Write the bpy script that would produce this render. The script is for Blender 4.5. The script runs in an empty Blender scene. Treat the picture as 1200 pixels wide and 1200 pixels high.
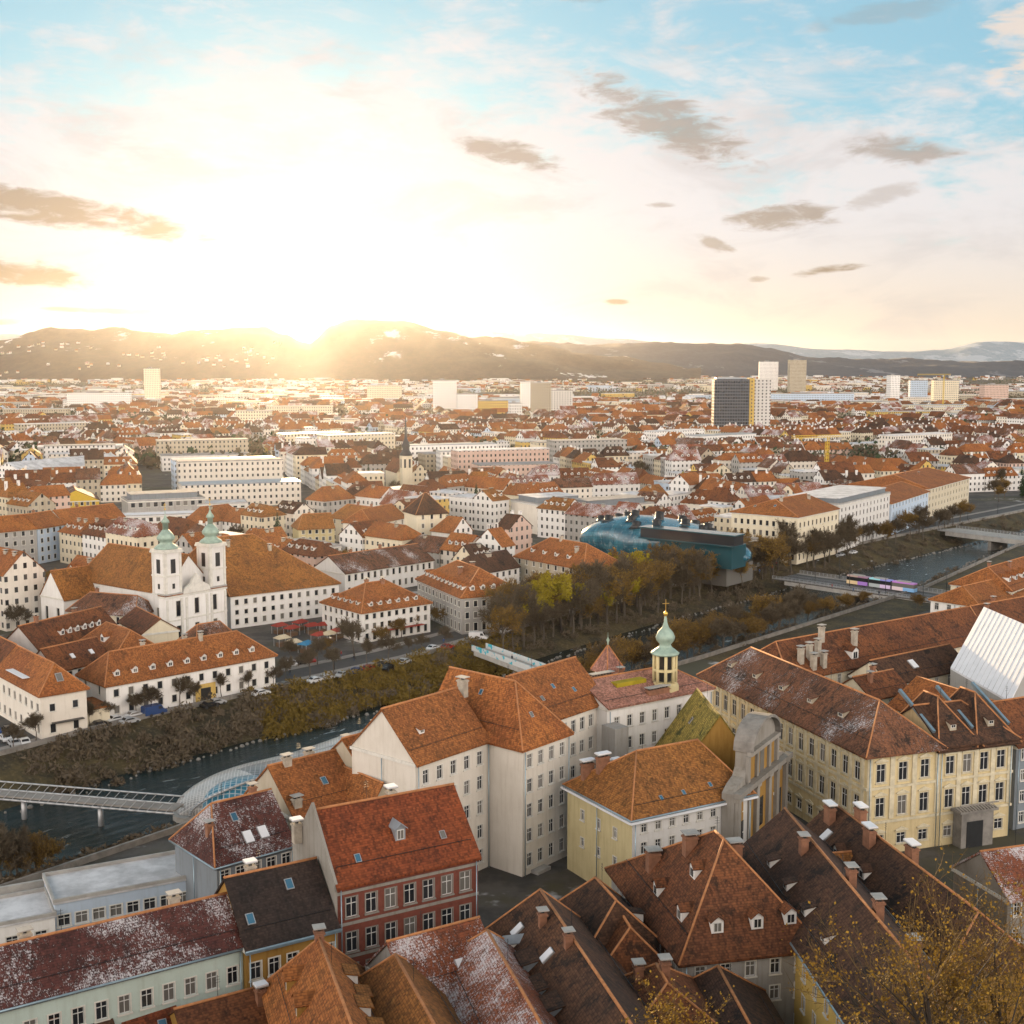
import bpy, math, random
from mathutils import Vector, Matrix, noise
R = math.radians
C = bpy.data.collections.new('city'); bpy.context.scene.collection.children.link(C)
S = bpy.context.scene
# ---------------------------------------------------------------- camera
CAM_H = 75.0; FOC = 1500.0; PITCH = R(6.65)
cam = bpy.data.cameras.new('camera'); camo = bpy.data.objects.new('camera', cam); C.objects.link(camo)
camo.location = (0, 0, CAM_H); camo.rotation_euler = (R(90) - PITCH, 0, 0)
cam.lens = 45.0; cam.sensor_width = 36.0; cam.clip_start = 0.5; cam.clip_end = 60000
S.camera = camo
# ---------------------------------------------------------------- light
SUN_AZ = R(-9.2); SUN_EL = R(3.4)          # azimuth measured from +Y towards +X
SKY_STRENGTH = 0.15
EXPOSURE = 1.95
SUN_STRENGTH = 2.6
S.view_settings.view_transform = 'Standard'; S.view_settings.look = 'None'
S.view_settings.gamma = 1.0; S.view_settings.use_curve_mapping = False
S.view_settings.exposure = EXPOSURE
sl = bpy.data.lights.new('sun', 'SUN'); sl.energy = SUN_STRENGTH; sl.angle = R(0.6); sl.color = (1.0, 0.68, 0.36)
so = bpy.data.objects.new('sun', sl); C.objects.link(so)
sd = Vector((math.sin(SUN_AZ) * math.cos(SUN_EL), math.cos(SUN_AZ) * math.cos(SUN_EL), math.sin(SUN_EL)))
so.rotation_euler = sd.to_track_quat('Z', 'Y').to_euler()

class NT:
    """small helper to write node trees"""
    def __init__(s, tree): s.t = tree; s.n = tree.nodes; s.l = tree.links
    def node(s, ty, ins=None, **kw):
        n = s.n.new(ty)
        for k, v in kw.items(): setattr(n, k, v)
        if ins:
            for k, v in ins.items():
                sk = n.inputs[k]
                if isinstance(v, bpy.types.NodeSocket): s.l.new(v, sk)
                else: sk.default_value = v
        return n
    def m(s, op, a, b=0.0, c=0.0, clamp=False):
        return s.node('ShaderNodeMath', {0: a, 1: b, 2: c}, operation=op, use_clamp=clamp).outputs[0]
    def mix(s, f, a, b, mode='MIX'):
        n = s.node('ShaderNodeMix', data_type='RGBA', blend_type=mode)
        for k, v in ((0, f), (6, a), (7, b)):
            if isinstance(v, bpy.types.NodeSocket): s.l.new(v, n.inputs[k])
            else: n.inputs[k].default_value = v if k == 0 else (tuple(v) + (1,) if len(v) == 3 else v)
        return n.outputs[2]
    def ramp(s, x, lo, hi):
        return s.node('ShaderNodeMapRange', {0: x, 1: lo, 2: hi, 3: 0.0, 4: 1.0}, interpolation_type='SMOOTHSTEP').outputs[0]
    def noise(s, vec, scale, detail=3.0, rough=0.55, dist=0.0):
        return s.node('ShaderNodeTexNoise', {'Vector': vec, 'Scale': scale, 'Detail': detail, 'Roughness': rough, 'Distortion': dist}).outputs[0]
    def comb(s, x, y, z=0.0): return s.node('ShaderNodeCombineXYZ', {0: x, 1: y, 2: z}).outputs[0]
    def sep(s, v):
        n = s.node('ShaderNodeSeparateXYZ', {0: v}); return n.outputs[0], n.outputs[1], n.outputs[2]

# ---------------------------------------------------------------- world
w = bpy.data.worlds.new('World'); S.world = w; w.use_nodes = True
t = NT(w.node_tree); t.n.clear()
sky = t.node('ShaderNodeTexSky', sky_type='NISHITA', sun_disc=False, sun_elevation=SUN_EL, sun_rotation=SUN_AZ,
             altitude=400, air_density=1.0, dust_density=0.6, ozone_density=1.6)
d = t.node('ShaderNodeTexCoord').outputs['Generated']
dx, dy, dz = t.sep(d)
hor = t.m('SQRT', t.m('ADD', t.m('MULTIPLY', dx, dx), t.m('MULTIPLY', dy, dy)))
az = t.m('ARCTAN2', dx, dy)                     # 0 looking along the view, positive to the right
el = t.m('ARCTAN2', dz, hor)
X = t.m('MULTIPLY', az, 10.0); Y = t.m('MULTIPLY', el, 10.0)   # tenths of a radian
P2 = t.comb(X, Y)
wn = t.node('ShaderNodeTexNoise', {'Vector': t.comb(X, t.m('MULTIPLY', Y, 2.2)), 'Scale': 1.3, 'Detail': 6.0, 'Roughness': 0.6})
wob = wn.outputs[0]
fine = t.noise(t.comb(t.m('MULTIPLY', X, 1.0), t.m('MULTIPLY', Y, 3.4), 3.0), 3.2, 7.0, 0.62, 0.4)
# clear sky: the Nishita sky, whitened by thin high cloud that thickens towards the sun
sunx, suny = math.sin(SUN_AZ) * 1, 0.6
lowX = t.m('MULTIPLY', t.m('ABSOLUTE', t.m('ADD', X, 0.9)), -0.13)
veil = t.ramp(t.m('ADD', t.m('ADD', t.m('SUBTRACT', 2.42, Y), lowX), t.m('ADD', t.m('MULTIPLY', t.m('SUBTRACT', fine, 0.5), 1.7), t.m('MULTIPLY', t.m('SUBTRACT', wob, 0.5), 3.0))), -0.35, 0.75)
# banks of thin white cloud high on the right
hw = t.noise(t.comb(t.m('ADD', X, t.m('MULTIPLY', Y, 0.9)), t.m('MULTIPLY', Y, 2.6), 7.7), 0.75, 7.0, 0.6, 0.5)
veil2 = t.ramp(hw, 0.50, 0.68)
veil = t.m('MAXIMUM', veil, t.m('MULTIPLY', veil2, 0.85))
behind = t.ramp(dy, 0.0, 0.5)
SKYCOL = t.mix(1.0, sky.outputs[0], (0.62, 0.98, 1.35), 'MULTIPLY')
blue = t.mix(0.85, SKYCOL, (.45, .77, .86))
warm = t.ramp(t.m('ADD', t.m('MULTIPLY', Y, 1.0), t.m('MULTIPLY', t.m('ABSOLUTE', t.m('ADD', X, 1.6)), -0.0)), 1.2, 0.0)
white = t.mix(t.m('MULTIPLY', warm, 1.0), (1.42, 1.38, 1.38), (1.52, 1.28, 1.0))
lay = t.noise(t.comb(t.m('MULTIPLY', X, .8), t.m('MULTIPLY', Y, 2.0), 11.0), 1.1, 7.0, .62, .8)
white = t.mix(t.m('MULTIPLY', t.ramp(lay, .45, .68), .42), white, (.98, .92, .92))
col = t.mix(t.m('MULTIPLY', veil, 1.0), blue, white)
# glow of the sun's surroundings
sg = t.m('SQRT', t.m('ADD', t.m('POWER', t.m('ADD', X, 1.62), 2.0), t.m('POWER', t.m('SUBTRACT', Y, 0.16), 2.0)))
glow = t.m('EXPONENT', t.m('MULTIPLY', sg, -4.0))
col = t.mix(glow, col, (2.8, 2.1, 1.3))
core = t.ramp(sg, 0.16, 0.06)
col = t.mix(core, col, (120.0, 85.0, 40.0))
# dark cloud banks, each a stretched lens broken up by noise:  x, y, half length, half height, tilt, strength
px = lambda x, y: ((x - 600) / 150.0, (425 - y) / 150.0)
banks = [(860, 12, 150, 20, .05, .5), (690, 20, 60, 14, 0, .3), (1010, 55, 90, 12, .1, .3), (95, 262, 160, 20, -.14, 1), (30, 326, 125, 17, -.09, 1), (155, 368, 70, 4.5, -.02, .9), (10, 381, 60, 5, 0, .8),
         (600, 190, 72, 17, -.18, .85), (780, 160, 120, 33, -.42, .8), (905, 262, 75, 17, .05, .8), (958, 322, 46, 6, .1, .95),
         (720, 355, 18, 4.5, 0, .95), (832, 292, 28, 9, -.4, .65), (770, 247, 20, 4, 0, .6),
         (1035, 196, 66, 18, -.1, .7), (262, 349, 24, 5, 0, .6), (882, 331, 14, 4, 0, .6), (1010, 245, 50, 12, .3, .4), (235, 388, 120, 4, 0, .6)]
wx = t.m('MULTIPLY', t.m('SUBTRACT', wob, 0.5), 0.8)
dk = None
for (x, y, rx, ry, tl, st) in banks:
    cx, cy = px(x, y); rx /= 150.0; ry /= 150.0
    ax = t.m('SUBTRACT', X, cx); ay = t.m('SUBTRACT', Y, cy)
    ct, sn = math.cos(tl), math.sin(tl)
    u = t.m('MULTIPLY', t.m('ADD', t.m('MULTIPLY', ax, ct), t.m('MULTIPLY', ay, sn)), 1 / rx)
    v = t.m('MULTIPLY', t.m('SUBTRACT', t.m('MULTIPLY', ay, ct), t.m('MULTIPLY', ax, sn)), 1 / ry)
    q = t.m('SUBTRACT', 1.0, t.m('ADD', t.m('MULTIPLY', u, u), t.m('MULTIPLY', v, v)))
    f = t.m('MULTIPLY', t.ramp(t.m('ADD', q, t.m('ADD', wx, t.m('MULTIPLY', t.m('SUBTRACT', fine, 0.5), 3.1))), 0.05, 0.95), st)
    dk = f if dk is None else t.m('MAXIMUM', dk, f)
cx, cy = px(1195, 95); ub = t.m('ADD', t.m('POWER', t.m('MULTIPLY', t.m('SUBTRACT', X, cx), 1.6), 2.0), t.m('POWER', t.m('MULTIPLY', t.m('SUBTRACT', Y, cy), 2.6), 2.0))
puff = t.ramp(t.m('ADD', t.m('SUBTRACT', 1.0, ub), t.m('ADD', wx, t.m('MULTIPLY', t.m('SUBTRACT', fine, 0.5), 3.0))), 0.0, 0.8)
col = t.mix(t.m('MULTIPLY', puff, .9), col, (1.5, 1.28, 1.12))
dark = t.mix(t.ramp(Y, 0.2, 2.0), (.58, .40, .22), (.62, .50, .42))
col = t.mix(t.m('MULTIPLY', dk, 0.92), col, dark)
col = t.mix(t.ramp(dy, 0.45, -0.1), col, t.mix(t.ramp(dz, 0.35, 0.75), (6.2, 5.6, 5.1), (.35, .40, .46)))  # unseen sky behind the camera brightened, added as fill light for the facades
below = t.ramp(dz, 0.0, -0.02)
col = t.mix(below, col, (.5, .48, .45))
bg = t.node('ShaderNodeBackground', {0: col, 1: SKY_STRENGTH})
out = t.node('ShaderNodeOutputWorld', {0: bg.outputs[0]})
S.render.engine = 'CYCLES'
S.cycles.use_denoising = True
try: S.cycles.denoiser = 'OPENIMAGEDENOISE'
except Exception: pass
S.cycles.max_bounces = 5; S.cycles.diffuse_bounces = 1; S.cycles.glossy_bounces = 2; S.cycles.transparent_max_bounces = 6
S.cycles.volume_bounces = 0; S.cycles.caustics_reflective = False; S.cycles.caustics_refractive = False
S.cycles.sample_clamp_indirect = 4.0

# ---------------------------------------------------------------- pixel -> world (survey of the place from the photograph)
cp, sp_ = math.cos(PITCH), math.sin(PITCH)
def P(x, y, z):
    u = (x - 600) / FOC; v = (600 - y) / FOC
    ddx, ddy, ddz = u, cp + v * sp_, -sp_ + v * cp
    k = (z - CAM_H) / ddz
    return Vector((ddx * k, ddy * k, z))
def PD(x, y, D):      # point on the ray at distance D along +Y
    u = (x - 600) / FOC; v = (600 - y) / FOC
    ddx, ddy, ddz = u, cp + v * sp_, -sp_ + v * cp
    k = D / ddy
    return Vector((ddx * k, D, CAM_H + ddz * k))
def pix(p):
    a = p[1] * cp - (p[2] - CAM_H) * sp_
    b = p[1] * sp_ + (p[2] - CAM_H) * cp
    return 600 + FOC * p[0] / max(a, 1e-3), 600 - FOC * b / max(a, 1e-3)

# ---------------------------------------------------------------- mesh builder
class MB:
    def __init__(s): s.v = []; s.f = []; s.m = []; s.sm = []
    def add(s, pts, faces, mi=0, smooth=False):
        b = len(s.v); s.v += [tuple(p) for p in pts]
        for f in faces:
            s.f.append([b + i for i in f]); s.m.append(mi); s.sm.append(smooth)
    def quad(s, a, b, c, d, mi=0): s.add([a, b, c, d], [(0, 1, 2, 3)], mi)
    def box(s, x0, x1, y0, y1, z0, z1, mi=0, M=None):
        p = [(x, y, z) for z in (z0, z1) for x, y in ((x0, y0), (x1, y0), (x1, y1), (x0, y1))]
        if M is not None: p = [M @ Vector(q) for q in p]
        s.add(p, [(0, 3, 2, 1), (4, 5, 6, 7), (0, 1, 5, 4), (1, 2, 6, 5), (2, 3, 7, 6), (3, 0, 4, 7)], mi)
    def bar(s, a, b, r, mi=0, r2=None, n=4, cap=True, up=None):
        a = Vector(a); b = Vector(b); d = (b - a)
        if d.length < 1e-5: return
        d.normalize(); up = Vector(up) if up else (Vector((0, 0, 1)) if abs(d.z) < .95 else Vector((1, 0, 0)))
        e1 = d.cross(up).normalized(); e2 = e1.cross(d)
        r2 = r if r2 is None else r2; pts = []
        for q, rr in ((a, r), (b, r2)):
            for k in range(n):
                an = 2 * math.pi * (k + .5) / n
                pts.append(q + (e1 * math.cos(an) + e2 * math.sin(an)) * rr)
        fs = [(k, (k + 1) % n, n + (k + 1) % n, n + k) for k in range(n)]
        if cap: fs += [tuple(range(n))[::-1], tuple(range(n, 2 * n))]
        s.add(pts, fs, mi, smooth=(n > 5))
    def lathe(s, prof, n=12, mi=0, c=(0, 0), smooth=True, rot=0.0):
        pts = []
        for r, z in prof:
            for k in range(n):
                an = 2 * math.pi * k / n + rot
                pts.append((c[0] + r * math.cos(an), c[1] + r * math.sin(an), z))
        m = len(prof)
        fs = [(i * n + k, i * n + (k + 1) % n, (i + 1) * n + (k + 1) % n, (i + 1) * n + k) for i in range(m - 1) for k in range(n)]
        fs += [tuple(range(n))[::-1], tuple(range((m - 1) * n, m * n))]
        s.add(pts, fs, mi, smooth)
    def solid(s, pts, faces, th, mi=0):
        """closed slab: the given upper faces, the same faces th lower, and the rim between"""
        pts = [Vector(p) for p in pts]; n = len(pts)
        low = [p - Vector((0, 0, th)) for p in pts]
        ed = {}
        for f in faces:
            for i in range(len(f)):
                a, b = f[i], f[(i + 1) % len(f)]
                ed[(a, b)] = 1
        rim = [(b, a) for (a, b) in ed if (b, a) not in ed]
        s.add(pts + low, [tuple(f) for f in faces] + [tuple(i + n for i in reversed(f)) for f in faces] +
              [(a, b, b + n, a + n) for (a, b) in rim], mi)
    def build(s, name, mats, parent=None, uv=True, loc=None):
        me = s.mesh(name, mats, uv)
        return link(name, me, parent, loc)
    def mesh(s, name, mats, uv=True):
        me = bpy.data.meshes.new(name); me.from_pydata(s.v, [], s.f)
        if not isinstance(mats, (list, tuple)): mats = [mats]
        for m in mats: me.materials.append(m)
        me.polygons.foreach_set('material_index', s.m)
        me.polygons.foreach_set('use_smooth', s.sm)
        if uv:
            ul = me.uv_layers.new(name='UVMap'); data = [0.0] * (2 * len(me.loops))
            Z = Vector((0, 0, 1)); V = me.vertices
            for p in me.polygons:
                nrm = p.normal
                if abs(nrm.z) > .995: e = Vector((1, 0, 0)); q = Vector((0, 1, 0))
                else:
                    e = Z.cross(nrm).normalized(); q = nrm.cross(e)
                for li in p.loop_indices:
                    co = V[me.loops[li].vertex_index].co
                    data[2 * li] = co.dot(e); data[2 * li + 1] = co.dot(q)
            ul.data.foreach_set('uv', data)
        me.update(); return me
def link(name, me, parent=None, loc=None, rz=0.0, sc=None):
    o = bpy.data.objects.new(name, me); C.objects.link(o)
    if parent is not None: o.parent = parent
    if loc is not None: o.location = loc
    if rz: o.rotation_euler = (0, 0, rz)
    if sc is not None: o.scale = sc
    return o
def empty(name, loc=(0, 0, 0), rz=0.0):
    o = link(name, None, None, loc, rz); o.empty_display_size = 1; return o
AUTO = []       # objects whose label gets a place added at the end
def tag(o, label, cat, group=None, kind=None, auto=False):
    o['label'] = label; o['category'] = cat
    if group: o['group'] = group
    if kind: o['kind'] = kind
    if auto: AUTO.append(o)
    return o
def struct(o): o['kind'] = 'structure'; return o
def dup(o, parent=None, loc=None, rz=None, sc=None):
    c = o.copy(); C.objects.link(c)
    if parent is not None: c.parent = parent
    if loc is not None: c.location = loc
    if rz is not None: c.rotation_euler = (0, 0, rz)
    if sc is not None: c.scale = sc
    for ch in kids.get(o.name, []):
        k = dup(ch, c); kids.setdefault(c.name, []).append(k)
    return c
kids = {}
def kid(p, o): kids.setdefault(p.name, []).append(o); return o
# ---------------------------------------------------------------- materials
M = {}
def newmat(name):
    m = bpy.data.materials.new(name); m.use_nodes = True
    t = NT(m.node_tree); t.n.clear()
    b = t.node('ShaderNodeBsdfPrincipled'); o = t.node('ShaderNodeOutputMaterial', {0: b.outputs[0]})
    M[name] = m
    return m, t, b
def setp(t, b, **kw):
    for k, v in kw.items():
        sk = b.inputs[k.replace('_', ' ')]
        if isinstance(v, bpy.types.NodeSocket): t.l.new(v, sk)
        else: sk.default_value = v
def c4(c): return tuple(c) + (1.0,)
def objrand(t): return t.node('ShaderNodeObjectInfo').outputs['Random']
def uvs(t):
    n = t.node('ShaderNodeUVMap'); return n.outputs[0]
def pos(t): return t.node('ShaderNodeTexCoord').outputs['Object']
def wpos(t): return t.node('ShaderNodeNewGeometry').outputs['Position']

def plaster(name, c, dirt=0.25, win=None, rough=0.85):
    """rendered wall; with win=(pitch u, pitch v) it also carries the rows of small windows of a far house"""
    m, t, b = newmat(name)
    p = wpos(t)
    n1 = t.noise(p, 0.23, 5.0, 0.65); n2 = t.noise(p, 2.6, 4.0, 0.7)
    x, y, z = t.sep(p)
    st = t.noise(t.comb(t.m('MULTIPLY', x, 1.6), t.m('MULTIPLY', y, 1.6), t.m('MULTIPLY', z, 0.16)), 1.0, 4.0, 0.6)
    k = t.m('ADD', t.m('MULTIPLY', t.ramp(n1, .35, .7), .4), t.m('ADD', t.m('MULTIPLY', t.ramp(st, .45, .72), .5), t.m('MULTIPLY', n2, .35)))
    col = t.mix(t.m('MULTIPLY', k, dirt * 1.5, clamp=True), c4(c), c4([c[0] * .5, c[1] * .44, c[2] * .36]))
    rv = t.m('ADD', .86, t.m('MULTIPLY', objrand(t), .22))
    col = t.mix(1.0, col, t.node('ShaderNodeCombineColor', {0: rv, 1: rv, 2: rv}).outputs[0], 'MULTIPLY')
    ro = rough
    if win:
        u, v, _ = t.sep(uvs(t))
        fu = t.m('FRACT', t.m('DIVIDE', t.m('ADD', u, 500.0), win[0])); fv = t.m('FRACT', t.m('DIVIDE', t.m('ADD', v, 0.2), win[1]))
        a = t.m('MULTIPLY', t.m('MULTIPLY', t.m('GREATER_THAN', fu, .33), t.m('LESS_THAN', fu, .69)),
                t.m('MULTIPLY', t.m('GREATER_THAN', fv, .30), t.m('LESS_THAN', fv, .76)))
        nz = t.node('ShaderNodeNewGeometry').outputs['True Normal']
        _, _, nzz = t.sep(nz)
        a = t.m('MULTIPLY', a, t.m('LESS_THAN', t.m('ABSOLUTE', nzz), .3))
        cell = t.node('ShaderNodeTexWhiteNoise', {0: t.comb(t.m('FLOOR', t.m('DIVIDE', t.m('ADD', u, 500.0), win[0])), t.m('FLOOR', t.m('DIVIDE', t.m('ADD', v, .2), win[1])), objrand(t))}, noise_dimensions='3D').outputs[0]
        wc = t.mix(cell, (.015, .017, .02), (.12, .12, .12))
        col = t.mix(a, col, wc)
        ro = t.m('SUBTRACT', rough, t.m('MULTIPLY', a, rough - .15))
    bp = t.node('ShaderNodeBump', {'Strength': .25, 'Distance': .05, 'Height': n2})
    setp(t, b, Base_Color=col, Roughness=ro, Normal=bp.outputs[0]); b.inputs['Specular IOR Level'].default_value = .3
    return m

def tiles(name, c1, c2, snow=0.0, snowtop=False, near=False, mossy=.35, spk=.8):
    m, t, b = newmat(name)
    u, v, _ = t.sep(uvs(t)); p = wpos(t)
    cu, cv = (.24, .30)
    row = t.m('FLOOR', t.m('DIVIDE', v, cv))
    wn = t.node('ShaderNodeTexWhiteNoise', {0: t.comb(t.m('FLOOR', t.m('ADD', t.m('DIVIDE', u, cu), t.m('MULTIPLY', row, .5))), row)}, noise_dimensions='2D').outputs[0]
    n1 = t.noise(p, .13, 5.0, .6); n2 = t.noise(p, 1.1, 5.0, .7); n3 = t.noise(t.comb(t.m('MULTIPLY', u, 1.4), t.m('MULTIPLY', v, .28), n1), 1.0, 4.0, .6)
    col = t.mix(t.ramp(n1, .32, .68), c4(c1), c4(c2))
    r = objrand(t)
    col = t.mix(t.m('MULTIPLY', t.m('SUBTRACT', r, .3, clamp=True), .75), col, c4([c1[0] * .62, c1[1] * .68, c1[2] * .9]))
    col = t.mix(t.m('MULTIPLY', t.ramp(n3, .48, .75), mossy * 1.5, clamp=True), col, c4([c2[0] * .32, c2[1] * .45, c2[2] * .5]))
    ps = t.noise(t.comb(t.m('MULTIPLY', u, .35), t.m('MULTIPLY', v, .35), t.m('MULTIPLY', r, 9.0)), 1.0, 7.0, .8)
    col = t.mix(t.m('MULTIPLY', t.ramp(ps, .52, .62), mossy * 1.6, clamp=True), col, c4([c2[0] * .22, c2[1] * .32, c2[2] * .4]))
    col = t.mix(t.m('MULTIPLY', t.ramp(n2, .52, .8), .7), col, c4([c1[0] * 1.3, c1[1] * 1.5, c1[2] * 1.7]))
    vv = t.m('ADD', 1.0 - spk * .5, t.m('MULTIPLY', wn, spk))
    col = t.mix(1.0, col, t.node('ShaderNodeCombineColor', {0: vv, 1: vv, 2: vv}).outputs[0], 'MULTIPLY')
    fv = t.m('FRACT', t.m('DIVIDE', v, cv))
    ln = t.m('LESS_THAN', fv, .18)
    col = t.mix(t.m('MULTIPLY', ln, .45), col, c4([c2[0] * .25, c2[1] * .25, c2[2] * .25]))
    ro = .8
    if snow > 0:
        nf = t.noise(t.comb(t.m('MULTIPLY', u, 2.2), t.m('MULTIPLY', v, 1.1)), 1.0, 6.0, .75)
        sn = t.m('ADD', t.m('MULTIPLY', t.noise(p, .14, 3.0, .5), .62), t.m('ADD', t.m('MULTIPLY', nf, .42), t.m('MULTIPLY', ln, -.05)))
        hi = .70 - .30 * snow
        cov = t.m('MULTIPLY', t.ramp(sn, hi - .12, hi + .20), .85)
        hf = t.m('ADD', t.m('MULTIPLY', wn, .25), t.m('MULTIPLY', t.ramp(t.noise(t.comb(t.m('MULTIPLY', u, 9.0), t.m('MULTIPLY', v, 4.0)), 1.0, 3.0, .85), .3, .7), .75))
        f = t.m('MULTIPLY', t.ramp(t.m('SUBTRACT', cov, hf), -.12, .16), .72)
        col = t.mix(f, col, (.70, .68, .70, 1))
    bp = t.node('ShaderNodeBump', {'Strength': .8, 'Distance': .06, 'Height': t.m('ADD', fv, t.m('MULTIPLY', wn, .5))})
    setp(t, b, Base_Color=col, Roughness=ro, Normal=bp.outputs[0]); b.inputs['Specular IOR Level'].default_value = .35
    return m

def plain(name, c, rough=.6, metal=0.0, var=.2, scale=1.0, spec=.5):
    m, t, b = newmat(name)
    n = t.noise(wpos(t), scale, 4.0, .65)
    col = t.mix(t.m('MULTIPLY', t.ramp(n, .3, .75), var * 2, clamp=True), c4(c), c4([x * .55 for x in c]))
    setp(t, b, Base_Color=col, Roughness=rough, Metallic=metal); b.inputs['Specular IOR Level'].default_value = spec
    return m

for k, c, dirt in (('white', (.82, .80, .77), .2), ('cream', (.74, .66, .50), .25), ('yellow', (.66, .46, .14), .3), ('ochre', (.42, .24, .06), .45),
                   ('grey', (.42, .41, .39), .35), ('blue', (.50, .60, .72), .2), ('mint', (.60, .72, .66), .25), ('pink', (.66, .48, .40), .25),
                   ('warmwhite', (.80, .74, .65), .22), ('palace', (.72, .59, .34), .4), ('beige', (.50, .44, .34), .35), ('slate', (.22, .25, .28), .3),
                   ('stone', (.32, .30, .27), .45), ('lemon', (.70, .60, .34), .3)):
    plaster('wall_' + k, c, dirt)
    if k in ('white', 'cream', 'yellow', 'grey', 'blue', 'pink', 'warmwhite', 'beige', 'stone'):
        plaster('far_' + k, c, dirt, win=(2.9, 3.3))
plaster('far_slab', (.60, .58, .55), .2, win=(3.6, 3.0))
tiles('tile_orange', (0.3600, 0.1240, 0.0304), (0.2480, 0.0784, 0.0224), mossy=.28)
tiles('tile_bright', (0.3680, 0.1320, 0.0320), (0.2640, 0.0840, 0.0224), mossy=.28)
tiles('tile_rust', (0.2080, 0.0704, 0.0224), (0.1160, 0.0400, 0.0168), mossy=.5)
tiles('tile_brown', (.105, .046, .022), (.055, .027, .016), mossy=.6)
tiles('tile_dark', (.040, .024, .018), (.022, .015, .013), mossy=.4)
tiles('tile_red', (0.2320, 0.0544, 0.0144), (0.1600, 0.0352, 0.0112), mossy=.35)
tiles('tile_pink', (0.3680, 0.1840, 0.1360), (0.2880, 0.1280, 0.0880), mossy=.2)
tiles('tile_mossy', (.34, .24, .045), (.22, .17, .03), mossy=.6)
tiles('tile_snowy', (0.2560, 0.0720, 0.0256), (0.1760, 0.0480, 0.0200), snow=.72)
tiles('tile_snowred', (.11, .032, .022), (.07, .022, .017), snow=.60)
tiles('tile_patch', (0.2000, 0.0800, 0.0360), (0.1200, 0.0520, 0.0280), snow=.42, mossy=.6)
tiles('tile_amber', (0.3360, 0.1320, 0.0288), (0.2240, 0.0840, 0.0208), mossy=.35)
plain('metal_roof', (.34, .37, .40), .45, .3, .3, .4)
plain('snow', (.80, .80, .82), .7, 0, .12, .3)
plain('dirtysnow', (.68, .67, .68), .75, 0, .5, .25)
plain('gravel_roof', (.34, .33, .32), .9, 0, .5, .3)
plain('trim', (.74, .71, .64), .7, 0, .25, .8)
plain('cream_trim', (.70, .62, .44), .7, 0, .35, .8)
plain('frame_white', (.72, .71, .68), .5, 0, .1, 2)
plain('frame_dark', (.07, .05, .04), .5, 0, .2, 2)
plain('ridge', (.52, .22, .085), .8, 0, .4, 1.5)
plain('gutter', (.28, .38, .44), .35, .6, .2, 1)
plain('copper', (.36, .48, .40), .55, .25, .35, .7)
plain('gold', (.75, .48, .10), .3, .9, .1, 1)
plain('chimney', (.30, .14, .08), .85, 0, .4, 1.2)
plain('chimney_plaster', (.48, .42, .34), .85, 0, .4, 1.0)
plain('brick', (.20, .055, .035), .85, 0, .35, 1.5)
plain('asphalt', (.075, .072, .07), .85, 0, .4, .15)
plain('paving', (.30, .275, .25), .85, 0, .35, .2)
plain('quay_stone', (.26, .24, .215), .85, 0, .5, .5)
plain('concrete', (.42, .40, .37), .8, 0, .35, .4)
plain('steel', (.46, .47, .48), .4, .5, .2, 1)
plain('dark_metal', (.03, .032, .035), .4, .3, .2, 1)
plain('rubber', (.02, .02, .02), .7, 0, .1, 1)
plain('bark', (.05, .038, .03), .9, 0, .3, 2)
plain('light_bark', (.11, .09, .07), .9, 0, .3, 2)
plain('awning_red', (.32, .035, .02), .8, 0, .2, 1)
plain('awning_cream', (.6, .5, .34), .8, 0, .2, 1)
plain('awning_blue', (.03, .22, .42), .8, 0, .2, 1)
plain('awning_teal', (.02, .24, .22), .7, 0, .2, 1)
plain('wood', (.16, .09, .05), .8, 0, .3, 1)
plain('yellow_paint', (.62, .42, .03), .5, 0, .1, 1)
for k, c in (('white', (.75, .75, .75)), ('silver', (.42, .43, .44)), ('black', (.02, .02, .022)), ('blue', (.03, .07, .20)), ('red', (.35, .02, .015))):
    plain('car_' + k, c, .25, .1, .05, 1, .8)
for k, c in (('coat_dark', (.03, .03, .04)), ('coat_red', (.3, .03, .03)), ('coat_blue', (.05, .1, .25)), ('skin', (.5, .3, .2)), ('jeans', (.05, .07, .12))): plain(k, c)

def glass(name, c, rough=.08, spec=.6):
    m, t, b = newmat(name)
    n = t.noise(wpos(t), .9, 2.0, .5); r = objrand(t)
    col = t.mix(r, c4(c), c4([x * 1.7 + .01 for x in c]))
    col = t.mix(t.m('GREATER_THAN', r, .72), col, (.16, .15, .135))
    setp(t, b, Base_Color=col, Roughness=rough); b.inputs['Specular IOR Level'].default_value = spec
glass('glass', (.016, .018, .022)); glass('glass_teal', (.008, .045, .058), .14, .5); glass('glass_blue', (.03, .10, .16), .1, .8)
m, t, b = newmat('lit'); setp(t, b, Base_Color=(.8, .5, .2, 1), Emission_Color=(1, .55, .16, 1), Emission_Strength=.9)

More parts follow.
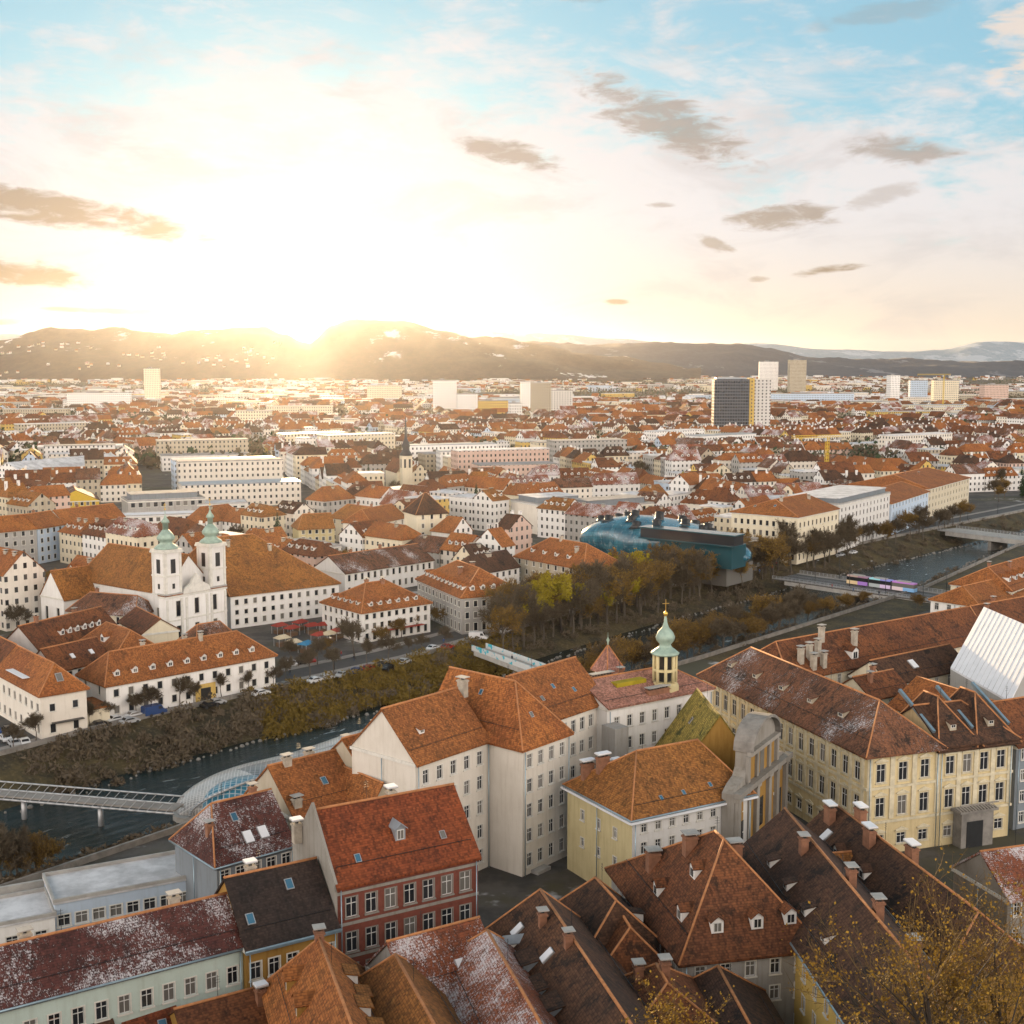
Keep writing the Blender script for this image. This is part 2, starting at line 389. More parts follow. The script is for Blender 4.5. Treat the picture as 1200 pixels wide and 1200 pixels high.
# water: dark green, wind rippled, broken water over the stones
m, t, b = newmat('water'); p = wpos(t); x, y, z = t.sep(p)
al = t.m('ADD', t.m('MULTIPLY', x, .66), t.m('MULTIPLY', y, .75)); ac = t.m('SUBTRACT', t.m('MULTIPLY', x, .75), t.m('MULTIPLY', y, .66))
n1 = t.noise(t.comb(t.m('MULTIPLY', al, .22), t.m('MULTIPLY', ac, .55)), 1.0, 6.0, .68, .6)
n2 = t.noise(t.comb(t.m('MULTIPLY', al, .03), t.m('MULTIPLY', ac, .09)), 1.0, 3.0, .6)
foam = t.m('MULTIPLY', t.ramp(n1, .57, .70), t.ramp(n2, .46, .62))
col = t.mix(foam, (.005, .016, .016), (.40, .43, .43))
bp = t.node('ShaderNodeBump', {'Strength': .9, 'Distance': .5, 'Height': n1})
setp(t, b, Base_Color=col, Roughness=t.m('ADD', .10, t.m('MULTIPLY', foam, .6)), Normal=bp.outputs[0]); b.inputs['Specular IOR Level'].default_value = .28

# ground of the city: paving, courtyards, grass, old snow
m, t, b = newmat('ground'); p = wpos(t)
n1 = t.noise(p, .018, 6.0, .65); n2 = t.noise(p, .09, 5.0, .65); n3 = t.noise(p, .9, 3.0, .6)
col = t.mix(t.ramp(n2, .42, .6), (.045, .042, .040), (.10, .09, .08))
col = t.mix(t.m('MULTIPLY', t.ramp(n1, .50, .58), .9), col, (.075, .068, .035))
col = t.mix(t.m('MULTIPLY', t.ramp(t.noise(p, .045, 5.0, .7), .60, .68), .8), col, (.60, .60, .62))
col = t.mix(t.m('MULTIPLY', n3, .35), col, (.05, .045, .04))
setp(t, b, Base_Color=col, Roughness=.9)
# river bank and hillside: brown grass, earth, stones
m, t, b = newmat('bank'); p = wpos(t)
n1 = t.noise(p, .12, 6.0, .7); n2 = t.noise(p, 1.3, 5.0, .7)
col = t.mix(t.ramp(n1, .4, .62), (.030, .024, .012), (.080, .058, .020))
col = t.mix(t.m('MULTIPLY', t.ramp(n2, .5, .75), .6), col, (.19, .15, .08))
col = t.mix(t.m('MULTIPLY', t.ramp(n2, .5, .28), .5), col, (.02, .018, .012))
setp(t, b, Base_Color=col, Roughness=.95)
# wooded hills
def hillmat(name, c1, c2, snow, lo=.60):
    m, t, b = newmat(name); p = wpos(t); x, y, z = t.sep(p)
    q = t.comb(x, t.m('MULTIPLY', y, .35), t.m('MULTIPLY', z, 2.0))
    n1 = t.noise(q, .0030, 7.0, .7); n2 = t.noise(q, .025, 8.0, .85)
    col = t.mix(t.ramp(n2, .40, .62), c4(c1), c4(c2))
    col = t.mix(t.m('MULTIPLY', t.ramp(n1, lo, lo + .035), snow), col, (.7, .72, .76))
    setp(t, b, Base_Color=col, Roughness=.95)
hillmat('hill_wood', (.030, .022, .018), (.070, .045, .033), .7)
hillmat('hill_blue', (.018, .032, .055), (.036, .050, .075), .15)  # woods tinted blue: the air's tint over distance is painted into the colour
hillmat('hill_far', (.20, .27, .32), (.28, .33, .38), .3, .52)  # pale blue grey stands in for distance haze, painted into the base colour

def foliage(name, c1, c2, tr=.25):
    m, t, b = newmat(name)
    n = t.noise(wpos(t), .7, 4.0, .7); r = t.node('ShaderNodeNewGeometry').outputs['Random Per Island']
    col = t.mix(t.ramp(n, .35, .65), c4(c1), c4(c2))
    col = t.mix(t.m('MULTIPLY', r, .55), col, c4([c2[0] * 1.5, c2[1] * 1.4, c2[2] * 1.1]))
    col = t.mix(t.m('MULTIPLY', objrand(t), .35), col, c4([c1[0] * .8, c1[1] * .75, c1[2] * .8]))
    setp(t, b, Base_Color=col, Roughness=.8); b.inputs['Specular IOR Level'].default_value = .2
foliage('twigs', (.062, .050, .037), (.125, .100, .072))
foliage('twigs_warm', (.095, .062, .028), (.16, .105, .045))
foliage('leaves_olive', (.20, .17, .014), (.34, .27, .02))
foliage('leaves_gold', (.19, .115, .018), (.32, .19, .03))
foliage('needles', (.015, .032, .018), (.035, .055, .025))
foliage('shrub', (.070, .050, .012), (.17, .115, .02))
# Kunsthaus skin: glossy acrylic panels
m, t, b = newmat('acrylic'); u, v, _ = t.sep(uvs(t)); p = pos(t)
n1 = t.noise(p, .10, 5.0, .7); n2 = t.noise(p, .55, 4.0, .7)
col = t.mix(t.ramp(n1, .35, .65), (.010, .075, .12), (.035, .18, .25))
col = t.mix(t.m('MULTIPLY', t.ramp(n2, .52, .72), .4), col, (.28, .42, .45))
x, y, z = t.sep(p)
gl = t.m('MAXIMUM', t.m('LESS_THAN', t.m('FRACT', t.m('DIVIDE', x, 2.4)), .06), t.m('LESS_THAN', t.m('FRACT', t.m('DIVIDE', t.m('ADD', z, t.m('MULTIPLY', y, .3)), 2.0)), .07))
col = t.mix(t.m('MULTIPLY', gl, .6), col, (.01, .03, .04))
setp(t, b, Base_Color=col, Roughness=.2); b.inputs['Specular IOR Level'].default_value = .6; b.inputs['Coat Weight'].default_value = .15
# high rise facade: dense grid
m, t, b = newmat('grid_facade'); u, v, _ = t.sep(uvs(t))
fu = t.m('FRACT', t.m('DIVIDE', u, 2.4)); fv = t.m('FRACT', t.m('DIVIDE', v, 2.9))
a = t.m('MULTIPLY', t.m('GREATER_THAN', fu, .2), t.m('GREATER_THAN', fv, .38))
cell = t.node('ShaderNodeTexWhiteNoise', {0: t.comb(t.m('FLOOR', t.m('DIVIDE', u, 2.4)), t.m('FLOOR', t.m('DIVIDE', v, 2.9)))}, noise_dimensions='2D').outputs[0]
col = t.mix(a, (.085, .095, .11), t.mix(cell, (.004, .006, .010), (.03, .035, .045)))
setp(t, b, Base_Color=col, Roughness=t.m('SUBTRACT', .7, t.m('MULTIPLY', a, .5)))
# Murinsel lattice skin: pale steel mesh over glass
def lattice(name, c1, c2, s):
    m, t, b = newmat(name); u, v, _ = t.sep(pos(t)); 
    a = t.m('MINIMUM', t.m('ABSOLUTE', t.m('SUBTRACT', t.m('FRACT', t.m('DIVIDE', t.m('ADD', u, v), s)), .5)), t.m('ABSOLUTE', t.m('SUBTRACT', t.m('FRACT', t.m('DIVIDE', t.m('SUBTRACT', u, v), s)), .5)))
    f = t.m('LESS_THAN', a, .09); n = t.noise(pos(t), .35, 4.0, .7)
    col = t.mix(f, t.mix(t.ramp(n, .35, .65), c4(c1), c4([x * .6 for x in c1])), c4(c2))
    setp(t, b, Base_Color=col, Roughness=.3)
lattice('dome_glass', (.03, .20, .30), (.40, .44, .46), 1.4)
lattice('shell_mesh', (.40, .39, .375), (.60, .585, .56), .8)
lattice('shell_inner', (.14, .14, .14), (.30, .29, .28), 1.3)
# tram livery: coloured fields
m, t, b = newmat('tram_paint'); p = pos(t); x, y, z = t.sep(p)
c = t.node('ShaderNodeTexWhiteNoise', {0: t.comb(t.m('FLOOR', t.m('DIVIDE', x, 4.2)), t.m('FLOOR', t.m('DIVIDE', z, 2.0)))}, noise_dimensions='2D')
col = t.mix(.35, c.outputs[1], (.5, .5, .5)); setp(t, b, Base_Color=col, Roughness=.35)
# painted planks of the footbridge parapet: pale with turquoise marks
m, t, b = newmat('parapet_paint'); p = pos(t)
n = t.noise(p, .5, 4.0, .6)
col = t.mix(t.ramp(n, .54, .60), (.55, .56, .55), (.03, .38, .48)); setp(t, b, Base_Color=col, Roughness=.6)
# brown earth of a slope
# ---------------------------------------------------------------- houses
OCC = []      # footprints already taken: (cx, cy, half w, half d, angle)
def occupy(cx, cy, hw, hd, ang): OCC.append((cx, cy, hw, hd, math.cos(ang), math.sin(ang)))
def free(x, y, r):
    for cx, cy, hw, hd, c, s in OCC:
        dx_, dy_ = x - cx, y - cy
        if abs(dx_ * c + dy_ * s) < hw + r and abs(-dx_ * s + dy_ * c) < hd + r: return False
    return True
SIDE = {'f': ((0, 0), (1, 0)), 'r': ((1, 0), (0, 1)), 'b': ((1, 1), (-1, 0)), 'l': ((0, 1), (0, -1))}
WINM = {}
def window_meshes(ww, wh, style, trimmat):
    key = (round(ww, 2), round(wh, 2), style, trimmat)
    if key in WINM: return WINM[key]
    ww, wh = key[0], key[1]; g = MB(); g.box(-ww / 2, ww / 2, .16, .20, -wh / 2, wh / 2)
    f = MB(); t = .07
    f.box(-ww / 2, -ww / 2 + t, .10, .16, -wh / 2, wh / 2); f.box(ww / 2 - t, ww / 2, .10, .16, -wh / 2, wh / 2)
    f.box(-ww / 2 + t, ww / 2 - t, .10, .16, wh / 2 - t, wh / 2); f.box(-ww / 2 + t, ww / 2 - t, .10, .16, -wh / 2, -wh / 2 + t)
    f.box(-.035, .035, .09, .155, -wh / 2 + t, wh / 2 - t)
    if style != 'plain': f.box(-ww / 2 + t, -.04, .095, .158, wh * .17, wh * .17 + .07); f.box(.04, ww / 2 - t, .095, .158, wh * .17, wh * .17 + .07)
    q = MB(); s = .14
    q.box(-ww / 2 - .22, ww / 2 + .22, -.20, .0, -wh / 2 - .16, -wh / 2 - .003)     # sill
    if style == 'trim' or style == 'palace':
        q.box(-ww / 2 - s, -ww / 2 - .003, -.05, .02, -wh / 2, wh / 2); q.box(ww / 2 + .003, ww / 2 + s, -.05, .02, -wh / 2, wh / 2)
        q.box(-ww / 2 - s, ww / 2 + s, -.06, .02, wh / 2 + .003, wh / 2 + s)
    if style == 'palace':
        q.box(-ww / 2 - .35, ww / 2 + .35, -.25, .02, wh / 2 + .35, wh / 2 + .55)
        q.add([(-ww / 2 - .3, -.16, wh / 2 + .553), (ww / 2 + .3, -.16, wh / 2 + .553), (0, -.16, wh / 2 + 1.0), (-ww / 2 - .3, .02, wh / 2 + .553), (ww / 2 + .3, .02, wh / 2 + .553), (0, .02, wh / 2 + 1.0)],
              [(0, 1, 2), (1, 4, 5, 2), (0, 2, 5, 3), (3, 5, 4)])
    WINM[key] = (g.mesh('window', M['glass'], False), f.mesh('frame', M['frame_white'], False), q.mesh('sill', M[trimmat], False))
    return WINM[key]
DORM = {}
def dormer_mesh(kind, k, wd, h, tile, wall='wall_white'):
    key = (kind, round(k, 1), wd, h, tile, wall)
    if key in DORM: return DORM[key]
    k = max(key[1], .3); b = MB(); L = h / k; x = wd / 2
    if kind == 'shed':
        L2 = (h) / max(k - .25, .15)
        b.add([(-x, 0, -.3), (x, 0, -.3), (x, 0, h), (-x, 0, h), (x, L2, h + L2 * .25), (-x, L2, h + L2 * .25), (x, L2, -.3), (-x, L2, -.3)],
              [(0, 1, 2, 3), (1, 6, 4, 2), (7, 0, 3, 5)], 1)
        b.solid([(-x - .15, -.3, h + .05), (x + .15, -.3, h + .05), (x + .15, L2, h + .1 + L2 * .25), (-x - .15, L2, h + .1 + L2 * .25)], [(0, 1, 2, 3)], .12, 0)
    else:
        a = h + x * .8; L2 = a / k
        b.add([(-x, 0, -.3), (x, 0, -.3), (x, 0, h), (0, 0, a), (-x, 0, h)], [(0, 1, 2, 3, 4)], 1)
        b.add([(x, 0, -.3), (x, L, -.3), (x, L, h), (x, 0, h)], [(0, 1, 2, 3)], 1)
        b.add([(-x, 0, -.3), (-x, L, -.3), (-x, L, h), (-x, 0, h)], [(3, 2, 1, 0)], 1)
        b.solid([(-x - .2, -.25, h - .08), (0, -.25, a + .08), (x + .2, -.25, h - .08), (-x - .2, L + .2, h - .08), (0, L2 + .1, a + .08), (x + .2, L + .2, h - .08)],
                [(0, 1, 4, 3), (1, 2, 5, 4)], .12, 0)
    zw = h * .86
    b.box(-x * .68, x * .68, -.05, .03, .12, zw, 3)
    b.box(-x * .56, -x * .06, -.07, -.01, .2, zw - .1, 2); b.box(x * .06, x * .56, -.07, -.01, .2, zw - .1, 2)
    DORM[key] = b.mesh('dormer', [M[tile], M[wall], M['glass'], M['frame_white']])
    return DORM[key]
CHIM = {}
def chimney_mesh(w_, d_, h, mat, snow):
    key = (w_, d_, h, mat, snow)
    if key in CHIM: return CHIM[key]
    b = MB(); b.box(-w_ / 2, w_ / 2, -d_ / 2, d_ / 2, -1.5, h, 0)
    b.box(-w_ / 2 - .12, w_ / 2 + .12, -d_ / 2 - .12, d_ / 2 + .12, h - .3, h - .12, 0)
    n = max(1, int(w_ / .6))
    for i in range(n):
        cx = (i + .5) / n * w_ - w_ / 2
        b.box(cx - .15, cx + .15, -.16, .16, h + .001, h + .35, 1)
    b.box(-w_ / 2 - .2, w_ / 2 + .2, -d_ / 2 - .2, d_ / 2 + .2, h + .352, h + .46, 2)
    if snow: b.box(-w_ / 2 - .17, w_ / 2 + .17, -d_ / 2 - .17, d_ / 2 + .17, h + .463, h + .62, 3)
    CHIM[key] = b.mesh('chimney', [M[mat], M['rubber'], M['concrete'], M['snow']])
    return CHIM[key]
SKYL = MB(); SKYL.box(-.45, .45, -.65, .65, -.02, .12, 1); SKYL.box(-.36, .36, -.56, .56, .122, .14, 0)
SKYL = SKYL.mesh('skylight', [M['glass_blue'], M['steel']])
SKYS = MB(); SKYS.box(-.5, .5, -.7, .7, -.02, .12, 1); SKYS.box(-.45, .45, -.65, .65, .122, .2, 0)
SKYS = SKYS.mesh('skylight', [M['snow'], M['steel']])

class House:
    def __init__(s, name, label, cat, ox, oy, ang, group=None, auto=False):
        s.root = empty(name, (ox, oy, 0), ang); s.ang = ang; s.o = Vector((ox, oy, 0)); s.nw = 0
        tag(s.root, label, cat, group, auto=auto)
        s.c, s.s = math.cos(ang), math.sin(ang)
    def world(s, x, y, z=0): return Vector((s.o.x + x * s.c - y * s.s, s.o.y + x * s.s + y * s.c, z))
    def sees(s, x, y, nx, ny):
        p = s.world(x, y); n = (nx * s.c - ny * s.s, nx * s.s + ny * s.c)
        return (-p.x * n[0] - p.y * n[1]) / p.length > -.08
    def wing(s, x0, y0, w_, d_, ze, rise=5.0, axis='x', hips=(0, 0), wall='wall_white', roof='tile_orange', win=None, over=.55, z0=-.5,
             style='trim', trim='trim', near=True, cornice=True, ridge=True, flat=None, gutter=False, occ=True, wallname='wall', roofname='roof', th=.3, skip='', lit=0, sidemat=None):
        if occ:
            c_ = s.world(x0 + w_ / 2, y0 + d_ / 2); occupy(c_.x, c_.y, w_ / 2, d_ / 2, s.ang)
        win = win or {}
        mb = MB(); wins = []
        half = (d_ if axis == 'x' else w_) / 2
        for sd in 'frbl':
            if sd in skip: continue
            m0 = len(mb.m)
            (fx, fy), du = SIDE[sd]; px0, py0 = x0 + fx * w_, y0 + fy * d_
            L = w_ if sd in 'fb' else d_
            n = (du[1], -du[0])
            spec = win.get(sd)
            if spec is not None and not s.sees(px0 + du[0] * L / 2, py0 + du[1] * L / 2, *n): spec = None
            def pt(a, z, dep=0.0): return (px0 + du[0] * a - n[0] * dep, py0 + du[1] * a - n[1] * dep, z)
            if spec is None:
                mb.quad(pt(0, z0), pt(L, z0), pt(L, ze), pt(0, ze))
            else:
                specs = spec if isinstance(spec, list) else [spec]
                sp = specs[0]; cols, rows, ww = sp[0], sp[1], sp[2]; mg = sp[3] if len(sp) > 3 else 0.0
                if isinstance(rows, int):
                    sh = ze / rows; rows = [(i * sh + .30 * sh, .50 * sh) for i in range(rows)]
                xs = [0.0]
                for i in range(cols):
                    cx = mg + (i + .5) * (L - 2 * mg) / cols; xs += [cx - ww / 2, cx + ww / 2]
                xs.append(L); zs = [z0]
                for zb, h in rows: zs += [zb, zb + h]
                zs.append(ze)
                for j in range(len(zs) - 1):
                    if j % 2 == 0: mb.quad(pt(0, zs[j]), pt(L, zs[j]), pt(L, zs[j + 1]), pt(0, zs[j + 1])); continue
                    for i in range(len(xs) - 1):
                        a, b_, zl, zh = xs[i], xs[i + 1], zs[j], zs[j + 1]
                        if i % 2 == 0: mb.quad(pt(a, zl), pt(b_, zl), pt(b_, zh), pt(a, zh))
                        else:
                            D = .22
                            mb.quad(pt(a, zl), pt(b_, zl), pt(b_, zl, D), pt(a, zl, D)); mb.quad(pt(a, zh, D), pt(b_, zh, D), pt(b_, zh), pt(a, zh))
                            mb.quad(pt(a, zl), pt(a, zl, D), pt(a, zh, D), pt(a, zh)); mb.quad(pt(b_, zl, D), pt(b_, zl), pt(b_, zh), pt(b_, zh, D))
                            wins.append((pt((a + b_) / 2, (zl + zh) / 2), math.atan2(du[1], du[0]), ww, zh - zl))
            if flat is None and ((axis == 'x' and sd in 'rl') or (axis == 'y' and sd in 'fb')):
                h = hips[0] if sd in ('l', 'f') else hips[1]
                if h == 0: mb.add([pt(0, ze), pt(L, ze), pt(L / 2, ze + rise)], [(0, 1, 2)])
            if sidemat and sd in sidemat:
                for q_ in range(m0, len(mb.m)): mb.m[q_] = 1
        if flat is not None: mb.box(x0 + .02, x0 + w_ - .02, y0 + .02, y0 + d_ - .02, ze - .4, ze - .05)
        wo = mb.build(wallname, [M[wall]] + ([M[list(sidemat.values())[0]]] if sidemat else []), s.root)
        for (p, a, ww, wh) in wins:
            g, f, q = window_meshes(ww, wh, style, trim)
            if s.nw >= 100: break
            s.nw += 1
            wn_ = link('window', g, s.root, p, a)
            if near: link('frame', f, wn_)
            link('sill', q, wn_)
        if cornice:
            cb = MB(); e = .22; h = .45; y1_ = ze - .12
            cb.box(x0 - e, x0 + w_ + e, y0 - e, y0 - .003, y1_ - h, y1_); cb.box(x0 - e, x0 + w_ + e, y0 + d_ + .003, y0 + d_ + e, y1_ - h, y1_)
            cb.box(x0 - e, x0 - .003, y0, y0 + d_, y1_ - h, y1_); cb.box(x0 + w_ + .003, x0 + w_ + e, y0, y0 + d_, y1_ - h, y1_)
            cb.build('cornice', [M[trim]], s.root)
        rb_ = MB()
        if flat is not None:
            rb_.box(x0 - .2, x0 + w_ + .2, y0 - .2, y0 + d_ + .2, ze, ze + .25, 0)
            for a, b_, c_, d2 in ((x0 - .2, x0 + w_ + .2, y0 - .2, y0 + .1), (x0 - .2, x0 + w_ + .2, y0 + d_ - .1, y0 + d_ + .2), (x0 - .2, x0 + .1, y0 + .102, y0 + d_ - .102), (x0 + w_ - .1, x0 + w_ + .2, y0 + .102, y0 + d_ - .102)):
                rb_.box(a, b_, c_, d2, ze + .252, ze + .7, 1)
            rb_.build(roofname, [M[flat], M['concrete']], s.root); s.info = None
            return wo
        k = rise / half; o = over; L = w_ if axis == 'x' else d_
        def T(a, b_, z):
            return (x0 + a, y0 + b_, z) if axis == 'x' else (x0 + w_ - b_, y0 + a, z)
        zt = ze + th; og = .22
        oa = [o if hips[i] else og for i in (0, 1)]
        W2 = half * 2
        ze0 = zt - o * k
        h0 = hips[0] if hips[0] else -oa[0]; h1 = L - hips[1] if hips[1] else L + oa[1]
        if h1 - h0 < .1: mid = (h0 + h1) / 2; h0, h1 = mid - .05, mid + .05
        zr = zt + rise
        V = [T(-oa[0], -o, ze0), T(L + oa[1], -o, ze0), T(L + oa[1], W2 + o, ze0), T(-oa[0], W2 + o, ze0), T(h0, half, zr), T(h1, half, zr)]
        F = [(0, 1, 5, 4), (2, 3, 4, 5)]
        if hips[0]: F.append((3, 0, 4))
        if hips[1]: F.append((1, 2, 5))
        rb_.solid(V, F, th, 0)
        mats = [M[roof], M['ridge'], M['gutter']]
        if ridge:
            up = Vector((0, 0, .02)); q = [Vector(v) + up for v in V]
            rb_.bar(q[4], q[5], .16, 1, n=6)
            if hips[0]: rb_.bar(q[0], q[4], .13, 1, n=6); rb_.bar(q[3], q[4], .13, 1, n=6)
            if hips[1]: rb_.bar(q[1], q[5], .13, 1, n=6); rb_.bar(q[2], q[5], .13, 1, n=6)
        if gutter:
            q = [Vector(v) - Vector((0, 0, .12)) for v in V]
            for a, b_ in ((0, 1), (2, 3)): rb_.bar(q[a], q[b_], .14, 2, n=6)
            if hips[0]: rb_.bar(q[0], q[3], .14, 2, n=6)
            if hips[1]: rb_.bar(q[1], q[2], .14, 2, n=6)
        ro = rb_.build(roofname, mats, s.root)
        s.info = (x0, y0, w_, d_, zt, rise, axis, hips, half, k, roof, ro)
        if near and occ and cornice and w_ > 5:
            for sd, (qx, qy) in (('f', (x0 + .35, y0 - .30)), ('f', (x0 + w_ - .35, y0 - .30)), ('l', (x0 - .30, y0 + d_ * .5))):
                if s.sees(qx, qy, *((0, -1) if sd == 'f' else (-1, 0))):
                    p_ = MB(); p_.bar((qx, qy, 0), (qx, qy, ze - .6), .07, n=6); p_.build('downpipe', [M['gutter']], s.root)
            for sg in (0, 1):
                up_ = 1.1; b_ = up_ if sg == 0 else W2 - up_; zz = zt + up_ * k + .22
                e0, e1 = (hips[0] * up_ / half + .5 if hips[0] else .4), (L - (hips[1] * up_ / half + .5) if hips[1] else L - .4)
                if e1 - e0 > 3:
                    p_ = MB(); p_.bar(T(e0, b_, zz), T(e1, b_, zz), .035); n_ = int((e1 - e0) / 1.5)
                    for i_ in range(n_ + 1): a_ = e0 + (e1 - e0) * i_ / n_; p_.bar(T(a_, b_, zz - .25), T(a_, b_, zz + .04), .03)
                    p_.build('snow_guard', [M['dark_metal']], ro)
            if L > 9:
                a_ = L * .37; p_ = MB(); top = Vector(T(a_, half + .3, zt + rise)); p_.bar(top, top + Vector((0, 0, 2.3)), .03)
                for q_ in (1.5, 1.8, 2.1): p_.bar(top + Vector((-.5 + q_ * .12, 0, q_)), top + Vector((.5 - q_ * .12, 0, q_)), .018)
                p_.build('aerial', [M['dark_metal']], ro)
        return ro
    def zroof(s, x, y):
        x0, y0, w_, d_, zt, rise, axis, hips, half, k, roof, ro = s.info
        a, b_, L = (x - x0, y - y0, w_) if axis == 'x' else (y - y0, x0 + w_ - x, d_)
        z = min(b_, 2 * half - b_) * k
        if hips[0]: z = min(z, a * rise / hips[0])
        if hips[1]: z = min(z, (L - a) * rise / hips[1])
        return zt + z
    def slopek(s, side):
        x0, y0, w_, d_, zt, rise, axis, hips, half, k, roof, ro = s.info
        if axis == 'x': return k if side in 'fb' else rise / (hips[0] if side == 'l' else hips[1])
        return k if side in 'lr' else rise / (hips[0] if side == 'f' else hips[1])
    def dormers(s, side, pts, kind='gable', wd=1.5, h=1.3, wall='wall_white', tile=None):
        """pts: (position along the side, distance up from the wall line)"""
        x0, y0, w_, d_ = s.info[:4]; (fx, fy), du = SIDE[side]; n = (du[1], -du[0])
        me = dormer_mesh(kind, s.slopek(side), wd, h, tile or s.info[10], wall)
        for a, up in pts:
            x = x0 + fx * w_ + du[0] * a - n[0] * up; y = y0 + fy * d_ + du[1] * a - n[1] * up
            link('dormer', me, s.info[11], (x, y, s.zroof(x, y)), math.atan2(du[1], du[0]))
    def chimneys(s, pts, w_=.9, d_=.7, h=1.4, mat='chimney', snow=False, rz=0):
        me = chimney_mesh(w_, d_, h, mat, snow)
        for x, y in pts:
            link('chimney', me, s.info[11], (x, y, s.zroof(x, y)), rz)
    def skylights(s, side, pts, snow=False, sc=1.0):
        x0, y0, w_, d_ = s.info[:4]; (fx, fy), du = SIDE[side]; n = (du[1], -du[0]); k = s.slopek(side)
        for a, up in pts:
            x = x0 + fx * w_ + du[0] * a - n[0] * up; y = y0 + fy * d_ + du[1] * a - n[1] * up
            o = link('skylight', SKYS if snow else SKYL, s.info[11], (x, y, s.zroof(x, y) + .03)); o.scale = (sc,) * 3
            o.rotation_euler = (math.atan(k), 0, math.atan2(du[1], du[0]))
    def bands(s, x0, y0, w_, d_, zs, trim='trim', e=.12, h=.3, name='string_course'):
        b = MB()
        for z in zs:
            b.box(x0 - e, x0 + w_ + e, y0 - e, y0 - .003, z, z + h); b.box(x0 - e, x0 + w_ + e, y0 + d_ + .003, y0 + d_ + e, z, z + h)
            b.box(x0 - e, x0 - .003, y0, y0 + d_, z, z + h); b.box(x0 + w_ + .003, x0 + w_ + e, y0, y0 + d_, z, z + h)
        b.build(name, [M[trim]], s.root)
    def box(s, name, mat, x0, x1, y0, y1, z0, z1, parent=None):
        b = MB(); b.box(x0, x1, y0, y1, z0, z1); return b.build(name, [M[mat]], parent or s.root)

def boxes(name, mat, parent, L):
    for q in L:
        b = MB(); b.box(*q); b.build(name, [M[mat]], parent)
def front(name, label, A, B, ze, cat='building', zr=None, **kw):
    """house whose front eave runs from photo point A to photo point B at height ze; returns the house and the length of that eave"""
    a = P(A[0], A[1], ze); b = P(B[0], B[1], ze); u = b - a
    h = House(name, label, cat, a.x, a.y, math.atan2(u.y, u.x), **kw)
    return h, Vector((u.x, u.y)).length
def ridged(name, label, A, B, zr, wd, cat='house', ext=0.0, **kw):
    """house given by its ridge line: local x runs along the ridge, the footprint spans wd"""
    a = P(A[0], A[1], zr); b = P(B[0], B[1], zr); u = b - a; L = Vector((u.x, u.y)).length; an = math.atan2(u.y, u.x)
    ox = a.x + math.sin(an) * wd / 2 - math.cos(an) * ext; oy = a.y - math.cos(an) * wd / 2 - math.sin(an) * ext
    return House(name, label, cat, ox, oy, an, **kw), L + 2 * ext
# ---------------------------------------------------------------- land, river, hills, air
FAR = [(-9000, -9900), (-330, -20), (-98, 240), (-84, 259), (-26, 320), (42, 412), (116, 498), (257, 643), (450, 850), (1500, 1900), (14000, 14600)]
NEAR = [(-8940, -9960), (-290, -80), (-76, 172), (-55, 198), (-19, 250), (48, 320), (138, 423), (207, 521), (398, 735), (1450, 1790), (13960, 14510)]
FAR = [Vector(p) for p in FAR]; NEAR = [Vector(p) for p in NEAR]
def river_side(x, y):
    """signed: >0 beyond the far quay (distance), <0 on the near side, 0 in the river"""
    best = 1e9; p = Vector((x, y)); sgn = 0
    for L, sg in ((FAR, 1), (NEAR, -1)):
        for i in range(len(L) - 1):
            a, b = L[i], L[i + 1]; d_ = b - a; k = max(0, min(1, (p - a).dot(d_) / d_.length_squared)); q = a + d_ * k
            cr = d_.x * (p - a).y - d_.y * (p - a).x
            if 0 <= k <= 1:
                dist = (p - q).length
                if dist < best: best = dist; sgn = sg * (1 if cr * sg > 0 else 0)
    return best * sgn
GR = 22000
b = MB(); n = len(FAR)
off = Vector((-.75, .66)) * GR
def clampg(v): return Vector((max(-GR, min(GR, v.x)), max(-GR, min(GR, v.y))))
pts = []; fs = []
prof = [(0, 0.0), (.15, -3.2), (.30, -6.6), (.80, -6.6), (.9, -3.4), (1, 0.0)]
rows = []
for i in range(n):
    f, e = FAR[i], NEAR[i]; row = [(clampg(f + off).x, clampg(f + off).y, 0)]
    for tt, z in prof: p = f.lerp(e, tt); row.append((p.x, p.y, z))
    q = clampg(e - off); row.append((q.x, q.y, 0)); rows.append(row)
m_ = len(rows[0]); pts = [p for r in rows for p in r]
gf = [(i * m_ + j, (i + 1) * m_ + j, (i + 1) * m_ + j + 1, i * m_ + j + 1) for i in range(n - 1) for j in range(m_ - 1)]
gi = [1 if 0 < (k % (m_ - 1)) < m_ - 2 else 0 for k in range(len(gf))]
for f, mi in zip(gf, gi): b.f.append(tuple(reversed(f))); b.m.append(mi); b.sm.append(False)
b.v = pts
struct(b.build('ground', [M['ground'], M['bank']], uv=False))
b = MB(); r2 = []
for i in range(n):
    f, e = FAR[i], NEAR[i]
    for tt in (.16, .84): p = f.lerp(e, tt); b.v.append((p.x, p.y, -5.4))
for i in range(n - 1): b.f.append((2 * i, 2 * i + 1, 2 * i + 3, 2 * i + 2)); b.m.append(0); b.sm.append(False)
struct(b.build('river', [M['water']], uv=False))
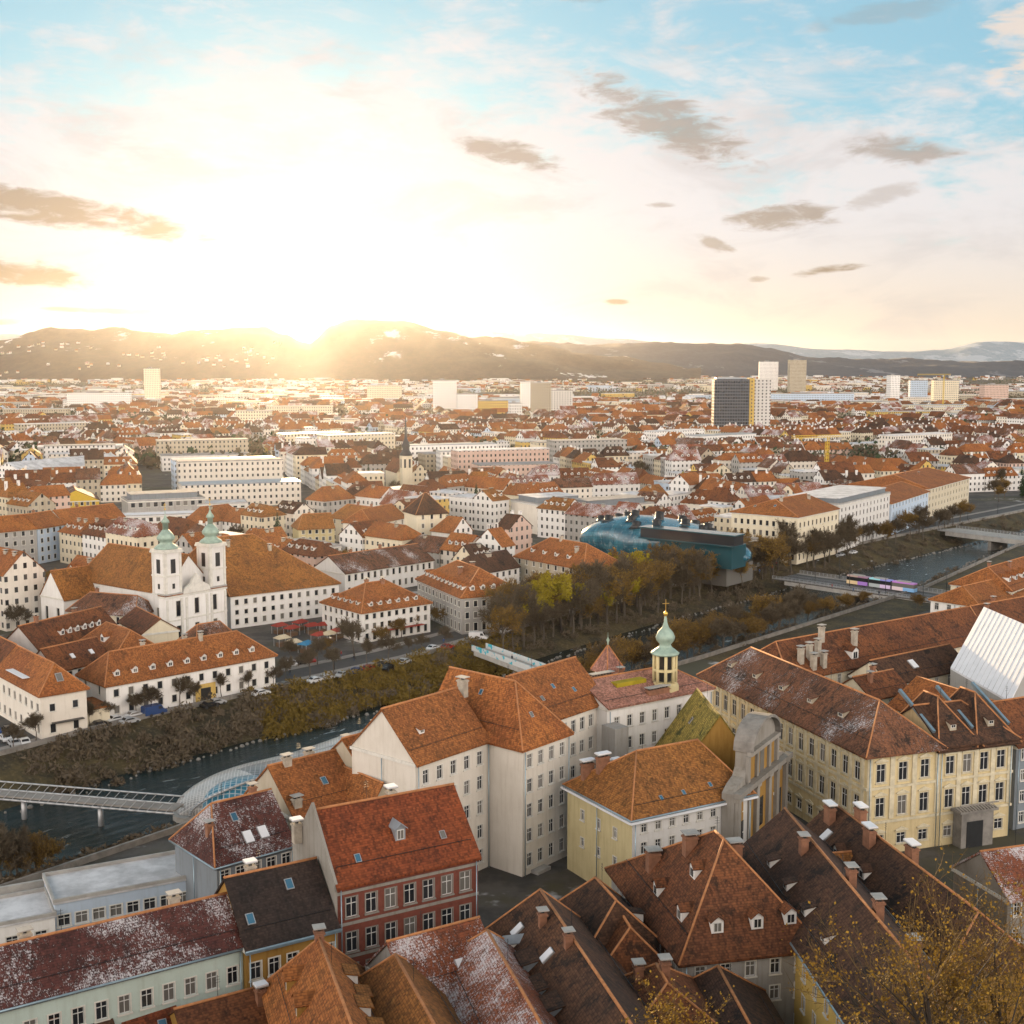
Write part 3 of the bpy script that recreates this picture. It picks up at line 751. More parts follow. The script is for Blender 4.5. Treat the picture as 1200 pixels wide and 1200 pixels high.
# quay road and promenade of the far bank, stone parapet
def strip(name, mat, L, o0, o1, z, i0=1, i1=8):
    b = MB(); k = 0
    for i in range(i0, i1 + 1):
        d_ = (L[min(i + 1, len(L) - 1)] - L[i - 1]).normalized(); nn = Vector((-d_.y, d_.x))
        for o in (o0, o1): q = L[i] + nn * o; b.v.append((q.x, q.y, z))
    for i in range(i1 - i0): b.f.append((2 * i, 2 * i + 2, 2 * i + 3, 2 * i + 1)); b.m.append(0); b.sm.append(False)
    return struct(b.build(name, [M[mat]], uv=False))
o = strip('quay_road', 'asphalt', FAR, 4.5, 11.5, .008)
for p in o.data.polygons: p.flip()
o = strip('promenade', 'paving', FAR, .6, 4.2, .13)
for p in o.data.polygons: p.flip()
o = strip('pavement', 'paving', FAR, 11.8, 14.5, .13)
for p in o.data.polygons: p.flip()
def wall_line(name, label, L, off_, h, i0, i1, zb=-1.0, th=.5, mat='quay_stone'):
    b = MB()
    for i in range(i0, i1):
        q = []
        for j in (i, i + 1):
            d_ = (L[min(j + 1, len(L) - 1)] - L[j - 1]).normalized(); nn = Vector((-d_.y, d_.x)); q.append((L[j] + nn * off_, L[j] + nn * (off_ + th)))
        (a, a2), (c_, c2) = q
        b.add([(a.x, a.y, zb), (c_.x, c_.y, zb), (c2.x, c2.y, zb), (a2.x, a2.y, zb), (a.x, a.y, h), (c_.x, c_.y, h), (c2.x, c2.y, h), (a2.x, a2.y, h)],
              [(0, 1, 5, 4), (1, 2, 6, 5), (2, 3, 7, 6), (3, 0, 4, 7), (4, 5, 6, 7)])
    return tag(b.build(name, [M[mat]], uv=False), label, 'wall')
wall_line('quay_wall', 'low stone parapet along the far river bank road', FAR, -.3, .9, 1, 8, -2.2)
wall_line('quay_wall', 'stone wall along the near river bank behind the houses', NEAR, -.6, 1.0, 1, 8, -3)
# broad steps of stone rubble at the waterline, both banks
for L, o0, nm in ((FAR, -17.5, 'far'), (NEAR, 12.0, 'near')):
    b = MB(); rnd = random.Random(5)
    for i in range(1, 8):
        a, c_ = L[i], L[i + 1]; d_ = (c_ - a); m2 = int(min(d_.length, 260) / 1.6); nn = Vector((-d_.y, d_.x)).normalized()
        for k in range(m2):
            q = a + d_ * (k / m2) + nn * (o0 + rnd.uniform(-1.2, 1.2)); r = rnd.uniform(.2, .6); z = -5.2
            b.lathe([(r * .9, z - .5), (r, z), (r * .55, z + r * .5)], 5, 0, (q.x, q.y), rot=rnd.random() * 6)
    tag(b.build('riverbank_stones', [M['quay_stone']], uv=False), 'grey riprap stones along the %s edge of the water' % nm, 'stones', kind='stuff')
# castle hill below the camera
b = MB(); nx, ny = 40, 34
def hillz(x, y):
    r = math.hypot(x * .75, y)
    z = 72.5 - r * .66
    z += 3.0 * (noise.noise(Vector((x * .03, y * .03, 0))))
    return z
for j in range(ny + 1):
    for i in range(nx + 1):
        x = -170 + 340 * i / nx; y = -160 + 285 * j / ny; z = hillz(x, y)
        lim = 75 - max(y, 0) * .60 - 2.0
        if abs(x) < y * .5 + 14: z = min(z, lim)
        b.v.append((x, y, max(z, -1.2)))
for j in range(ny):
    for i in range(nx):
        a = j * (nx + 1) + i; b.f.append((a, a + 1, a + nx + 2, a + nx + 1)); b.m.append(0); b.sm.append(True)
struct(b.build('hillside', [M['bank']], uv=False))
# wooded ranges
def rng(name, mat, prof_, Db, Dr, seed, amp, x0, x1, stp=5):
    b = MB(); cols = int((x1 - x0) / stp) + 1; K = 14
    xs = [p[0] for p in prof_]
    def prof_y(x):
        if x <= xs[0]: return prof_[0][1]
        for (a, ya), (c_, yc) in zip(prof_, prof_[1:]):
            if x <= c_:
                s_ = (x - a) / (c_ - a); s_ = s_ * s_ * (3 - 2 * s_); return ya + (yc - ya) * s_
        return prof_[-1][1]
    for i in range(cols):
        x = x0 + i * stp; y = prof_y(x); zr = 75 + Dr * (425 - y) / 1500
        for j in range(2 * K):
            tt = j / K
            if tt <= 1: D = Db + (Dr - Db) * tt; z = zr * (math.sin(tt * math.pi / 2) ** 1.15)
            else: D = Dr + (Dr - Db) * (tt - 1); z = zr * (math.cos((tt - 1) * math.pi / 2))
            wx_ = (x - 600) / 1500 * D
            z += amp * (noise.fractal(Vector((wx_ * .0016, D * .0016, seed)), .7, 2.0, 5)) * min(1, tt * 2, 3) * (1 if tt < .9 else .35)
            z += amp * .12 * noise.noise(Vector((wx_ * .02, D * .02, seed)))
            b.v.append((wx_, D, z if j not in (0, 2 * K - 1) else -20))
    for i in range(cols - 1):
        for j in range(2 * K - 1):
            a = i * 2 * K + j; b.f.append((a, a + 2 * K, a + 2 * K + 1, a + 1)); b.m.append(0); b.sm.append(True)
    return struct(b.build(name, [M[mat]], uv=False))
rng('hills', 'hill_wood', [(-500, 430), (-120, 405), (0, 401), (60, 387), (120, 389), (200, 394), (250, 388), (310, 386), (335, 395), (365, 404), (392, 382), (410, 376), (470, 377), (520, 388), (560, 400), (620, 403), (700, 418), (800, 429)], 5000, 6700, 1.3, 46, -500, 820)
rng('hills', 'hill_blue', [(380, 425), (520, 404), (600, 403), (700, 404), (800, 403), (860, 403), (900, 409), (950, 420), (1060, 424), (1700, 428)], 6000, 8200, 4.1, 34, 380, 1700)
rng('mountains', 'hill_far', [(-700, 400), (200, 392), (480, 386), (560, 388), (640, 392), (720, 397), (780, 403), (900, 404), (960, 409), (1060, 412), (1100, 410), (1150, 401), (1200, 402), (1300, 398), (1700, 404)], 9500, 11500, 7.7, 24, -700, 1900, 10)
# the air
b = MB(); b.box(-GR - 500, GR + 500, -GR - 500, GR + 500, -8.5, 450)
hz = b.build('haze', [], uv=False)
m, t, bs = newmat('haze'); t.n.clear()
pv = t.node('ShaderNodeVolumePrincipled', {'Color': (.96, .96, 1.0, 1), 'Density': 0.72e-5, 'Anisotropy': .82})
t.node('ShaderNodeOutputMaterial', {1: pv.outputs[0]})
hz.data.materials.append(m); tag(hz, 'thin evening haze over the whole city', 'haze', kind='stuff')

o = strip('towpath', 'bank', NEAR, -.8, -17, .012, 5, 7)
# ---------------------------------------------------------------- trees
def rdir(rnd, d_, sp):
    v = Vector((rnd.gauss(0, 1), rnd.gauss(0, 1), rnd.gauss(0, 1))).normalized()
    return (d_ + v * sp).normalized()
def tree_parts(seed, H_, kind, twigw=.05, ntw=5, dens=1.0, spread=1.0, prune=.22):
    """bare or half bare broadleaf tree: returns (trunk mesh, crown mesh)"""
    rnd = random.Random(seed); T = MB(); K = MB(); tips = []
    def grow(p, d_, L, r, lev):
        segs = 3; q = p
        for i in range(segs):
            d_ = rdir(rnd, d_, .13 + .05 * lev); d_.z += .04; d_.normalize()
            e = q + d_ * (L / segs); r2 = r * .80
            if lev < 3: T.bar(q, e, r, 0, r2, n=5 if lev < 2 else 3, cap=False)
            else: K.bar(q, e, max(r, twigw * .7), 0, max(r2, twigw * .5), n=3, cap=False)
            q = e; r = r2
            if lev >= 1 or i == segs - 1:
                nb = (2 if lev < 3 else 3) if not (lev == 0) else 5
                for k in range(nb):
                    if lev >= 1 and rnd.random() < prune: continue
                    if lev < 4:
                        sp = (.55 if lev == 0 else .62) * spread
                        grow(q, rdir(rnd, d_, sp + .15 * rnd.random()), L * rnd.uniform(.58, .76), r * .62, lev + 1)
                    elif rnd.random() < dens: tips.append((q, d_))
    grow(Vector((0, 0, -.5)), Vector((0, 0, 1)), H_ * .33, H_ * .022, 0)
    rnd.shuffle(tips); tips = tips[:2600]
    for q, d_ in tips:
        for k in range(ntw):
            e = rdir(rnd, d_, .75) * rnd.uniform(.5, 1.15) * H_ * .055
            s = Vector((rnd.gauss(0, 1), rnd.gauss(0, 1), rnd.gauss(0, 1))).normalized() * twigw
            K.add([q - s * .5, q + s * .5, q + e], [(0, 1, 2)])
            if kind != 'bare' and rnd.random() < (1.0 if kind == 'leafy' else .35):
                for _ in range(2 if kind == 'leafy' else 1):
                    c_ = q + e * rnd.random(); a = Vector((rnd.gauss(0, 1), rnd.gauss(0, 1), rnd.gauss(0, 1))).normalized(); g = a.orthogonal().normalized()
                    z_ = H_ * (.011 if kind == 'leafy' else .008)
                    K.add([c_ - a * z_, c_ + g * z_, c_ + a * z_, c_ - g * z_], [(0, 1, 2, 3)], 1)
    return T, K
def tree_proto(nm, seed, H_, kind, bark, tw, lf, **kw):
    T, K = tree_parts(seed, H_, kind, **kw)
    return (T.mesh('trunk', [M[bark]], False), K.mesh('crown', [M[tw], M[lf]], False))
def conifer(seed, H_):
    rnd = random.Random(seed); T = MB(); K = MB()
    T.bar((0, 0, -.5), (0, 0, H_ * .96), H_ * .02, 0, .03, n=6)
    z = H_ * .1
    while z < H_ * .98:
        rr = (H_ - z) * .24 + .15
        for k in range(10):
            an = rnd.random() * 6.28; L = rr * rnd.uniform(.7, 1.15); e = Vector((math.cos(an) * L, math.sin(an) * L, z - L * .35)); p = Vector((0, 0, z + .2))
            sd_ = Vector((-math.sin(an), math.cos(an), 0)) * L * .24
            m_ = p.lerp(e, .6)
            K.add([p, m_ - sd_ - Vector((0, 0, L * .12)), e, m_ + sd_ - Vector((0, 0, L * .12)), m_ + Vector((0, 0, L * .06))], [(0, 1, 4), (1, 2, 4), (2, 3, 4), (3, 0, 4)])
        z += H_ * .022
    return T.mesh('trunk', [M['bark']], False), K.mesh('crown', [M['needles']], False)
TP = {
 'bare0': tree_proto('t', 1, 13, 'bare', 'light_bark', 'twigs', 'leaves_gold', twigw=.085, ntw=3, dens=.38),
 'bare1': tree_proto('t', 2, 14, 'bare', 'light_bark', 'twigs', 'leaves_gold', twigw=.085, ntw=3, dens=.38, spread=.8),
 'bare2': tree_proto('t', 3, 12, 'half', 'light_bark', 'twigs_warm', 'leaves_gold', twigw=.08, ntw=3, dens=.38, spread=1.15),
 'leafy0': tree_proto('t', 4, 13, 'leafy', 'bark', 'twigs', 'leaves_olive', twigw=.08, ntw=4, dens=.7, spread=1.1),
 'leafy1': tree_proto('t', 5, 14, 'leafy', 'bark', 'twigs_warm', 'leaves_olive', twigw=.08, ntw=4, dens=.6, spread=.95),
 'gold0': tree_proto('t', 6, 12, 'half', 'light_bark', 'twigs_warm', 'leaves_gold', twigw=.08, ntw=3, dens=.38, spread=1.0),
 'fir0': conifer(7, 15), 'fir1': conifer(8, 12),
}
TDESC = {'bare0': 'bare grey brown tree', 'bare1': 'tall bare tree with upright limbs', 'bare2': 'wide bare tree with warm brown twigs', 'leafy0': 'bushy olive green tree',
         'leafy1': 'rounded yellow green tree', 'gold0': 'tree with sparse golden leaves', 'fir0': 'dark green conifer', 'fir1': 'short dark conifer'}
def tree(kind, x, y, z=0, sc=1.0, rnd=random, label=None, group=None, rz=None):
    tr, cr = TP[kind]
    o = empty('conifer' if 'fir' in kind else 'tree', (x, y, z), rnd.random() * 6.28 if rz is None else rz); o.scale = (sc * rnd.uniform(.9, 1.1), sc * rnd.uniform(.9, 1.1), sc)
    link('trunk', tr, o); link('crown', cr, o)
    tag(o, label or TDESC[kind], 'conifer' if 'fir' in kind else 'tree', group, auto=label is None)
    return o
RT = random.Random(77)
def treepx(kind, px_, py_, h=None, z=0, sc=None, **kw):
    """tree whose foot stands at photo point (px_, py_) on ground height z; h = tree height in metres"""
    p = P(px_, py_, z); base = {'bare0': 13, 'bare1': 14, 'bare2': 12, 'leafy0': 13, 'leafy1': 14, 'gold0': 12, 'fir0': 15, 'fir1': 12}[kind]
    return tree(kind, p.x, p.y, z, (h or base) / base, RT, **kw)
# ================================================================ the near bank: old town houses
GN = 'old town houses below the castle hill'
# pale mint house, lower left
h, L = front('town_house', 'mint green house with a long dark red roof dusted with snow, lower left corner', (-40, 1190), (284, 1107), 13, 'house')
h.wing(0, 0, L, 9.6, 13, 3.7, roof='tile_snowred', wall='wall_mint', win={'f': (12, [(1.6, 1.9), (5.2, 1.9), (8.9, 1.9)], 1.15), 'r': (3, 3, 1.1)}, gutter=True)
h.chimneys([(L * .25, 6.4), (L * .8, 5.5)], 1.1, .8, 1.3, 'chimney_plaster')
# dark roofed ochre house
h, L = front('town_house', 'ochre house with a nearly black roof and blue grey gutter beside the mint house', (287, 1111), (396, 1084), 13, 'house')
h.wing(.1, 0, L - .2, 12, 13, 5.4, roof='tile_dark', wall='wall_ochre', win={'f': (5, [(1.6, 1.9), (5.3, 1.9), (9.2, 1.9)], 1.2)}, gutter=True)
b = MB(); b.box(-.2, L + .1, -.95, -.55, 12.55, 12.75); b.build('gutter_board', [M['gutter']], h.root)
h.skylights('f', [(L * .12, 2.0), (L * .62, 4.2)]); h.chimneys([(L * .3, 6.8)], 1.0, .8, 1.2, 'chimney_plaster', True)
# red brick school
h, L = front('brick_building', 'red brick building with pale window bands and a bright red tiled roof', (395, 1037), (560, 1001), 17, 'building')
h.wing(0, 0, L, 13, 17, 6.4, roof='tile_red', wall='brick', trim='wall_stone', style='trim', gutter=False,
       win={'f': (7, [(1.2, 2.3), (5.0, 2.3), (8.8, 2.3), (12.9, 2.3)], 1.35, .5), 'r': (2, 4, 1.2)})
h.bands(0, 0, L, 13, [4.3, 8.1, 12.0, 15.7], 'wall_stone', .08, .35)
h.box('gable_wall', 'wall_stone', -.35, -.03, -.1, 13.1, -.5, 17.2)
b = MB(); b.add([(-.35, -.3, 17.2), (-.35, 13.3, 17.2), (-.35, 6.5, 24.6), (-.03, -.3, 17.2), (-.03, 13.3, 17.2), (-.03, 6.5, 24.6)], [(0, 2, 1), (3, 4, 5), (0, 3, 5, 2), (1, 2, 5, 4)]); b.build('parapet_gable', [M['wall_stone']], h.root)
h.skylights('f', [(L * .18, 1.6), (L * .80, 2.1)], sc=.8)
h.dormers('f', [(L * .50, 2.4)], 'gable', 1.3, 1.5, 'metal_roof', 'metal_roof')
h.chimneys([(-.9, 10), (L * .55, 6.9)], 1.0, .9, .9, 'chimney_plaster', True)
# dark red house by the island bridge
h, L = front('town_house', 'dark red roofed house with white skylights beside the flat snowy roof', (254, 1013), (344, 988), 11, 'house')
h.wing(0, 0, L, 12, 11, 5.6, roof='tile_snowred', wall='wall_slate', win={'f': (5, [(5.4, 2.0), (8.3, 1.6)], 1.3)}, hips=(2.5, 0), gutter=True)
h.skylights('f', [(L * .48, 1.6), (L * .68, 1.7)], True, 1.3); h.skylights('f', [(L * .42, 4.0)]); h.chimneys([(L * .1, 4), (L * .78, 6.3)], .9, .7, 1.2)
# flat roofed market hall with snow on the roof
h, L = front('low_hall', 'long low hall with a snow covered flat roof and blue grey walls', (64, 1060), (242, 1027), 6, 'hall')
h.wing(0, 0, L, 9.5, 6, flat='dirtysnow', wall='wall_blue', trim='trim', cornice=False, win={'f': (9, [(2.9, 1.5)], 1.5)})
h.wing(-14, -.6, 13.9, 8.6, 4.6, flat='dirtysnow', wall='wall_white', cornice=False, win={'f': (4, [(1.6, 1.5)], 1.4)}, wallname='annex_wall', roofname='annex_roof')
h.box('canopy', 'metal_roof', 1, L - 1, -2.1, -.03, 2.3, 2.5)
h.box('terrace_parapet', 'concrete', -30, L, 9.9, 10.4, -.5, 5.6)
# orange roofed pair behind the brick school
h, L = front('town_house', 'low orange roofed house between the brick building and the island', (344, 957), (441, 931), 12, 'house')
h.wing(0, 0, L, 13, 12, 5.5, roof='tile_orange', wall='wall_beige', win={'f': (5, 3, 1.1), 'l': (3, 3, 1.1)}); h.chimneys([(1.2, 1.0), (L * .5, 7), (L * .2, 6.2)], 1.2, .9, 1.0, 'chimney_plaster'); h.skylights('f', [(L * .5, 3)])
h.wing(L - 5.5, -5.5, 5.5, 12, 11.5, 4.0, 'y', (0, 0), roof='tile_bright', wall='wall_beige', occ=False, wallname='wing_wall', roofname='wing_roof')
h, L = front('town_house', 'broad orange roofed house against the tall pale school', (443, 933), (498, 916), 13, 'house')
h.wing(0, 0, L, 16, 13, 6.6, roof='tile_orange', wall='wall_beige', win={'f': (4, 3, 1.1)}); h.chimneys([(L * .28, 10.5), (L * .7, 8)], 1.0, .8, 1.1, 'chimney_plaster'); h.skylights('f', [(L * .5, 3), (L * .25, 5)]); h.dormers('f', [(L * .42, 2.2)], 'gable', 1.2, 1.1)
# large pale five storey block
h = House('school_building', 'large pale five storey block with projecting centre and orange roof', 'building', *P(612, 875, 19.7)[:2], R(49.5))
W5 = [(1.2 + 3.75 * i, 2.0) for i in range(5)]
h.wing(-15.5, 6.4, 15.4, 13, 19.7, 6.3, roof='tile_orange', wall='wall_warmwhite', win={'f': (5, W5, 1.1, .6)})
h.dormers('f', [(4, 2.6)], 'shed', 1.0, .7); h.chimneys([(1.6, 13.2)], 1.0, 1.4, 1.2, 'chimney_plaster')
h.wing(11.1, 6.0, 17.5, 13, 19.7, 6.0, roof='tile_orange', wall='wall_warmwhite', win={'f': (7, W5, 1.1, .6)}, wallname='east_wall', roofname='east_roof')
h.skylights('f', [(4, 2.5), (8, 3.6), (12, 2.4)], sc=.7)
h.wing(0, 0, 11, 19.4, 19.7, 7.4, 'y', (6, 0), roof='tile_orange', wall='wall_warmwhite', win={'f': (4, W5, 1.1, .4)}, wallname='centre_wall', roofname='centre_roof')
h.skylights('f', [(5, 2.4), (9, 3.6)], sc=.7); h.skylights('l', [(4, 2), (8, 3.8)], sc=.7)
h.box('entrance_step', 'concrete', 2, 5, -1.4, -.05, -.1, .5)
# pale block with the pinkish roof
h, L = front('convent_building', 'white convent block with a flat pitched pinkish roof and green terrace', (712, 830), (834, 806), 19.5, 'building')
h.wing(0, 0, L, 14, 19.5, 2.8, roof='tile_pink', wall='wall_white', hips=(0, 4), win={'f': (8, [(1 + 3.7 * i, 1.9) for i in range(5)], 1.0, .6)})
h.chimneys([(L * .5, .9), (L * .33, 11)], 4.5, .9, .7, 'chimney'); h.chimneys([(L * .55, 12), (L * .9, 9)], .9, .7, 1.2)
h.box('roof_terrace', 'leaves_olive', L * .22, L * .5, 3.8, 7.6, 20.6, 22.0)
h.box('stair_tower', 'wall_grey', -1.2, 1.6, -3.4, -.03, -.5, 17.0)
# small gable turret
h = House('stair_turret', 'small pale stair turret with an orange cap and finial behind the pinkish roof', 'tower', *P(712, 800, 18)[:2], R(40))
h.wing(-1.6, -1.6, 3.2, 3.2, 21.3, 3.2, 'x', (1.5, 1.5), roof='tile_pink', wall='wall_white', win={'f': (1, [(19, 1.4)], .8), 'l': (1, [(19, 1.4)], .8)})
b = MB(); b.lathe([(.14, 24.2), (.14, 25.4), (.3, 25.8), (.05, 26.3), (.02, 27.2)], 8); b.build('finial', [M['copper']], h.root)
# octagonal bell turret, green and gold
p = P(779, 797, 21.5); h = House('bell_turret', 'octagonal pale green bell turret with onion dome and gold cross', 'tower', p.x, p.y, R(20))
b = MB(); b.lathe([(2.5, 13), (2.5, 20.8), (2.1, 21.0), (2.1, 21.4)], 8, smooth=False); b.build('base', [M['wall_lemon']], h.root)
b = MB()
for k in range(8):
    a = 2 * math.pi * (k + .5) / 8; b.bar((1.85 * math.cos(a), 1.85 * math.sin(a), 21.3), (1.85 * math.cos(a), 1.85 * math.sin(a), 26.2), .30, n=6)
    a2 = 2 * math.pi * (k + 1.5) / 8; b.bar((1.8 * math.cos(a), 1.8 * math.sin(a), 23.4), (1.8 * math.cos(a2), 1.8 * math.sin(a2), 23.4), .3, n=4)
b.lathe([(1.1, 21.3), (1.1, 26)], 8, 1, smooth=False)
b.build('lantern', [M['wall_lemon'], M['dark_metal']], h.root)
b = MB(); b.lathe([(2.3, 26.0), (2.45, 26.25), (1.9, 26.7), (1.2, 27.2), (.9, 27.7), (1.5, 28.4), (1.65, 29.0), (1.3, 29.8), (.6, 30.6), (.3, 31.5), (.16, 32.6)], 16); b.build('onion_dome', [M['copper']], h.root)
b = MB(); b.lathe([(.05, 32.4), (.38, 32.8), (.38, 33.1), (.05, 33.5)], 8); b.bar((0, 0, 33.3), (0, 0, 35.4), .07); b.bar((-.6, 0, 34.7), (.6, 0, 34.7), .07); b.build('cross', [M['gold']], h.root)
# church with the steep mossy roof and the ornate front
p = P(833, 808, 21.5); an = R(-86)
ox, oy = p.x - 2.2 + math.sin(an) * 8.5, p.y - math.cos(an) * 8.5
h = House('church', 'church with a steep mossy roof and a grey curved gable front beside the palace', 'church', ox, oy, an)
h.wing(0, 0, 16, 17, 9.5, 12.0, 'x', (0, 0), roof='tile_mossy', wall='wall_ochre', over=.4, win={'f': (4, [(3, 4)], 1.4)}, ridge=False)
h.skylights('f', [(7, 6), (11, 3)], sc=.9)
fr = empty('front', (0, 0, 0)); fr.parent = h.root
fa = Vector((31.6, 176.0)); fb = Vector((43.0, 195.5)); fu = (fb - fa).normalized(); FWD = (fb - fa).length
rel = Matrix.Rotation(-an, 4, 'Z') @ Matrix.Translation((fa.x - ox, fa.y - oy, 0)); fr.location = rel.to_translation(); fr.rotation_euler = (0, 0, math.atan2(fu.y, fu.x) - an)
k_ = FWD / 21
prof_ = [(0, 0), (21, 0), (21, 14.0), (19.5, 14.8), (17.2, 15.4), (16.3, 16.5), (16.1, 18.6)]
arc = [(10.5 + 5.7 * math.cos(a * math.pi / 12), 18.8 + 3.6 * math.sin(a * math.pi / 12)) for a in range(13)]
poly = [(y * k_, z) for y, z in prof_ + arc + [(4.9, 18.6), (4.7, 16.5), (3.8, 15.4), (1.5, 14.8), (0, 14.0)]]; arc = [(y * k_, z) for y, z in arc]
nP = len(poly); b = MB()
b.add([(x, 0, z) for x, z in poly] + [(x, 1.9, z) for x, z in poly], [tuple(range(nP)), tuple(range(nP, 2 * nP))[::-1]] + [((i + 1) % nP, i, nP + i, nP + (i + 1) % nP) for i in range(nP)])
b.build('front_wall', [M['wall_stone']], fr)
b = MB(); b.box(1.2, FWD - 1.2, -.06, -.004, .3, 12.6); b.box(5.4 * k_, 15.6 * k_, -.06, -.004, 14.4, 18.2); b.build('front_panel', [M['wall_ochre']], fr)
for x in (.7, 4.6, 8.0, 13.0, 16.4, 20.3):
    x *= k_; b = MB(); b.box(x - .6, x + .6, -.6, -.003, 0, 12.8); b.box(x - .8, x + .8, -.8, -.003, 12.803, 13.5); b.build('pilaster', [M['wall_stone']], fr)
    if 4 < x < 18: boxes('upper_pilaster', 'wall_stone', fr, [(x - .45, x + .45, -.45, -.003, 14.4, 18.3)])
boxes('cornice', 'wall_stone', fr, [(-.4, FWD + .4, -1.1, -.003, 13.52, 14.3), (4.6 * k_, 16.4 * k_, -.8, -.003, 18.3, 18.9)])
b = MB()
for i in range(12):
    (y1, z1), (y2, z2) = arc[i], arc[i + 1]
    b.add([(y1, -.9, z1 + .03), (y1, 2.2, z1 + .03), (y2, 2.2, z2 + .03), (y2, -.9, z2 + .03), (y1, -.9, z1 + .5), (y1, 2.2, z1 + .5), (y2, 2.2, z2 + .5), (y2, -.9, z2 + .5)],
          [(0, 1, 2, 3), (7, 6, 5, 4), (3, 7, 4, 0), (1, 5, 6, 2), (0, 4, 5, 1), (2, 6, 7, 3)])
b.build('curved_gable_cap', [M['quay_stone']], fr)
g = MB(); g.box(-.9, .9, -.10, .02, -2.2, 2.2); gm = g.mesh('window', [M['glass']], False)
for x, z in ((2.7, 7), (10.5, 8.2), (18.3, 7), (10.5, 16.6)): link('window', gm, fr, (x * k_, 0, z))
b = MB(); b.box(9.0 * k_, 12 * k_, -.14, -.004, 0, 4.2); b.build('door', [M['wood']], fr); occupy(37, 186, 10, 6, R(60))
# white house with the big orange hip roof
h, L = front('town_house', 'white house with yellow side wall, orange hip roof and snow capped chimneys', (741, 959), (880, 929), 13, 'house')
h.wing(0, 0, L, 16.5, 13, 6.0, roof='tile_amber', wall='wall_white', hips=(6.5, 3.4), gutter=True, sidemat={'l': 'wall_lemon'}, win={'f': (8, [(1, 1.7), (4.3, 1.7), (7.5, 1.7), (10.6, 1.2)], .95, .8), 'l': (3, [(4.8, 1.3), (8.8, 1.5)], .8, 2)})
b = MB(); b.box(-.75, L + .7, -.85, -.56, 12.35, 12.62); b.box(-.85, -.56, -.6, 17.1, 12.35, 12.62); b.build('gutter_board', [M['snow']], h.root)
h.chimneys([(1.8, 13.9), (3.2, 12.0), (6.2, 16.0), (8.2, 16.4), (11.6, 16.2), (14.6, 15.4)], 1.9, .8, 1.7, 'chimney', True); h.skylights('f', [(6, 1.5), (10, 1.6), (15, 1.9)], sc=.6)
# palace
h, L = front('palace', 'yellow baroque palace with two long rows of tall windows and brown roof', (1017, 882), (1187, 862), 16.4, 'palace')
RW = [(1.4, 1.7), (6.0, 3.0), (11.4, 2.9)]
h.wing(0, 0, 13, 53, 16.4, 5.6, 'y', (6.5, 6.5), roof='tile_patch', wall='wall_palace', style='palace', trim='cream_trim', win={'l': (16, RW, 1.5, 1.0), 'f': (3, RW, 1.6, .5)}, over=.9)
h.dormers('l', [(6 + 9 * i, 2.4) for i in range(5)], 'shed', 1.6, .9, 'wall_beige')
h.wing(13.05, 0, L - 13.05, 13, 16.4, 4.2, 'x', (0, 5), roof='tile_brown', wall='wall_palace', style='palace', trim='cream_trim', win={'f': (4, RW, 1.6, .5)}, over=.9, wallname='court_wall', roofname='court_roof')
for i, x in enumerate((13.2, 20.4)):
    h.wing(x, .02, 6.9, 12, 16.42, 5.6, 'y', (5.5, 3), roof='tile_brown', wall='wall_palace', over=.8, occ=False, cornice=False, z0=15.9, wallname='attic_wall', roofname='pavilion_roof')
    h.dormers('f', [(3.4, 1.4)], 'shed', 1.2, .8, 'wall_beige')
for x in (13.1, 20.3, 27.3):
    b = MB(); b.bar((x, 1.5, 17.9), (x, 10.5, 22.4), .35, n=4); b.build('valley_gutter', [M['gutter']], h.root)
boxes('pilaster', 'cream_trim', h.root, [(x - .4, x + .4, -.16, -.003, 5.6, 15.6) for x in [.45, 4.5, 8.5, 12.8] + [13.55 + (L - 14.05) / 4 * i for i in range(1, 4)] + [L - .45]])
boxes('pilaster', 'cream_trim', h.root, [(-.16, -.003, y - .35, y + .35, 5.6, 15.6) for y in [min(max(1 + i * 51 / 16, .4), 52.6) for i in range(17)]])
h.bands(0, 0, L, 53, [5.0, 10.4], 'cream_trim', .2, .4)
h.box('portal', 'quay_stone', 16, 22, -2.2, -.22, 0, 5.6); h.box('portal_door', 'dark_metal', 17, 20, -2.3, -2.203, 0, 4.2); h.box('balcony', 'quay_stone', 15.4, 22.6, -2.6, -.22, 5.62, 6.0)
b = MB()
for i in range(13): b.bar((15.7 + i * .56, -2.5, 6.0), (14.6 + i * .56, -2.5, 6.9), .09)
b.box(15.4, 22.6, -2.6, -2.35, 6.9, 7.05); b.build('balustrade', [M['wall_stone']], h.root)
# grey town house right of the palace
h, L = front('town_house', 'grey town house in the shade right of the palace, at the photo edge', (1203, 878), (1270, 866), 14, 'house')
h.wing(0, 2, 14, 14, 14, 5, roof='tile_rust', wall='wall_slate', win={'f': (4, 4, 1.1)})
# steep old house with the big pyramid roof
h, L = front('old_house', 'steep brown pyramid roofed old house with white dormers below the white house', (800, 1122), (958, 1105), 11, 'house')
h.wing(0, 0, L, 26, 11, 9.2, 'y', (8.3, 15), roof='tile_rust', wall='wall_grey', over=.7, win={'l': (7, [(1.5, 1.6), (5, 1.7), (8.2, 1.5)], 1.0, 1), 'f': (5, [(5, 1.6), (8, 1.7)], 1.1, .6)})
h.dormers('l', [(13.5, 1.2), (21, 1.4), (17.5, 4.2)], 'gable', 1.5, 1.4, tile='tile_rust'); h.dormers('f', [(4.5, 1.3), (9.2, 1.3), (13.2, 1.4)], 'gable', 1.4, 1.4)
h.chimneys([(5.6, 13.0), (12.4, 15.6), (2.6, 17.5)], 1.5, 1.3, 1.6, 'chimney')
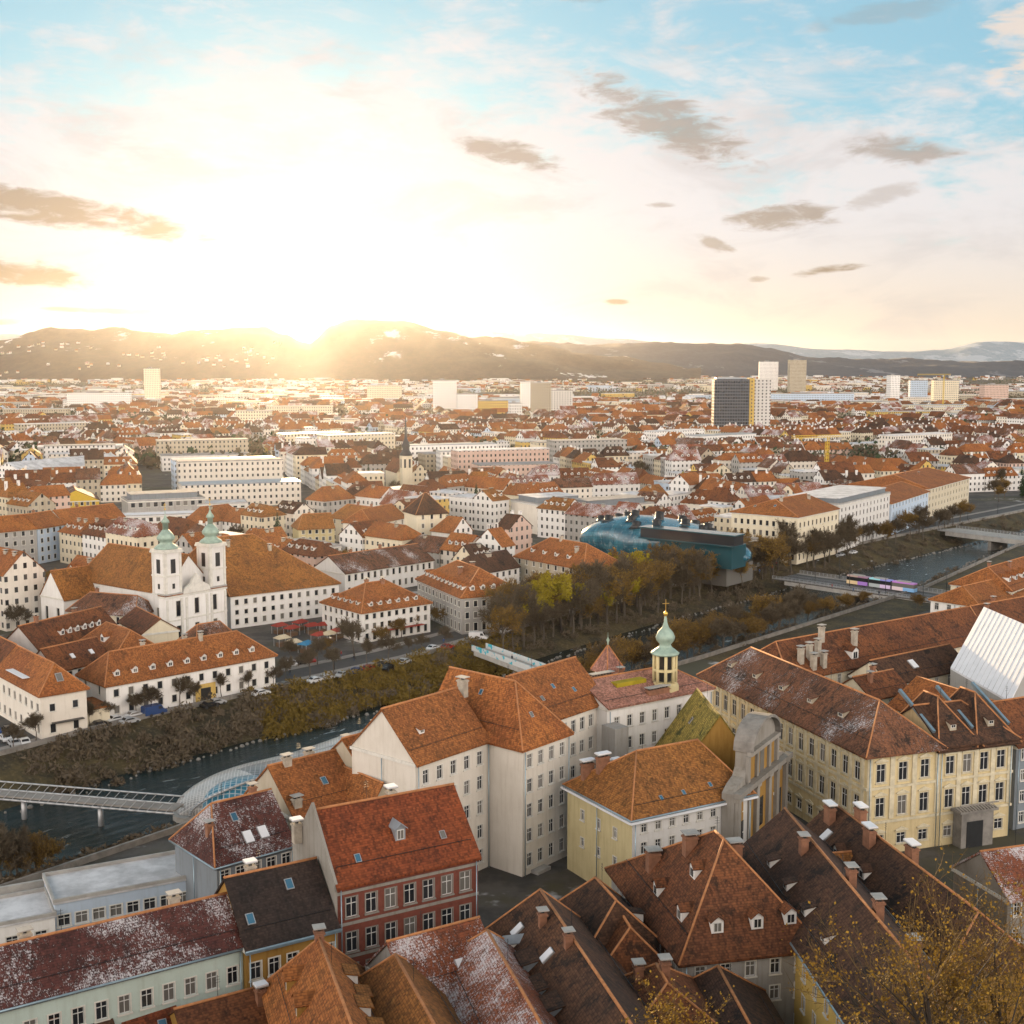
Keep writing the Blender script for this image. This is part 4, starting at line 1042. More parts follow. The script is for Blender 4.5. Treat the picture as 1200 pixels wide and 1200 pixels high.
# house with the U shaped court, bottom centre
h, L = ridged('court_house', 'rust roofed wing closing the top of the dark narrow court, bottom centre', (455, 1104), (560, 1076), 15, 10, group=None)
h.wing(0, 0, L, 10, 10.4, 4.4, roof='tile_snowy', wall='wall_grey', win={'f': (3, 3, 1.0)}, over=.5)
h.skylights('f', [(L * .62, 1.6)], True)
h, L = ridged('court_house', 'long roof with a snow streaked slope running down from the red brick building', (562, 1076), (655, 1240), 15, 10)
h.wing(0, 0, L, 10, 10.4, 4.5, hips=(3.5, 0), roof='tile_snowy', wall='wall_grey', win={'f': (6, 3, 1.0)})
h, L = ridged('court_house', 'long orange brown roof left of the dark narrow court', (455, 1106), (535, 1250), 14.5, 9.5)
h.wing(0, 0, L, 9.5, 10.2, 4.2, hips=(3, 0), roof='tile_amber', wall='wall_ochre', win={'f': (6, 3, 1.0)})
# crooked gabled house
h, L = ridged('gabled_house', 'bright orange gabled house with stepped shed dormers, bottom left of centre', (368, 1085), (420, 1225), 15.5, 10.5)
h.wing(0, 0, L, 10.5, 9.6, 5.8, hips=(3.5, 0), roof='tile_bright', wall='wall_ochre', win={'f': (6, 3, 1.0)})
h.dormers('b', [(8 + i * 3.4, 1.5 + (i % 2) * .6) for i in range(4)], 'shed', 2.2, 1.1, tile='tile_amber'); h.dormers('f', [(5, 1.5), (11, 1.7)], 'gable', 2.0, 1.4, 'wall_ochre', tile='tile_bright'); h.chimneys([(3.2, 5.3)], .9, .9, 1.2)
# low dark roofs bottom left
h, L = ridged('rear_house', 'low dark red roof with a white capped chimney in front of the mint house', (206, 1182), (338, 1147), 9.5, 11)
h.wing(0, 0, L, 11, 5.6, 3.6, roof='tile_rust', wall='wall_ochre'); h.chimneys([(L * .7, 4.0)], 1.0, .8, 1.5, 'chimney', True); h.skylights('f', [(L * .3, 1.8)]); h.dormers('f', [(L * .45, .6), (L * .75, .4)], 'gable', 1.0, .9)
h, L = ridged('rear_house', 'small dark red lean roof at the bottom edge, left of the white capped chimney', (140, 1176), (200, 1162), 9.2, 9)
h.wing(0, 0, L, 9, 5.8, 3.1, roof='tile_red', wall='wall_cream', cornice=False); h.skylights('f', [(L * .7, 1.6)])
h, L = ridged('rear_house', 'small brown roof at the bottom edge below the mint facade', (30, 1215), (128, 1188), 9.0, 9)
h.wing(0, 0, L, 9, 5.8, 3.0, roof='tile_brown', wall='wall_cream', cornice=False); h.chimneys([(L * .3, 4.6)])
# dark ridge house with roof terraces
h, L = ridged('dormered_house', 'long dark roof with many odd dormers and skylights left of the snowy terrace', (625, 1033), (760, 1235), 16, 14)
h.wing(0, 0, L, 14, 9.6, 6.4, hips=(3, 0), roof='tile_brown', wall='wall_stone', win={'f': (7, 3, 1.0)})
h.dormers('f', [(12.5, 2.2), (17.5, 1.6), (22, 2.0)], 'shed', 3.0, 1.2, 'wall_slate', tile='tile_brown'); h.skylights('f', [(6, 3.6), (9.5, 2.0), (14.5, 4.6)], True, 1.2)
h.dormers('f', [(7.5, 1.8)], 'gable', 1.2, 1.4, tile='metal_roof'); h.chimneys([(9, 5.6), (16, 6.4)], .8, .8, 1.3)
h, L = ridged('old_house', 'small steep roofed house with a snowy roof terrace behind its railing', (686, 1018), (722, 1058), 14, 11)
h.wing(0, 0, L + 3, 11, 8.8, 5.2, hips=(3.5, 3), roof='tile_brown', wall='wall_stone', win={'f': (3, 2, 1.0)}); h.dormers('b', [(5, 1.6)], 'shed', 1.4, 1.0)
h.box('roof_terrace', 'snow', 1.5, 6.5, -3.4, -.1, 9.2, 9.45); h.box('terrace_wall', 'wall_blue', 1.5, 6.5, -3.3, -.1, -.5, 9.19)
b = MB()
for i in range(11): b.bar((1.6 + i * .48, -3.35, 9.45), (1.6 + i * .48, -3.35, 10.4), .05)
b.box(1.5, 6.5, -3.42, -3.28, 10.4, 10.48); b.build('railing', [M['frame_white']], h.root)
h, L = ridged('old_house', 'narrow dark roof with one snowy skylight below the snowy roof terrace', (716, 1052), (744, 1098), 12.5, 9)
h.wing(0, 0, L, 9, 8, 4.4, hips=(2, 2), roof='tile_rust', wall='wall_grey', win={'f': (3, 2, 1.0)}); h.skylights('f', [(3, 1.8)], True); h.dormers('f', [(5.6, 1.4)], 'gable', 1.2, 1.1)
h, L = front('old_house', 'tiny striped orange lean roof on a pale blue wall between dark roofs', (680, 1108), (704, 1102), 10.5, 'house')
h.wing(0, 0, 5.5, 4.4, 9.6, 1.2, roof='tile_bright', wall='wall_blue', win={'f': (2, 3, .8)}, cornice=False)
h, L = ridged('hipped_house', 'angular brown hipped roof with a balcony terrace, bottom centre', (756, 1109), (790, 1168), 12.5, 13)
h.wing(0, 0, L + 2, 13, 7.6, 4.8, hips=(4.5, 4.5), roof='tile_rust', wall='wall_stone', win={'f': (4, 2, 1.0)}); h.skylights('f', [(3, 2.2)], True, 1.3); h.chimneys([(4.5, 4.6), (6, 7)], 1.0, .9, 1.4)
h.box('roof_terrace', 'dirtysnow', 2.5, 7, -1.2, 2.2, 9.1, 9.5)
b = MB()
for i in range(10): b.bar((2.6 + i * .48, -1.15, 9.5), (2.6 + i * .48, -1.15, 10.4), .05)
b.box(2.5, 7, -1.22, -1.08, 10.4, 10.48); b.build('railing', [M['frame_white']], h.root)
h, L = ridged('small_house', 'small brown roof with three blue skylights in a line, behind bare branches', (836, 1124), (885, 1215), 10.5, 11)
h.wing(0, 0, L, 11, 6.4, 4.0, hips=(2, 0), roof='tile_brown', wall='wall_ochre', win={'f': (3, 2, 1.0)}); h.skylights('f', [(3.5, 2.2), (7.2, 2.3), (11, 2.2)], sc=1.1)
# two parallel rows on the right
h, L = ridged('row_house', 'long brown roofed yellow row house running down to the lower right corner', (920, 950), (1150, 1225), 17, 12.5)
h.wing(0, 0, L, 12.5, 11.6, 5.4, hips=(0, 0), roof='tile_brown', wall='wall_yellow', win={'f': (15, [(1.4, 1.6), (5, 1.7), (8.5, 1.6)], 1.0, 1), 'r': (3, 3, 1)}, over=.6, gutter=True)
h.dormers('f', [(9 + 7 * i, 1.6) for i in range(4)], 'shed', 1.4, .9); h.chimneys([(12, 5), (22, 7.4), (31, 7.2), (40, 7.6)], 1.2, .9, 1.8, 'chimney', False)
h, L = ridged('row_house', 'second brown roofed row house with snow capped chimneys behind the yellow one', (975, 942), (1165, 1085), 15, 11.5)
h.wing(0, 0, L, 11.5, 10, 5.0, hips=(0, 3), roof='tile_brown', wall='wall_ochre', win={'f': (11, 3, 1.0)}, over=.5)
h.chimneys([(3, 4), (7, 6.4), (13, 4.6), (20, 6.6)], 1.8, .9, 2.0, 'chimney', True); h.dormers('f', [(10, 1.6), (17, 1.6)], 'gable', 1.4, 1.2); h.skylights('f', [(5, 2.6)], True, 1.3)
h.wing(9, -6.5, 6, 9, 9.8, 3.0, 'y', (0, 0), roof='tile_amber', wall='wall_yellow', occ=False, wallname='wing_wall', roofname='wing_roof', cornice=False)
h, L = ridged('garden_house', 'low snowy roofed house half hidden by the golden tree on the right', (1150, 1000), (1260, 985), 11, 11)
h.wing(0, 0, L, 11, 7, 4, roof='tile_snowy', wall='wall_stone', win={'f': (5, 2, 1.0)})
# roofs behind the palace
h, L = ridged('long_house', 'long brown roof with a row of tall chimneys behind the palace', (893, 757), (1133, 713), 18.5, 15)
h.wing(0, 0, L, 15, 13, 5.6, roof='tile_rust', wall='wall_cream', win={'f': (16, 3, 1.1)}, hips=(4, 0)); h.chimneys([(6, 2.6), (9, 3.0), (12, 3.4), (16, 6), (24, 4)], 1.1, .9, 3.0, 'chimney_plaster'); h.chimneys([(8, 1.0), (11, 1.0)], 1.1, .9, 2.8, 'chimney_plaster')
h.dormers('f', [(21, 1.2)], 'gable', 2.0, 1.8)
h, L = ridged('court_house', 'small cream house with rust roof inside the palace block', (1000, 792), (1046, 783), 16, 9)
h.wing(0, 0, L, 9, 12.5, 3, roof='tile_rust', wall='wall_cream', win={'f': (3, 3, 1.1), 'l': (2, 3, 1)}); h.chimneys([(3, 3), (6, 5)], .8, .8, 1.6)
h, L = ridged('court_house', 'low brown cross roof between the palace and the white sloping roof', (1020, 776), (1112, 757), 15.5, 10)
h.wing(0, 0, L, 10, 12, 3.6, roof='tile_brown', wall='wall_cream', win={'f': (6, 3, 1.1)}); h.skylights('f', [(L * .4, 2.5)], True, 1.6)
h, L = ridged('court_house', 'rust red roof with grey skylights under the tall white sloping roof', (1075, 794), (1240, 846), 16.5, 13)
h.wing(0, 0, L, 13, 12, 4.4, roof='tile_orange', wall='wall_cream', win={'f': (8, 3, 1.1)}); h.skylights('f', [(6, 3), (13, 3), (20, 3)], True, 1.6)
# modern department store roof
A, B_, D_ = P(1114, 782, 14), P(1184, 822, 14), P(1153, 711, 24); C_ = B_ + D_ - A
o = empty('modern_rooftop', (A.x, A.y, 0)); tag(o, 'tall white sloping modern roof standing above the tiled roofs', 'rooftop'); b = MB()
V = [Vector(v) - Vector((A.x, A.y, 0)) for v in (A, B_, C_, D_)]; b.solid(V, [(0, 1, 2, 3)], .4)
for i in range(1, 14): q0 = V[0].lerp(V[1], i / 14); q1 = V[3].lerp(V[2], i / 14); b.bar(q0, q1, .07, 1)
b.build('roof', [M['snow'], M['dirtysnow']], o)
b = MB(); g = [Vector((v.x, v.y, -.5)) for v in V]; tv = [v - Vector((0, 0, .41)) for v in V]
b.add(g + tv, [(0, 1, 5, 4), (1, 2, 6, 5), (2, 3, 7, 6), (3, 0, 4, 7)]); b.build('wall', [M['wall_grey']], o); cc = (A + B_ + C_ + D_) / 4; occupy(cc.x, cc.y, 12, 18, R(10))
# roofs above the white sloping roof
h, L = ridged('bank_house', 'white riverside house with a teal awning and orange roof at the tram bridge end', (1120, 690), (1215, 668), 12, 15)
h.wing(0, 0, L, 15, 8, 4, roof='tile_bright', wall='wall_white', hips=(4, 0), win={'l': (4, 2, 1.2), 'f': (8, 2, 1.2)})
b = MB(); b.add([(-3, 4, 2.6), (-3, 9, 2.6), (-.05, 9, 4.0), (-.05, 4, 4.0), (-3, 4, 2.4), (-3, 9, 2.4), (-.05, 9, 3.8), (-.05, 4, 3.8)], [(0, 3, 2, 1), (4, 5, 6, 7), (0, 1, 5, 4)]); b.build('awning', [M['awning_teal']], h.root)
h, L = ridged('bank_house', 'big orange roof stepping up at the right edge near the river', (1150, 668), (1260, 636), 15, 18)
h.wing(0, 0, L, 18, 10, 5, roof='tile_orange', wall='wall_cream', hips=(5, 0), win={'f': (8, 3, 1.2), 'l': (4, 3, 1)}); h.dormers('f', [(5 + 5 * i, 2.5) for i in range(5)], 'gable', 1.6, 1.4); h.chimneys([(8, 10), (16, 7)])
h, L = ridged('bank_house', 'brown roof behind the white sloping roof at the right edge', (1125, 716), (1270, 690), 14, 16)
h.wing(0, 0, L, 16, 9.5, 5, roof='tile_rust', wall='wall_cream', hips=(4, 0), win={'l': (4, 3, 1)}); h.chimneys([(8, 6), (15, 9)])
# ================================================================ the far bank
AR = math.atan2(.75, .66)
# monastery front house with dormers
GD = 'far bank houses by the church'
h, L = front('monastery_wing', 'white two storey building with a row of dormers and an arched gate on the quay', (124, 803), (322, 767), 7.6, 'building')
h.wing(0, 0, L, 13, 7.6, 5.2, roof='tile_orange', wall='wall_white', win={'f': (12, [(1.1, 1.6), (4.7, 1.6)], 1.15, .6), 'r': (3, 2, 1.1), 'l': (2, 2, 1.1)}, hips=(4, 6), near=False)
h.dormers('f', [(3.2 + i * (L - 6) / 8.6, 1.2) for i in range(9)], 'gable', 1.3, 1.1); h.chimneys([(L * .3, 7.6), (L * .55, 7.9), (L * .62, 5.8)], .8, .7, 1.6, 'chimney_plaster')
h.box('gate_surround', 'wall_yellow', L * .5, L * .62, -.25, -.05, -.3, 3.9); h.box('gate', 'dark_metal', L * .53, L * .59, -.32, -.253, 0, 3.0)
h.wing(L - 15, 9, 12, 10, 9.5, 4.5, 'x', (3, 3), roof='tile_patch', wall='wall_white', occ=True, near=False, wallname='rear_wall', roofname='rear_roof')
# corner house
h, L = front('corner_house', 'white corner house with a snowy roof facet and balcony above the river road', (47, 814), (101, 805), 9.4, 'house')
h.wing(0, 0, L, 26, 9.4, 4.6, 'y', (4.5, 0), roof='tile_orange', wall='wall_warmwhite', win={'f': (2, [(1.2, 1.8), (5.6, 1.5)], 1.1), 'l': (8, [(1.2, 1.7), (5.6, 1.6)], 1.1)}, near=False)
h.skylights('f', [(L / 2, 2)], False, 1.5); h.wing(0, 26.2, L, 34, 9.2, 5, 'y', (0, 0), roof='tile_rust', wall='wall_warmwhite', win={'l': (11, [(1.2, 1.7), (5.6, 1.6)], 1.1)}, near=False, wallname='rear_wall', roofname='rear_roof')
h.dormers('l', [(4 + 5 * i, 1.6) for i in range(6)], 'gable', 1.3, 1.1)
h.box('balcony', 'dark_metal', 2, L - 1, -1.2, -.03, 3.2, 3.35); h.box('snow_facet', 'snow', -.2, 2.6, 9, 19, 10.9, 11.0)
h.box('rear_annex', 'wall_cream', L + .1, L + 6, 3, 12, -.5, 3.6); h.box('annex_roof', 'tile_orange', L + .05, L + 6.2, 2.8, 12.2, 3.603, 3.9)
# L of monastery roofs behind
h, L = ridged('monastery_wing', 'rust roofed wing with five white dormers behind the corner house', (22, 735), (118, 712), 14, 12)
h.wing(0, 0, L, 12, 9, 5, roof='tile_rust', wall='wall_white', win={'f': (8, 3, 1.0)}, near=False, hips=(0, 0)); h.dormers('f', [(L * .35 + 2.4 * i, 1.8) for i in range(6)], 'gable', 1.3, 1.2); h.chimneys([(L * .2, 6), (L * .7, 7)])
h, L = ridged('monastery_wing', 'rust roof of the middle court between corner house and dormered wing', (48, 762), (112, 748), 12, 10)
h.wing(0, 0, L, 10, 8, 4, roof='tile_rust', wall='wall_white', win={'f': (6, 2, 1.0)}, near=False); h.skylights('f', [(L * .4, 2), (L * .75, 2)], True)
h, L = ridged('monastery_wing', 'short orange roof with two dormers left of the church front', (118, 728), (160, 742), 13, 10)
h.wing(0, 0, L, 10, 9, 4, roof='tile_orange', wall='wall_white', win={'f': (4, 3, 1.0)}, near=False, hips=(3, 3)); h.dormers('f', [(L * .5, 1)], 'gable', 2.0, 1.4)
h, L = ridged('monastery_wing', 'brown roof with snow patch beside the left church tower', (95, 694), (172, 700), 12, 11)
h.wing(0, 0, L, 11, 8, 4, roof='tile_patch', wall='wall_cream', win={'f': (6, 2, 1.0)}, near=False, hips=(3, 3)); h.chimneys([(5, 6)])
h, L = ridged('monastery_wing', 'dark court wing with small windows touching the church', (160, 712), (188, 726), 12, 9)
h.wing(0, 0, L, 9, 9, 3, roof='tile_rust', wall='wall_cream', win={'f': (4, 3, 1.0)}, near=False)
# twin towered church
q = P(196, 756, 0); h = House('church', 'white baroque church with two green domed towers on the far bank', 'church', q.x, q.y, AR + R(4))
TW = 5.4; FW = 20.5
h.wing(0, 0, FW, 3.0, 13.0, 1, wall='wall_white', roof='tile_orange', flat='tile_orange', near=False, win={'f': (3, [(1.2, 3.4), (7.2, 4.2)], 1.5, 1.0)}, cornice=True)
b = MB(); gp = [(5.6, 13.05), (14.9, 13.05), (14.4, 14.5), (12.2, 15.6), (11.2, 17.2), (10.25, 18.2), (9.3, 17.2), (8.3, 15.6), (6.1, 14.5)]; nP = len(gp)
b.add([(x, -.25, z) for x, z in gp] + [(x, .6, z) for x, z in gp], [tuple(range(nP)), tuple(range(nP, 2 * nP))[::-1]] + [((i + 1) % nP, i, nP + i, nP + (i + 1) % nP) for i in range(nP)]); b.build('pediment', [M['trim']], h.root)
h.bands(0, 0, FW, 3.0, [6.0], 'trim', .15, .4)
boxes('pilaster', 'trim', h.root, [(x - .35, x + .35, -.2, -.003, 0, 12) for x in (.4, 5.2, 6.8, 13.7, 15.3, 20.1)])
for i, x in enumerate((0, FW - TW)):
    tw = empty('tower', (x, 0, 0)); tw.parent = h.root; hh = House.__new__(House); hh.root = tw; hh.c, hh.s, hh.ang = h.c, h.s, h.ang; hh.nw = 0; hh.o = h.world(x, 0)
    b = MB(); b.box(0, TW, .02, TW, 12.9, 25.2); b.build('tower_wall', [M['wall_white']], tw)
    b = MB()
    for z, e in ((13.2, .2), (18.2, .2), (24.6, .45), (25.1, .3)): b.box(-e, TW + e, .02 - e, TW + e, z, z + .45)
    for cx_, cy_ in ((.35, 0), (TW - .35, 0)): b.box(cx_ - .35, cx_ + .35, -.15, .015, 13.7, 24.5)
    for cy_ in (.35, TW - .35): b.box(-.17, -.003, cy_ - .3, cy_ + .3, 13.7, 24.5); b.box(TW + .003, TW + .17, cy_ - .3, cy_ + .3, 13.7, 24.5)
    b.build('cornice', [M['trim']], tw)
    for (qx, qy, a) in ((TW / 2, -.02, 0), (-.02, TW / 2, 1), (TW + .02, TW / 2, 1)):
        for dz_, hw_, hh_ in ((21.0, .75, 1.9), (15.6, .4, .7)):
            boxes('belfry_opening', 'dark_metal', tw, [(qx - hw_, qx + hw_, qy - .06, qy + .05, dz_ - hh_, dz_ + hh_) if a == 0 else (qx - .06, qx + .06, qy - hw_, qy + hw_, dz_ - hh_, dz_ + hh_)])
    b = MB(); r = TW / 2
    b.lathe([(r * 1.2, 25.6), (r * 1.1, 26.1), (r * .66, 26.9), (r * .58, 27.4), (r * .84, 28.0), (r * .90, 28.6), (r * .68, 29.5), (r * .30, 30.7)], 12, 0, (r, r)); b.build('dome', [M['copper']], tw)
    b = MB(); b.lathe([(r * .28, 30.6), (r * .28, 32.4), (r * .42, 32.5), (r * .36, 33.1), (r * .16, 33.8), (.12, 34.8), (.05, 36.0)], 10, 0, (r, r)); b.build('spire', [M['copper']], tw)
    b = MB(); b.lathe([(.02, 35.8), (.32, 36.15), (.02, 36.5)], 8, 0, (r, r)); b.bar((r, r, 36.4), (r, r, 37.8), .08); b.bar((r - .5, r, 37.3), (r + .5, r, 37.3), .08); b.build('cross', [M['gold']], tw)
h.wing(2.4, 3.1, 15.7, 40, 13.5, 9.2, 'y', (0, 4), roof='tile_amber', wall='wall_white', near=False, win={'l': (6, [(4, 5)], 1.5)}, wallname='nave_wall', roofname='nave_roof')
h.wing(-8.5, 34, 12, 11, 10, 7, 'x', (0, 0), roof='tile_amber', wall='wall_white', near=False, win={'l': (2, [(3, 4)], 1.3), 'f': (2, [(3, 4)], 1.3)}, wallname='transept_wall', roofname='transept_roof')
# monastery with the big roof
h, L = front('monastery', 'large white monastery with a huge orange roof right of the twin towers', (270, 698), (397, 683), 9.6, 'monastery')
h.wing(0, 0, L, 44, 9.6, 13.5, 'x', (3, 17), roof='tile_amber', wall='wall_white', near=False, win={'f': (12, [(1.0, 1.6), (3.9, 1.3), (6.7, 1.5)], 1.1, .5), 'r': (9, 3, 1.1)})
h.chimneys([(8, 18), (20, 15)], .9, .8, 1.5, 'chimney_plaster'); h.dormers('r', [(12, 3), (22, 3.4)], 'gable', 1.2, 1.0)
# square white house on the square
h, L = front('square_house', 'white square hip roofed building with shops by the market square', (424, 718), (504, 706), 8.4, 'building')
h.wing(0, 0, L, 20, 8.4, 5.6, roof='tile_orange', wall='wall_white', hips=(8, 8), near=False, win={'f': (9, [(.5, 2.0), (3.6, 1.5), (6.3, 1.4)], 1.1, .4), 'l': (7, [(.5, 2.0), (3.6, 1.5), (6.3, 1.4)], 1.1, .5)})
h.dormers('f', [(4 + 3 * i, 1.4) for i in range(6)], 'gable', 1.2, 1.0); h.dormers('l', [(3.5 + 3 * i, 1.4) for i in range(5)], 'gable', 1.2, 1.0); h.chimneys([(9, 11), (13, 9)], 1, .8, 1.3)
h.box('awning', 'awning_red', 3, L - 3, -1.6, -.05, 2.7, 2.85)
# corner block with rounded corner and many dormers
h, L = front('dormered_block', 'grey beige corner block with a red roof full of dormers by the footbridge', (541, 700), (612, 694), 10.5, 'building')
h.wing(0, 0, L, 34, 10.5, 6.0, 'y', (9, 9), roof='tile_orange', wall='wall_grey', near=False, win={'f': (7, [(.8, 2.2), (4.4, 1.7), (7.6, 1.6)], 1.1, .4), 'l': (12, [(.8, 2.2), (4.4, 1.7), (7.6, 1.6)], 1.1, .5)})
h.dormers('l', [(3 + 3 * i, 1.6) for i in range(10)], 'gable', 1.3, 1.2); h.dormers('f', [(4 + 3.2 * i, 1.6) for i in range(4)], 'gable', 1.3, 1.2); h.chimneys([(6, 15), (12, 20)], 1.2, .9, 1.4)
h, L = front('hip_roofed_block', 'beige block with a smooth orange hip roof behind the olive tree', (684, 667), (722, 662), 12, 'building')
h.wing(0, 0, L + 3, 34, 12, 6.0, 'y', (8, 8), roof='tile_orange', wall='wall_beige', near=False, win={'f': (4, 4, 1.1, .4), 'l': (9, 4, 1.1, .5)}); h.chimneys([(5, 9), (8, 20)], 1.1, .8, 1.3, 'chimney_plaster'); h.dormers('l', [(6 + 6 * i, 2.2) for i in range(4)], 'gable', 1.3, 1.1)
h, L = front('low_block', 'long white two storey building with snow streaked orange roof behind the square', (404, 672), (508, 656), 8, 'building')
h.wing(0, 0, L, 16, 8, 4.6, roof='tile_patch', wall='wall_white', near=False, win={'f': (14, 2, 1.1, .5)}); h.chimneys([(10, 9), (22, 8)])
h, L = front('tower_house', 'slim white house with a dark pyramid roof standing above the roofs', (488, 602), (524, 600), 17, 'house')
h.wing(0, 0, L, 13, 17, 7, roof='tile_brown', wall='wall_cream', hips=(6, 6), near=False, win={'f': (3, 5, 1.0, .8)})
# ornate cream hotels and neighbours right of the art museum
h, L = front('grand_building', 'big cream four storey corner building with smooth orange roof by the bridge', (935, 606), (983, 596), 17.5, 'building')
h.wing(0, 0, L, 28, 17.5, 4.8, roof='tile_bright', wall='wall_cream', hips=(9, 0), near=False, style='plain', win={'f': (10, [(1, 2.2), (5.4, 2.0), (9.4, 2.0), (13.3, 1.9)], 1.2, .5), 'l': (10, [(1, 2.2), (5.4, 2.0), (9.4, 2.0), (13.3, 1.9)], 1.2, .5)}, cornice=True)
h.bands(0, 0, L, 28, [4.5], 'trim', .2, .4); h.skylights('l', [(8, 4), (16, 5)]); h.chimneys([(10, 12), (22, 16), (30, 10)], 1.2, .9, 1.4, 'chimney_plaster')
h, L = front('grand_building', 'white corner building with a flat snowy attic beside the cream one', (984, 592), (1043, 578), 18.5, 'building')
h.wing(.1, 0, L - .2, 24, 18.5, flat='dirtysnow', wall='wall_white', near=False, style='plain', win={'f': (14, [(1, 2.2), (5, 2.0), (8.8, 2.0), (12.4, 1.9), (15.6, 1.4)], 1.2, .5)})
h.box('attic', 'wall_slate', 1.5, L - 2, 1.5, 22, 18.8, 20.8); h.box('attic_roof', 'dirtysnow', 1.2, L - 1.7, 1.2, 22.3, 20.803, 21.1)
h, L = front('grand_building', 'pale blue corner building with orange roof next along the quay', (1045, 590), (1088, 576), 14, 'building')
h.wing(0, 0, L, 22, 14, 4.5, roof='tile_orange', wall='wall_blue', near=False, style='plain', hips=(3, 6), win={'f': (12, 4, 1.2, .5), 'r': (6, 4, 1.2)}); h.chimneys([(10, 9)])
h, L = front('grand_building', 'long cream corner building with rust roof at the far bridge', (1088, 573), (1136, 560), 14, 'building')
h.wing(0, 0, L, 40, 14, 5, roof='tile_orange', wall='wall_cream', near=False, style='plain', hips=(9, 9), win={'f': (14, 4, 1.2, .5), 'l': (10, 4, 1.2, .5)}); h.chimneys([(20, 18), (30, 14)])
# row at the left edge
for (A_, B2, wl, rf, lab) in (((-30, 626), (43, 619), 'wall_grey', 'tile_bright', 'grey apartment house with a bright red roof at the left edge'),
                              ((44, 619), (75, 614), 'wall_blue', 'tile_orange', 'light blue apartment house between grey and white ones'),
                              ((76, 614), (146, 605), 'wall_white', 'tile_orange', 'white apartment house at the right end of the left edge row')):
    h, L = front('apartment_building', lab, A_, B2, 13.5, 'building')
    h.wing(.05, 0, L - .1, 13, 13.5, 4.6, roof=rf, wall=wl, near=False, win={'f': (max(3, int(L / 3)), 4, 1.2, .4)}); h.chimneys([(L * .4, 7)])
h, L = front('gabled_hall', 'bright yellow gabled building in front of the long grey roof', (62, 588), (116, 586), 9.5, 'building')
h.wing(0, 0, L, 26, 9.5, 5, 'y', (0, 0), roof='tile_patch', wall='wall_yellow', near=False, win={'f': (7, 3, 1.3, 1.2)})
for o in h.root.children:
    if o.name.startswith('wall'): o.data.materials[0] = M['yellow_paint']
h, L = front('long_building', 'very long low building with a grey snowy roof at the left', (25, 553), (146, 541), 11, 'building')
h.wing(0, 0, L, 22, 11, 5, roof='dirtysnow', wall='far_white', near=False, ridge=False)
for i, (A_, B2, z_, dp, fl, wl, lab) in enumerate((
    ((150, 588), (240, 584), 12, 20, 'gravel_roof', 'wall_grey', 'grey concrete block with long balconies, left of the church roof'),
    ((226, 592), (290, 590), 9, 16, 'dirtysnow', 'wall_white', 'pale flat roofed block with ribbon windows behind the church'),
    ((280, 600), (352, 602), 9, 16, 'dirtysnow', 'wall_cream', 'cream flat roofed block behind the monastery roof'),
    ((145, 606), (300, 600), 7, 14, 'snow', 'wall_white', 'low white flat roof stretched out behind the twin towers'),
    ((330, 648), (400, 640), 6, 26, 'dirtysnow', 'wall_white', 'low snow covered flat roof right of the monastery'),
    ((630, 592), (688, 588), 13, 22, 'dirtysnow', 'wall_warmwhite', 'modern white block with a roof pavilion behind the museum'),
    ((689, 596), (766, 590), 12, 18, 'gravel_roof', 'wall_cream', 'cream block with a grey curved attic behind the museum'))):
    h, L = front('flat_roofed_block', lab, A_, B2, z_, 'building')
    h.wing(0, 0, L, dp, z_, flat=fl, wall=wl, near=False, style='plain', win={'f': (min(18, max(5, int(L / 3.2))), max(2, int(z_ / 3.3)), 1.7, .5)})
    if i in (0, 5, 6): h.box('attic', 'wall_slate', 2, L - 3, 3, dp - 3, z_ + .3, z_ + 2.8); h.box('attic_roof', fl, 1.6, L - 2.6, 2.6, dp - 2.6, z_ + 2.803, z_ + 3.0)
for i, (A_, B2, z_, dp, rf, wl, lab) in enumerate((
    ((387, 606), (432, 612), 10, 14, 'tile_amber', 'wall_cream', 'cream gabled house behind the monastery, left of two'),
    ((436, 614), (476, 606), 11, 14, 'tile_orange', 'wall_warmwhite', 'warm white house with curved gable next to the cream gabled one'),
    ((350, 620), (392, 618), 9, 12, 'tile_amber', 'wall_lemon', 'pale yellow house beyond the monastery roof'),
    ((873, 470), (0, 0), 0, 0, '', '', ''))):
    if not z_: continue
    h, L = front('town_house', lab, A_, B2, z_, 'house'); h.wing(0, 0, L, dp, z_, 5, roof=rf, wall=wl, near=False, win={'f': (5, 3, 1.1, .5)}, hips=(3, 0)); h.chimneys([(L * .4, 7)])
# distant spire of a church in the middle
q = P(476, 566, 6); h = House('church', 'small cream church with a dark slim spire in the middle distance', 'church', q.x, q.y, R(20))
b = MB(); b.box(-3, 3, -3, 3, -.5, 22); b.build('tower_wall', [M['wall_cream']], h.root)
for s_ in (-1.4, 1.4): boxes('belfry_opening', 'dark_metal', h.root, [(s_ - .6, s_ + .6, -3.06, -3.003, 15, 20), (-3.06, -3.003, s_ - .6, s_ + .6, 15, 20)])
b = MB(); b.lathe([(3.9, 22), (3.6, 23), (2.4, 24.5), (2.0, 26), (2.6, 27.5), (1.6, 30), (.8, 32), (.7, 36), (.1, 45)], 10); b.build('spire', [M['dark_metal']], h.root)
b = MB(); b.box(-4.5, 4.5, 3.01, 30, -.5, 12); b.build('nave_wall', [M['wall_cream']], h.root)
b = MB(); b.solid([(-5, 3, 11.8), (0, 3, 19), (5, 3, 11.8), (-5, 30, 11.8), (0, 30, 19), (5, 30, 11.8)], [(0, 1, 4, 3), (1, 2, 5, 4)], .3); b.build('nave_roof', [M['tile_rust']], h.root); occupy(q.x, q.y + 10, 10, 20, 0)
